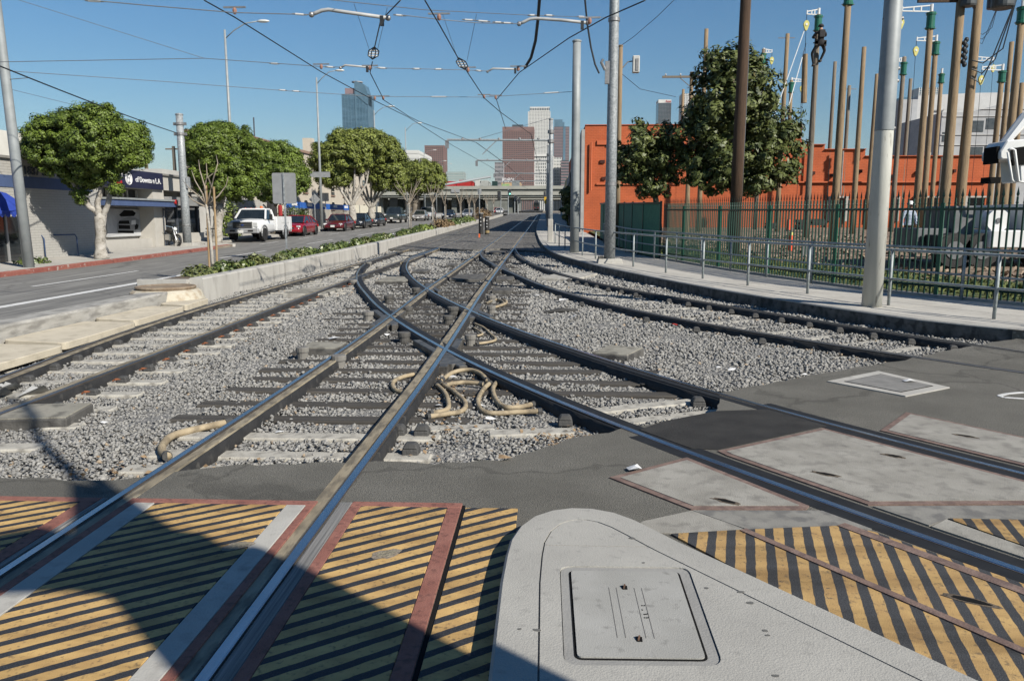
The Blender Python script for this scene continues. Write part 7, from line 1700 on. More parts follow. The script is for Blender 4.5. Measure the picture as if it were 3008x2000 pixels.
mb = MB(); mb.box(XB - 1.6, XB - .6, 86.5, 87.6, ztop + .25, ztop + 2.0); mb.build('chimney', M_bb, bb); mb = MB(); mb.cyl((XB - 1, 70.5, ztop), (XB - 1, 70.5, ztop + 2.2), .06, .06, 6); mb.build('vent_pipe', M_ld, bb)
for v0, v1 in ((483, 508), (534, 560), (585, 610)):
    for k in range(9):
        yy = 65 + k * 5.3; za_, zb_ = at(900, v1, 76).z, at(900, v0, 76).z
        mb = MB(); mb.extrude([(XB - .1, yy, za_), (XB - .1, yy + 1.3, za_), (XB - .1, yy + 1.3, zb_ - .25), (XB - .1, yy + 1.0, zb_), (XB - .1, yy + .3, zb_), (XB - .1, yy, zb_ - .25)], (.16, 0, 0)); wn = mb.build('window', M_glass, bb)
        mb = MB(); mb.box(XB, XB + .12, yy - .15, yy + 1.45, za_ - .14, za_); mb.build('sill', M_trim, wn); mb = MB(); mb.box(XB, XB + .09, yy, yy + 1.3, (za_+zb_)/2 - .05, (za_+zb_)/2 + .03); mb.build('sash_bar', M_bb, wn)
fn = thing('yard_fence', 'metal fence with a blue banner along the left sidewalk', 'fence'); XN = -22.6
mb = MB(); mb.box(XN, XN + .04, 68, 92, onx(1000, 617, XN).z, onx(1000, 603, XN).z + .05); bn_ = mb.build('banner', mat('blue_banner', (.02, .1, .4), (.03, .14, .5), 2, .6), fn)
for k in range(5):
    yy = 69.5 + k * 4.6; mb = MB(); mb.box(XN + .045, XN + .055, yy, yy + 1.5, onx(1000, 611, XN).z, onx(1000, 607, XN).z + .1); mb.build('printed_mark', M_lw, bn_)
for k in range(48): yy = 68 + k * .5; mb = MB(); mb.cyl((XN, yy, H(yy)), (XN, yy, H(yy) + 2.0), .04, .04, 5); mb.build('bar', M_signb, fn)
for a, b in ((66, 68), (92, 108)): mb = MB(); mb.box(XN - .1, XN, a, b, H(a), H(a) + 2.2); mb.build('cream_wall', mat('cream_wall_paint', (.62, .58, .46), (.7, .66, .54), 1.5, .9), fn)
hm = thing('hoarding', 'pale ribbed fence left of the blue banner', 'fence')
for k in range(26): yy = 56.5 + k * .36; mb = MB(); mb.box(XN - .1, XN - .02, yy, yy + .3, H(yy), H(yy) + 2.6); mb.build('panel', M_conc, hm)
# utility poles behind the left roofs
for i, (u, v0, y, wd) in enumerate(((336, 317, 60, .13), (441, 415, 62, .13), (523, 430, 58, .12), (1538, 300, 300, .3))):
    if i == 3: break
    b = at(u, 640, y); t = thing('utility_pole', ['wooden pole tip poking above the big ficus', 'wooden pole with a crossarm above the dealership roof', 'thin dark pole with brackets left of the catenary pole'][i], 'pole', (b.x, y, H(y))); h = at(u, v0, y).z - H(y)
    mb = MB(); mb.cyl((0, 0, 0), (0, 0, h), .17, wd, 8); mb.build('shaft', M_woodg, t); mb = MB(); mb.beam((-.6, 0, h - .2), (.6, 0, h - .2), .1, .1); mb.build('crossarm', M_woodg, t)
# motorcycle on the sidewalk
pm = G(498, 722, .15); mo = thing('motorcycle', 'dark motorcycle parked on the sidewalk by the storefront', 'motorcycle', pm, R(60))
M_chrome = mat('chrome', (.5, .5, .5), (.6, .6, .6), 9, .2, metal=1.0)
for yy in (-.7, .65):
    mb = MB(); mb.tube([(0, yy + .27*math.cos(a), .3 + .27*math.sin(a)) for a in [i*math.pi/10 for i in range(21)]], .055, 7, caps=False); w_ = mb.build('wheel', M_rubber, mo); mb = MB(); mb.cyl((-.05, yy, .3), (.05, yy, .3), .16, .16, 12); mb.build('rim', M_chrome, w_)
mb = MB(); mb.ball((0, -.15, .78), .2, (.7, 1.5, .7)); mb.build('tank', M_stack, mo, smooth=True); mb = MB(); mb.obox((0, .3, .68), (.26, .75, .12), 0, (.8, .9)); mb.build('seat', M_rubber, mo, bevel=.03)
mb = MB(); mb.obox((0, -.02, .25), (.3, .5, .38)); mb.build('engine', M_chrome, mo, bevel=.05)
for s in (-1, 1): mb = MB(); mb.tube([(s*.06, -.7, .3), (s*.06, -.45, .95), (s*.35, -.3, 1.02)], .025, 6); mb.build('fork_leg', M_chrome, mo)
mb = MB(); mb.ball((0, -.56, .85), .1, (1, .8, 1)); mb.build('headlight', M_glassl, mo); mb = MB(); mb.tube([(.16, 0, .25), (.18, .6, .28)], .05, 8); mb.build('exhaust', M_chrome, mo)
# ------------------------------------------------------------------ vehicles (front towards -Y in their own frame)
M_tyre = mat('tyre_rubber', (.014, .014, .014), (.024, .024, .024), 12, .85); M_carglass = mat('car_glass', (.012, .016, .017), (.02, .026, .028), 2, .05, spec=.9)
M_plate = mat('licence_plate', (.7, .7, .68), rough=.5); M_hl = mat('headlight_glass', (.62, .64, .65), (.75, .77, .78), 12, .15, spec=.9); M_plast = mat('black_plastic', (.02, .02, .02), rough=.6); M_tail = mat('tail_light_red', (.4, .02, .02), rough=.3)
def loftbody(mb, secs):
    """secs: (y, half width, z bottom, z top)"""
    N = 14; vs, fs = [], []
    for y, hw, zb, zt in secs:
        h = zt - zb
        half = [(.0, zb), (hw*.86, zb), (hw*.97, zb + h*.12), (hw, zb + h*.38), (hw*.985, zb + h*.62), (hw*.93, zb + h*.86), (hw*.78, zt - h*.02), (0, zt + .015)]
        ring_ = half + [(-x, z) for x, z in half[-2:0:-1]]
        vs += [(x, y, z) for x, z in ring_]
    n = 14
    for i in range(len(secs) - 1):
        for j in range(n): fs.append((i*n+j, i*n+(j+1) % n, (i+1)*n+(j+1) % n, (i+1)*n+j))
    fs += [tuple(range(n)), tuple(range((len(secs)-1)*n, len(secs)*n))]
    return mb.add(vs, fs)
KIND = {
 'sedan': dict(secs=[(0, .74, .3, .55), (.025, .88, .24, .64), (.09, .96, .2, .72), (.27, 1, .19, .87), (.36, 1, .19, .93), (.72, 1, .19, .96), (.84, .99, .2, .95), (.96, .92, .25, .9), (1, .82, .34, .72)], cab=(.27, .43, .68, .86), belt=.91, ch=.88, ct=.68, wb=(.17, .79), wr=.31),
 'hatch': dict(secs=[(0, .72, .3, .56), (.03, .88, .24, .68), (.1, .96, .2, .8), (.22, 1, .19, .93), (.4, 1, .19, 1.0), (.75, 1, .19, 1.04), (.92, .96, .22, 1.02), (1, .86, .34, .9)], cab=(.19, .42, .72, .97), belt=.97, ch=.88, ct=.66, wb=(.17, .82), wr=.32),
 'suv': dict(secs=[(0, .8, .42, .85), (.02, .92, .36, .95), (.08, .98, .32, 1.02), (.25, 1, .3, 1.1), (.4, 1, .3, 1.12), (.8, 1, .3, 1.13), (.97, .97, .34, 1.1), (1, .9, .42, .95)], cab=(.24, .36, .9, .985), belt=1.09, ch=.92, ct=.76, wb=(.18, .8), wr=.38),
 'pickup': dict(secs=[(0, .82, .45, .92), (.02, .93, .4, 1.02), (.08, .98, .36, 1.07), (.24, 1, .34, 1.14), (.4, 1, .34, 1.15), (.6, 1, .34, 1.15), (.98, 1, .36, 1.13), (1, .97, .42, 1.08)], cab=(.24, .34, .55, .6), belt=1.12, ch=.93, ct=.78, wb=(.17, .78), wr=.4)}
def wheel(t, x, y, r_, w_, s):
    mb = MB(); mb.lathe((0, 0, 0), [(r_*.62, -w_/2), (r_*.95, -w_/2), (r_, -w_*.3), (r_, w_*.3), (r_*.95, w_/2), (r_*.62, w_/2)], 20)
    mb.v = [(x + v[2] * s, y + v[0], r_ + v[1]) for v in mb.v]; tb = mb.build('wheel', M_tyre, t)
    mb = MB(); mb.cyl((x + s*w_*.34, y, r_), (x + s*w_*.46, y, r_), r_*.62, r_*.56, 14); mb.build('rim', M_chrome, tb)
    mb = MB(); mb.cyl((x + s*w_*.44, y, r_), (x + s*w_*.5, y, r_), r_*.15, r_*.12, 8); mb.build('hub', M_plast, tb)
def arch(t, x, y, r_, m):
    mb = MB(); mb.tube([(x, y + r_*1.13*math.cos(a), r_ + .02 + r_*1.13*math.sin(a)) for a in [math.pi*(i/12*1.16 - .08) for i in range(13)]], .05, 5); mb.build('wheel_arch', m, t)
def car(label, cat, x, y, paintc, kind, L=4.6, W=1.78, Ht=1.43, rz=0.0, name=None, plate=True, tail=False):
    k = KIND[kind]; t = thing(name or cat.replace(' ', '_'), label, cat, (x, y, H(y)), rz, 'vehicles on the left street')
    pn = 'paint_%d_%d_%d' % tuple(int(c * 255) for c in paintc); mp = MATS.get(pn) or mat(pn, paintc, tuple(c * .8 for c in paintc), 2, .25, coat=.6, spec=.5)
    Y = lambda s: (s - .5) * L; hw = W / 2
    mb = MB(); loftbody(mb, [(Y(s), hw*w_, zb, zt) for s, w_, zb, zt in k['secs']]); mb.build('body', mp, t, smooth=True)
    a, b, c, d = k['cab']; z0, z1 = k['belt'] - .03, Ht; h0, h1 = hw*k['ch'], hw*k['ct']
    base = [(-h0, Y(a), z0), (h0, Y(a), z0), (h0, Y(d), z0), (-h0, Y(d), z0)]; top = [(-h1, Y(b), z1 - .05), (h1, Y(b), z1 - .05), (h1, Y(c), z1 - .05), (-h1, Y(c), z1 - .05)]
    mb = MB(); mb.add(base + top, [(0,1,5,4),(1,2,6,5),(2,3,7,6),(3,0,4,7),(4,5,6,7),(3,2,1,0)]); mb.build('window_glass', M_carglass, t)
    mb = MB(); mb.add([(v[0]*1.02, v[1], v[2] - .01) for v in top] + [(v[0]*.9, v[1]*.94 + .06*(Y(b)+Y(c))/2, z1) for v in top], [(0,1,5,4),(1,2,6,5),(2,3,7,6),(3,0,4,7),(4,5,6,7),(3,2,1,0)]); mb.build('roof', mp, t)
    for i in range(4): mb = MB(); mb.beam(Vector(base[i]) * 1.0, Vector(top[i]), .07, .06); mb.build('pillar', mp, t)
    for s in (-1, 1):
        m_ = (.5 * (b + c)); mb = MB(); mb.beam((s*(h0+.005), Y(m_), z0), (s*(h1+.005), Y(m_), z1 - .04), .06, .05); mb.build('pillar', mp, t)
        if kind in ('suv', 'hatch'): mb = MB(); mb.beam((s*(h0+.005), Y(c - .02), z0), (s*(h1+.005), Y(c - .02), z1 - .04), .06, .06); mb.build('pillar', mp, t)
    for s in (-1, 1):
        for w_ in k['wb']:
            wheel(t, s*(hw - .08), Y(w_), k['wr'], .2, s); arch(t, s*(hw - .01), Y(w_), k['wr'], M_plast)
        mb = MB(); zl = k['secs'][2][3] - .12; mb.obox((s*hw*.72, Y(.012) + .03, zl - .08), (hw*.34, .1, .13), -s*.3); mb.build('headlight', M_hl, t, bevel=.02)
        mb = MB(); mb.obox((s*(hw + .07), Y(a + .07), z0), (.16, .1, .13)); mb.build('mirror', mp, t, bevel=.02)
        mb = MB(); mb.obox((s*hw*.84, Y(.99), .62 if kind != 'suv' else .8), (hw*.2, .1, .2)); mb.build('tail_light', M_tail, t)
    zf = k['secs'][1][3]
    mb = MB(); mb.obox((0, Y(.008), zf - .2), (hw*.8, .08, .13)); mb.build('grille', M_plast, t, bevel=.02)
    mb = MB(); mb.obox((0, Y(.004), k['secs'][1][2] + .04), (hw*1.5, .1, .13)); mb.build('bumper', mp if kind != 'pickup' else M_chrome, t, bevel=.03)
    if plate: mb = MB(); mb.obox((0, Y(0) - .04, k['secs'][1][2] + .1), (.34, .02, .16)); mb.build('licence_plate', M_plate, t)
    return t
XC = -18.0
car('dark maroon sedan, frontmost of the parked row behind the sign', 'car', XC + .35, 67.0, (.11, .012, .016), 'sedan')
car('black sedan parked right behind the maroon one', 'car', XC + .3, 74.3, (.014, .016, .022), 'sedan', 4.5)
car('dark grey sedan, third of the parked row', 'car', XC + .25, 81.0, (.03, .033, .036), 'sedan', 4.5)
car('dark green pickup parked after the three dark sedans', 'pickup truck', XC - .2, 95.5, (.035, .045, .042), 'pickup', 5.6, 2.0, 1.9)
car('silver sedan driving beside the far ficus', 'car', XC + .85, 108.0, (.3, .29, .28), 'sedan')
car('white and dark sport utility vehicle behind the silver sedan', 'car', XC + .6, 116.0, (.4, .41, .41), 'suv', 4.8, 1.9, 1.8)
car('bright red hatchback parked behind the white truck', 'car', XC - .05, 57.0, (.28, .012, .02), 'hatch', 4.4, 1.75, 1.47)
car('black sedan driving toward the camera past the far trees', 'car', -14.6, 119.5, (.012, .014, .02), 'sedan', 4.6)
car('silver grey sedan driving behind the black one', 'car', -13.0, 133, (.25, .26, .27), 'sedan')
car('dark sedan driving near the overpass', 'car', -12.0, 152, (.03, .03, .035), 'sedan')
car('small red car under the overpass', 'car', -11.5, 190, (.4, .02, .02), 'sedan')
car('white sedan stopped by the crosswalk under the overpass', 'car', -10.6, 184, (.6, .6, .6), 'sedan')
car('grey sedan parked under the overpass on the left', 'car', -27, 160, (.2, .22, .22), 'sedan', rz=R(90))

# white utility truck with service body
TW, TL = 2.1, 6.1
ut = thing('utility_truck', 'white utility pickup with service body and orange beacon parked at the kerb', 'truck', (XC - .05, 49.2, H(49)), 0, 'vehicles on the left street')
def TY(s): return -TL / 2 + s
M_wt = mat('white_truck_enamel', (.75, .76, .76), (.8, .81, .81), 2, .28, coat=.5); M_gr = mat('grille_grey', (.16, .165, .17), (.22, .225, .23), 8, .45, metal=.4); M_bump = mat('bumper_grey', (.42, .43, .44), (.5, .51, .52), 6, .4, metal=.4)
mb = MB(); loftbody(mb, [(TY(.12), .9, .62, 1.12), (TY(.2), .97, .55, 1.22), (TY(.5), 1.0, .5, 1.28), (TY(1.35), 1.02, .5, 1.36), (TY(1.6), 1.02, .5, 1.38), (TY(2.9), 1.02, .5, 1.36), (TY(2.98), 1.0, .55, 1.3)]); mb.build('cab_body', M_wt, ut, smooth=True)
base = [(-.95, TY(1.35), 1.33), (.95, TY(1.35), 1.33), (.95, TY(2.95), 1.33), (-.95, TY(2.95), 1.33)]; top = [(-.78, TY(1.95), 1.93), (.78, TY(1.95), 1.93), (.78, TY(2.85), 1.93), (-.78, TY(2.85), 1.93)]
mb = MB(); mb.add(base + top, [(0,1,5,4),(1,2,6,5),(2,3,7,6),(3,0,4,7),(4,5,6,7),(3,2,1,0)]); mb.build('window_glass', M_carglass, ut)
mb = MB(); mb.add([(v[0]*1.03, v[1] - (.04 if v[1] < -.3 else -.04), 1.9) for v in top] + [(v[0]*.92, v[1], 2.0) for v in top], [(0,1,5,4),(1,2,6,5),(2,3,7,6),(3,0,4,7),(4,5,6,7),(3,2,1,0)]); mb.build('roof', M_wt, ut, bevel=.02)
for i in range(4): mb = MB(); mb.beam(base[i], top[i], .1, .08); mb.build('pillar', M_wt, ut)
for s in (-1, 1): mb = MB(); mb.beam((s*.955, TY(2.75), 1.33), (s*.8, TY(2.72), 1.92), .25, .05); mb.build('pillar', M_wt, ut)
mb = MB(); mb.obox((0, TY(.12), .78), (1.2, .1, .4)); gr = mb.build('grille', M_gr, ut, bevel=.02)
for z in (.85, .97, 1.09): mb = MB(); mb.obox((0, TY(.055), z - .025), (1.08, .03, .05)); mb.build('grille_bar', M_plast, gr)
mb = MB(); mb.ball((0, TY(.05), .98), .1, (1, .3, .5)); mb.build('badge', mat('badge_blue', (.02, .05, .2), rough=.4), gr)
for s in (-1, 1):
    mb = MB(); mb.obox((s*.78, TY(.14), .85), (.3, .12, .3), -s*.2); mb.build('headlight', M_hl, ut, bevel=.03)
    mb = MB(); mb.obox((s*1.16, TY(1.75), 1.3), (.18, .12, .34)); mb.build('mirror', M_plast, ut, bevel=.03)
    for yy in (.95, 4.75):
        wheel(ut, s*.92, TY(yy), .42, .27, s); arch(ut, s*1.02, TY(yy), .44, M_gr)
mb = MB(); mb.obox((0, TY(.0), .5), (2.04, .26, .3), 0, (.98, .8)); mb.build('bumper', M_bump, ut, bevel=.04)
for x in (-.55, .55): mb = MB(); mb.obox((x, TY(-.1), .6), (.3, .08, .1)); mb.build('bumper_slot', M_plast, ut)
mb = MB(); mb.obox((-.05, TY(-.15), .52), (.34, .02, .18)); mb.build('licence_plate', M_plate, ut)
mb = MB(); mb.box(-1.04, 1.04, TY(3.08), TY(6.05), .62, 1.5); sb = mb.build('service_body', M_wt, ut, bevel=.02)
for s in (-1, 1):
    for a, b, z0, z1 in ((3.15, 3.95, .7, 1.4), (4.0, 5.5, 1.1, 1.42), (5.55, 6.0, .7, 1.4)):
        mb = MB(); mb.box(min(s*1.04, s*1.06), max(s*1.04, s*1.06), TY(a), TY(b), z0, z1); mb.build('compartment_door', M_wt, sb, bevel=.008)
mb = MB(); mb.box(-1.0, 1.0, TY(3.3), TY(6.0), 1.502, 1.53); mb.build('deck', M_rust, ut)
for y_, h_, w_ in ((3.7, .55, .3), (4.3, .8, .35), (4.9, .6, .4)): mb = MB(); mb.obox((.25, TY(y_), 1.5), (.35, w_, h_)); mb.tube([(.2, TY(y_), 1.5 + h_), (-.1, TY(y_) + .3, 1.7 + h_)], .06, 7); mb.build('winch_gear', M_stack, ut, bevel=.04)
mb = MB(); mb.obox((.55, TY(5.3), 1.5), (.25, .25, .75)); mb.build('red_bottle', mat('red_gear', (.35, .03, .03), rough=.5), ut, bevel=.06)
mb = MB(); mb.ball((.42, TY(2.2), 2.05), .1, (1, 1, .9)); mb.build('beacon', mat('beacon_orange', (.8, .16, .02), rough=.3), ut, smooth=True)
for x in (-.5, -.15, .15, .55): mb = MB(); mb.ball((x, TY(2.0), 2.0), .035); mb.build('cab_light', M_orcone, ut)
for s in (-1, 1): mb = MB(); mb.box(-1.0, 1.0, TY(3.2), TY(6), .55, .6); mb.build('chassis', M_plast, ut); break

# ------------------------------------------------------------------ freeway overpass
M_ov = mat('overpass_concrete', (.33, .33, .29), (.42, .42, .37), .25, .9, .1, 8); M_ovd = mat('overpass_girder', (.13, .14, .125), (.19, .2, .18), .4, .9)
ov = thing('freeway_overpass', 'concrete freeway overpass with several decks crossing the street', 'overpass')
def deck(y0, y1, za, zb, x0=-150, x1=70, bar=1.0, slope=0.0):
    mb = MB(); mb.add([(x0, y0, za), (x1, y0, za + slope), (x1, y1, za + slope), (x0, y1, za), (x0, y0, zb), (x1, y0, zb + slope), (x1, y1, zb + slope), (x0, y1, zb)], [(3,2,1,0),(4,5,6,7),(0,1,5,4),(1,2,6,5),(2,3,7,6),(3,0,4,7)]); mb.build('deck', M_ovd, ov)
    for yy in (y0 - .3, y1 - .1):
        mb = MB(); mb.add([(x0, yy, zb - .4), (x1, yy, zb - .4 + slope), (x1, yy + .35, zb - .4 + slope), (x0, yy + .35, zb - .4), (x0, yy, zb + bar), (x1, yy, zb + bar + slope), (x1, yy + .35, zb + bar + slope), (x0, yy + .35, zb + bar)], [(3,2,1,0),(4,5,6,7),(0,1,5,4),(1,2,6,5),(2,3,7,6),(3,0,4,7)]); mb.build('parapet', M_ov, ov)
deck(205, 216, at(1450, 580, 205).z, at(1450, 569, 205).z, bar=.5)
deck(222, 246, at(1450, 566, 222).z, at(1450, 556, 222).z, bar=.5, slope=.6)
deck(255, 262, at(1450, 589, 255).z, at(1450, 583, 255).z, bar=.5)
zc2 = at(1450, 577, 205).z
for xc_ in (-44, -31, -24, -19.6, -9.2, 1.2, 14):
    for yc2 in (208, 214, 228, 240):
        mb = MB(); mb.obox((xc_, yc2, H(yc2) - .3), (2.2 if xc_ < -25 else 1.3, 1.2, zc2 - H(yc2) + .5)); mb.build('column', M_ovd, ov)
mb = MB(); mb.box(-110, -20, 262, 266, 3, zc2 + .2); mb.build('abutment', M_ovd, ov); mb = MB(); mb.box(9, 60, 205, 266, 3, zc2 + .3); mb.build('abutment', M_ovd, ov)
mb = MB(); mb.tube([at(1275, 548, 200), at(1440, 520, 215)], .3, 8); mb.build('sign_truss', M_galv, ov)
for lab, u, w_ in (('left overhead green sign back on the deck', 1338, 16),):
    mb = MB(); q = at(u, 562, 204.5); mb.box(q.x - 1.1, q.x + 1.1, q.y, q.y + .1, q.z - .35, q.z + .5); mb.build('sign_plate', M_signb, ov)
# trucks and cars on the deck
zdk = at(1450, 556, 222).z + .2
def lorry(label, u0, u1, v0, col, y=230, cab=True):
    a, b = at(u0, v0, y), at(u1, v0, y); t = thing('lorry', label, 'truck', (a.x, y, zdk)); L_ = b.x - a.x; h = a.z - zdk
    mc_ = mat('lorry_%d_%d' % (u0, v0), col, tuple(c*.85 for c in col), 2, .45)
    mb = MB(); mb.box(0, L_*.78, -1.2, 1.2, .9, h); mb.build('trailer', mc_, t, bevel=.05)
    if cab: mb = MB(); mb.extrude([(L_*.8, -1.15, .7), (L_, -1.15, .7), (L_, -1.15, 1.9), (L_*.95, -1.15, h*.85), (L_*.8, -1.15, h*.9)], (0, 2.3, 0)); c_ = mb.build('cab', mc_, t, bevel=.05); mb = MB(); mb.box(L_*.85, L_*.96, -1.2, -1.1, 1.9, h*.8); mb.build('window', M_carglass, c_)
    for q in (.1, .22, .66, .86): mb = MB(); mb.cyl((L_*q, -1.2, .5), (L_*q, 1.2, .5), .5, .5, 12); mb.build('wheel', M_tyre, t)
lorry('red box trailer truck, leftmost on the freeway deck', 1302, 1352, 534, (.5, .02, .025))
lorry('second red truck on the freeway deck', 1350, 1394, 530, (.45, .03, .025))
lorry('white box truck on the freeway deck', 1396, 1414, 528, (.6, .6, .56)); lorry('grey box truck right of the white one on the freeway deck', 1413, 1442, 531, (.42, .43, .4))
lorry('dark green van on the freeway deck', 1446, 1466, 533, (.02, .05, .045), cab=False); lorry('low grey van at the right of the freeway deck', 1504, 1532, 532, (.25, .27, .27), cab=False)
# light rail train under the bridge
tr = thing('light_rail_train', 'dark fronted light rail train under the overpass', 'train', (-.9, 272, H(272) + .05))
w2 = (at(1584, 600, 272).x - at(1567, 600, 272).x) / 2; hz_ = at(1575, 592, 272).z - H(272)
tr.location.x = (at(1584, 600, 272).x + at(1567, 600, 272).x) / 2
mb = MB(); mb.extrude([(-w2, 0, .3), (w2, 0, .3), (w2*1.0, 0, hz_*.75), (w2*.8, 0, hz_), (-w2*.8, 0, hz_), (-w2, 0, hz_*.75)], (0, 24, 0)); mb.build('body', mat('train_dark', (.03, .03, .033), (.05, .05, .055), 2, .4), tr, bevel=.1)
mb = MB(); mb.box(-w2*.8, w2*.8, -.05, .05, hz_*.45, hz_*.8); mb.build('windscreen', M_carglass, tr); 
for s in (-1, 1): mb = MB(); mb.ball((s*w2*.6, -.1, hz_*.3), .15); mb.build('marker_light', M_tail, tr)
mb = MB(); mb.box(-.5, .5, .5, 5, hz_, hz_ + .6); mb.build('pantograph', M_metal, tr)
# traffic signals near the crossing below the bridge
for i, (u, v0, y, s) in enumerate(((1467, 565, 172, -1), (1489, 558, 168, 1), (1508, 575, 176, 1), (1600, 565, 172, -1), (1518, 583, 182, 1))):
    b = at(u + 4, 640, y); t = thing('traffic_signal', ['large black signal head on a mast over the far crossing', 'signal with a lit green lamp at the far crossing', 'third signal mast right of the green one', 'signal mast beside the right cantilever poles', 'slim signal mast in front of the bridge pier'][i], 'traffic signal', (b.x, y, H(y))); h = at(u, v0, y).z - H(y)
    mb = MB(); mb.cyl((0, 0, 0), (0, 0, h + .3), .11, .09, 8); mb.build('mast', M_greyp, t)
    mb = MB(); mb.obox((s*.35, -.1, h - 1.7 if i == 0 else h - 1.1), (.75 if i == 0 else .42, .3, 1.9 if i == 0 else 1.2)); hd = mb.build('head', M_plast, t)
    for k in range(3):
        mb = MB(); mb.cyl((s*.35, -.3, h - .85 + k*.33), (s*.35, -.22, h - .85 + k*.33), .12, .12, 10)
        if i == 1 and k == 0:
            gm = mat('signal_green', (.1, .9, .6)); gm.node_tree.nodes['Principled BSDF'].inputs['Emission Color'].default_value = (.2, 1, .7, 1); gm.node_tree.nodes['Principled BSDF'].inputs['Emission Strength'].default_value = 3; mb.build('green_lamp', gm, hd)
        else: mb.build('lens', M_ld, hd)

# ------------------------------------------------------------------ right-hand street fronts beyond the hall
rb = thing('shop_row', 'narrow row of low shop fronts between the hall and the overpass', 'building')
for k, (y0, y1, u, v, m) in enumerate(((104, 122, 1690, 505, M_beige), (122, 140, 1676, 520, mat('yellow_stucco', (.55, .42, .2), (.62, .5, .27), 1, .9)), (140, 175, 1662, 545, M_gb))):
    x_ = 3.4; mb = MB(); mb.box(x_, x_ + 14, y0, y1 - .02, H(y0) - .2, at(u, v, y0).z); w_ = mb.build('front_wall', m, rb)
    for q in range(3): mb = MB(); mb.box(x_ - .06, x_, y0 + 1 + q*5, y0 + 4 + q*5, H(y0) + .6, H(y0) + 3); mb.build('shop_window', M_glass, w_)
b = Vector((2.2, 70, H(70) + .15)); tree('street_tree', 'dark narrow street tree beside the hall front', b, [((2.0, 70, 3.6), (.9, .9, 1.4)), ((2.3, 71, 2.2), (.7, .7, 1.0))], [('trunk', [(2.2, 70, 1), (2.1, 70, 3)], [.1, .06])], 60, .2, M_magn, M_barkd, .3)
sg = thing('yellow_sign', 'small yellow warning sign on a post by the far poles', 'road sign', (.1, 118, H(118)))
mb = MB(); mb.cyl((0, 0, 0), (0, 0, 3.4), .05, .05, 6); mb.build('post', M_galv, sg); mb = MB(); mb.obox((0, -.08, 2.3), (.5, .04, 1.0)); mb.build('plate', mat('sign_yellow', (.65, .4, .03), rough=.5), sg)

# ------------------------------------------------------------------ skyline (each tower: dark glass core, real floor bands and piers)
def tower(label, u0, u1, v0, y, core, band, pier, nf, npr, vb=560, dep=40, proud=.6, name='tower', bandh=.45, pierw=.4, sides=True, cap=None):
    a, b = at(u0, v0, y), at(u1, v0, y); zt = a.z; zb = 0.0; t = thing(name, label, 'building', ((a.x + b.x) / 2, y, 0)); w_ = (b.x - a.x) / 2
    mb = MB(); mb.box(-w_ + proud, w_ - proud, proud, dep - proud, zb, zt - .5); mb.build('core', core, t)
    fh = (zt - at(u0, vb, y).z) / nf; b0 = None
    if band:
        mb = MB(); mb.box(-w_, w_, 0, dep, 0, fh * bandh)
        for i in range(nf):
            if b0 is None: b0 = mb.build('floor_band', band, t); b0.location = (0, 0, zt - fh)
            else: share(b0, (0, 0, zt - fh * (i + 1)), 0, t)
    if pier:
        pw2 = 2 * w_ / npr * pierw; p0 = None; mb = MB(); mb.box(-pw2/2, pw2/2, -.15, dep + .15, 0, zt - zb)
        for i in range(npr + 1):
            xx = -w_ + pw2/2 + (2*w_ - pw2) * i / npr
            if p0 is None: p0 = mb.build('pier', pier, t); p0.location = (xx, 0, 0)
            else: share(p0, (xx, 0, 0), 0, t)
    if cap: mb = MB(); mb.box(-w_ - .1, w_ + .1, -.2, dep + .2, zt - fh * cap, zt); mb.build('top_fascia', band or core, t)
    return t, w_, zt
M_tgl = mat('tower_glass_dark', (.05, .065, .075), (.09, .11, .12), .05, .15, spec=.7); M_tbl = mat('tower_glass_blue', (.06, .13, .19), (.16, .28, .37), .04, .12, spec=.8, stretch=(1, 1, 4))
M_brown = mat('tower_brown_stone', (.2, .125, .115), (.25, .16, .145), .05, .85); M_wht = mat('tower_white_stone', (.6, .6, .57), (.68, .68, .65), .05, .8); M_gry = mat('tower_grey_stone', (.27, .26, .27), (.33, .32, .33), .05, .8); M_tblue = mat('tower_blue_metal', (.1, .19, .26), (.15, .26, .34), .05, .4, metal=.3); M_mauve = mat('tower_mauve', (.24, .17, .18), (.29, .21, .22), .05, .85)
# blue glass hotel tower: leaning crown, two facets
yB = 1300; t, w_, zt = tower('tall blue glass tower with a slanted crown', 1003, 1080, 276, yB, M_tbl, M_tblue, M_tblue, 46, 9, 420, 45, .35, bandh=.22, pierw=.12)
mb = MB(); mb.extrude([(w_*.0, -.6, zt), (w_*1.0, -.6, zt - 18), (w_*1.0, -.6, zt), (w_*.78, -.6, zt + 14), (w_*.1, -.6, zt + 20)], (0, 30, 0)); mb.build('crown', M_tblue, t)
mb = MB(); mb.box(-w_*.75, w_*.05, 2, 30, zt, zt + 9); mb.build('crown_block', M_mauve, t); mb = MB(); mb.cyl((w_*.1, 12, zt + 19), (w_*.1, 12, zt + 20.5), 9, 9, 20); mb.build('helipad', M_gry, t)
mb = MB(); mb.extrude([(w_*.02, -.5, 0), (w_*.16, -.5, 0), (w_*.08, -.5, zt + 18), (w_*.0, -.5, zt + 18)], (0, 2, 0)); mb.build('edge_fin', M_tblue, t)
yb_ = 1220; t, w_, zt = tower('broad brown office tower with deep window bands', 1476, 1569, 373, yb_, M_tgl, M_brown, M_brown, 30, 17, 545, 45, .5, bandh=.5, pierw=.42, cap=2.2)
mb = MB(); mb.box(-w_*.4, w_*.3, 8, 36, zt, zt + 4); mb.build('roof_plant', M_tgl, t)
yw_ = 2200; t, w_, zt = tower('white gridded skyscraper behind the brown tower', 1551, 1617, 328, yw_, M_tgl, M_wht, M_wht, 30, 14, 450, 50, .8, bandh=.5, pierw=.5)
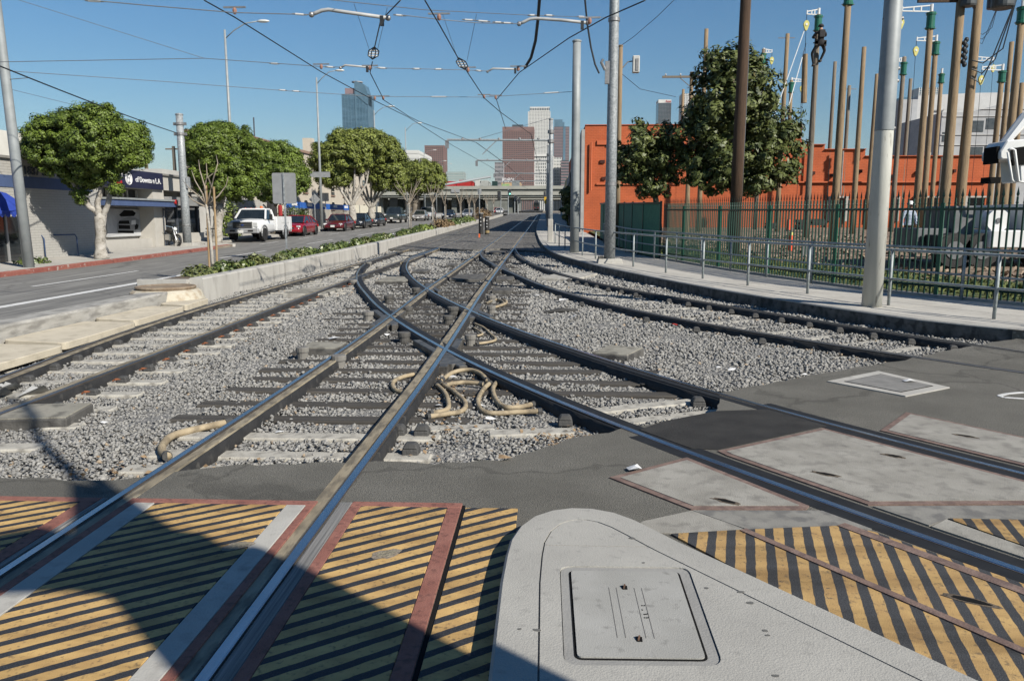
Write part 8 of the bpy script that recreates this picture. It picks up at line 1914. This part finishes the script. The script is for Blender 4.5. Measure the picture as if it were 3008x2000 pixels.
mb = MB(); mb.box(-w_*.84, w_*.93, 1, 48, zt, zt + (at(1600, 314, yw_).z - zt)); mb.build('crown', M_wht, t)
for k in range(12): mb = MB(); xx = -w_*.8 + k * w_*1.68/11; mb.box(xx - 1.2, xx + 1.2, .3, 1.2, zt + 3, zt + 9); mb.build('crown_window', M_tgl, t)
t, w_, zt = tower('lower white blocky office in front of the white skyscraper', 1571, 1628, 460, 1500, M_tgl, M_wht, M_wht, 9, 10, 545, 40, .5, bandh=.35, pierw=.5)
mb = MB(); mb.box(-w_*1.08, w_*.45, -2, 42, zt, zt + 5); mb.build('roof_slab', M_wht, t)
t, w_, zt = tower('pale narrow office beside the cantilever poles', 1625, 1650, 463, 1520, M_tgl, M_wht, M_wht, 9, 5, 545, 40, .5, bandh=.4, pierw=.5)
t, w_, zt = tower('grey mauve skyscraper with a blue top right of the white one', 1627, 1673, 372, 2300, M_tgl, M_mauve, None, 22, 6, 470, 50, .6, bandh=.55)
mb = MB(); mb.box(-w_*.95, w_*.35, 4, 40, zt, zt + 13); mb.build('blue_crown', M_tblue, t); mb = MB(); mb.box(-w_*.95, w_*.1, 6, 36, zt + 13, zt + 20); mb.build('blue_top', M_tblue, t); mb = MB(); mb.box(w_*.2, w_*.5, -.5, 3, 0, zt); mb.build('glass_strip', M_tblue, t)
tower('small mauve banded block right of the grey tower', 1648, 1672, 470, 1480, M_tgl, M_mauve, None, 9, 4, 545, 30, .4)
tower('small ornate grey block left of the brown tower', 1453, 1478, 476, 1150, M_tgl, M_gry, M_gry, 7, 6, 560, 30, .4, bandh=.45, pierw=.4)
tower('brown office block left of centre behind the street lights', 1247, 1304, 427, 900, M_tgl, M_brown, M_brown, 16, 9, 520, 30, .35, bandh=.42, pierw=.4)
tower('pale green glass arena wall behind the red trucks', 1310, 1363, 503, 700, mat('arena_glass', (.28, .36, .35), (.36, .44, .43), .1, .3), mat('arena_band', (.4, .45, .43), (.46, .5, .48), .1, .6), None, 5, 4, 540, 20, .2, bandh=.25)
tower('white hall roof above the far ficus', 1184, 1230, 437, 260, M_wht, M_wht, None, 3, 3, 480, 30, .1)
tower('tiny blue rooftop behind the domed ficus pair', 1142, 1168, 417, 1200, M_tbl, M_tblue, None, 4, 3, 450, 20, .3)
t, w_, zt = tower('dark slender office tower behind the orange hall', 1934, 1972, 303, 2000, M_tgl, M_gry, M_tgl, 30, 8, 420, 40, .4, bandh=.2, pierw=.3)
mb = MB(); mb.box(-w_, w_, -.3, 40, zt, zt + (at(1950, 293, 2000).z - zt)); mb.build('top_fascia', M_wht, t)
text_obj('tower_sign', 'Aon', 8, M_lr, (t.location.x + w_*.1, 1999, zt + 1.2), (R(90), 0, 0), t, .2)
tower('pale gridded tower behind the magnolia', 2004, 2042, 275, 1900, M_tgl, M_wht, M_wht, 24, 8, 420, 40, .4, bandh=.4, pierw=.45)
t, w_, zt = tower('glass office tower behind the practice poles', 2652, 2700, 285, 1300, M_tbl, M_tblue, M_tblue, 20, 3, 455, 30, .3, bandh=.12, pierw=.15)
tower('gridded glass tower beside the glass one behind the poles', 2700, 2764, 258, 1340, M_tbl, M_wht, M_wht, 30, 10, 455, 30, .5, bandh=.18, pierw=.3)
# roof sign over the freeway
fg = thing('roof_sign_building', 'orange roofed building with a white letter sign above the freeway', 'building', (at(1495, 550, 330).x, 330, 0))
a, b = at(1475, 537, 330), at(1512, 537, 330); w_ = (b.x - a.x) / 2
mb = MB(); mb.box(-w_*1.2, w_*1.9, 0, 12, H(330) + 5.5, a.z); mb.build('wall', mat('orange_tan_wall', (.5, .34, .2), (.58, .42, .26), .4, .9), fg); mb = MB(); mb.box(-w_*1.1, w_*.1, -.1, 0, a.z - 3.2, a.z - .5); mb.build('mural', mat('green_mural', (.2, .38, .16), (.35, .45, .2), .6, .8), fg)
text_obj('roof_lettering', 'FIGUEROA', 2.3, M_lw, (a.x, 329.8, a.z + .3), (R(90), 0, 0), fg, .05, bold=.03, sx=2 * w_ / 11.2)
mb = MB(); mb.box(-w_, w_, .2, .4, a.z, a.z + .3); mb.build('sign_rail', M_metal, fg)
mb = MB(); mb.box(-70, -10.5, 318, 346, 3, H(330) + 5.6); tag(mb.build('embankment_wall', M_ovd), 'dark retaining embankment seen below the freeway deck', 'wall')
# hills on the horizon
mb = MB(); hx_ = np.linspace(-6000, 6000, 90); vs = []
for x_ in hx_:
    z_ = 330 + 150*math.sin(x_*.0011 + 2) + 90*math.sin(x_*.0031) + 60*math.sin(x_*.0083 + 1)
    vs += [(x_, 9000, -20), (x_, 9400, max(60, z_*.72)), (x_, 10500, max(80, z_*.95)), (x_, 12000, -20)]
fs = [(i*4+j, i*4+j+1, (i+1)*4+j+1, (i+1)*4+j) for i in range(89) for j in range(3)]
mb.add(vs, fs); struct(mb.build('hills', mat('hill_scrub', (.1, .09, .07), (.16, .145, .11), .004, .95), smooth=True))

# thin winter haze: one closed box of even air round everything but the sky
mb = MB(); mb.box(-9600, 9600, -700, 16600, -3, 760)
me = bpy.data.meshes.new('haze'); me.from_pydata(mb.v, [], mb.f); hm_ = bpy.data.materials.new('haze_air'); hm_.use_nodes = True; hn = hm_.node_tree; hn.nodes.remove(hn.nodes['Principled BSDF'])
pv = hn.nodes.new('ShaderNodeVolumePrincipled'); pv.inputs['Density'].default_value = 2.2e-5; pv.inputs['Color'].default_value = (.72, .84, .95, 1); pv.inputs['Anisotropy'].default_value = 0.0
hn.links.new(pv.outputs[0], hn.nodes['Material Output'].inputs['Volume']); me.materials.append(hm_); hzo = bpy.data.objects.new('haze', me); COL.objects.link(hzo); stuff(hzo)
tag(hzo, 'thin bluish winter haze in front of the distant towers and hills', 'haze')
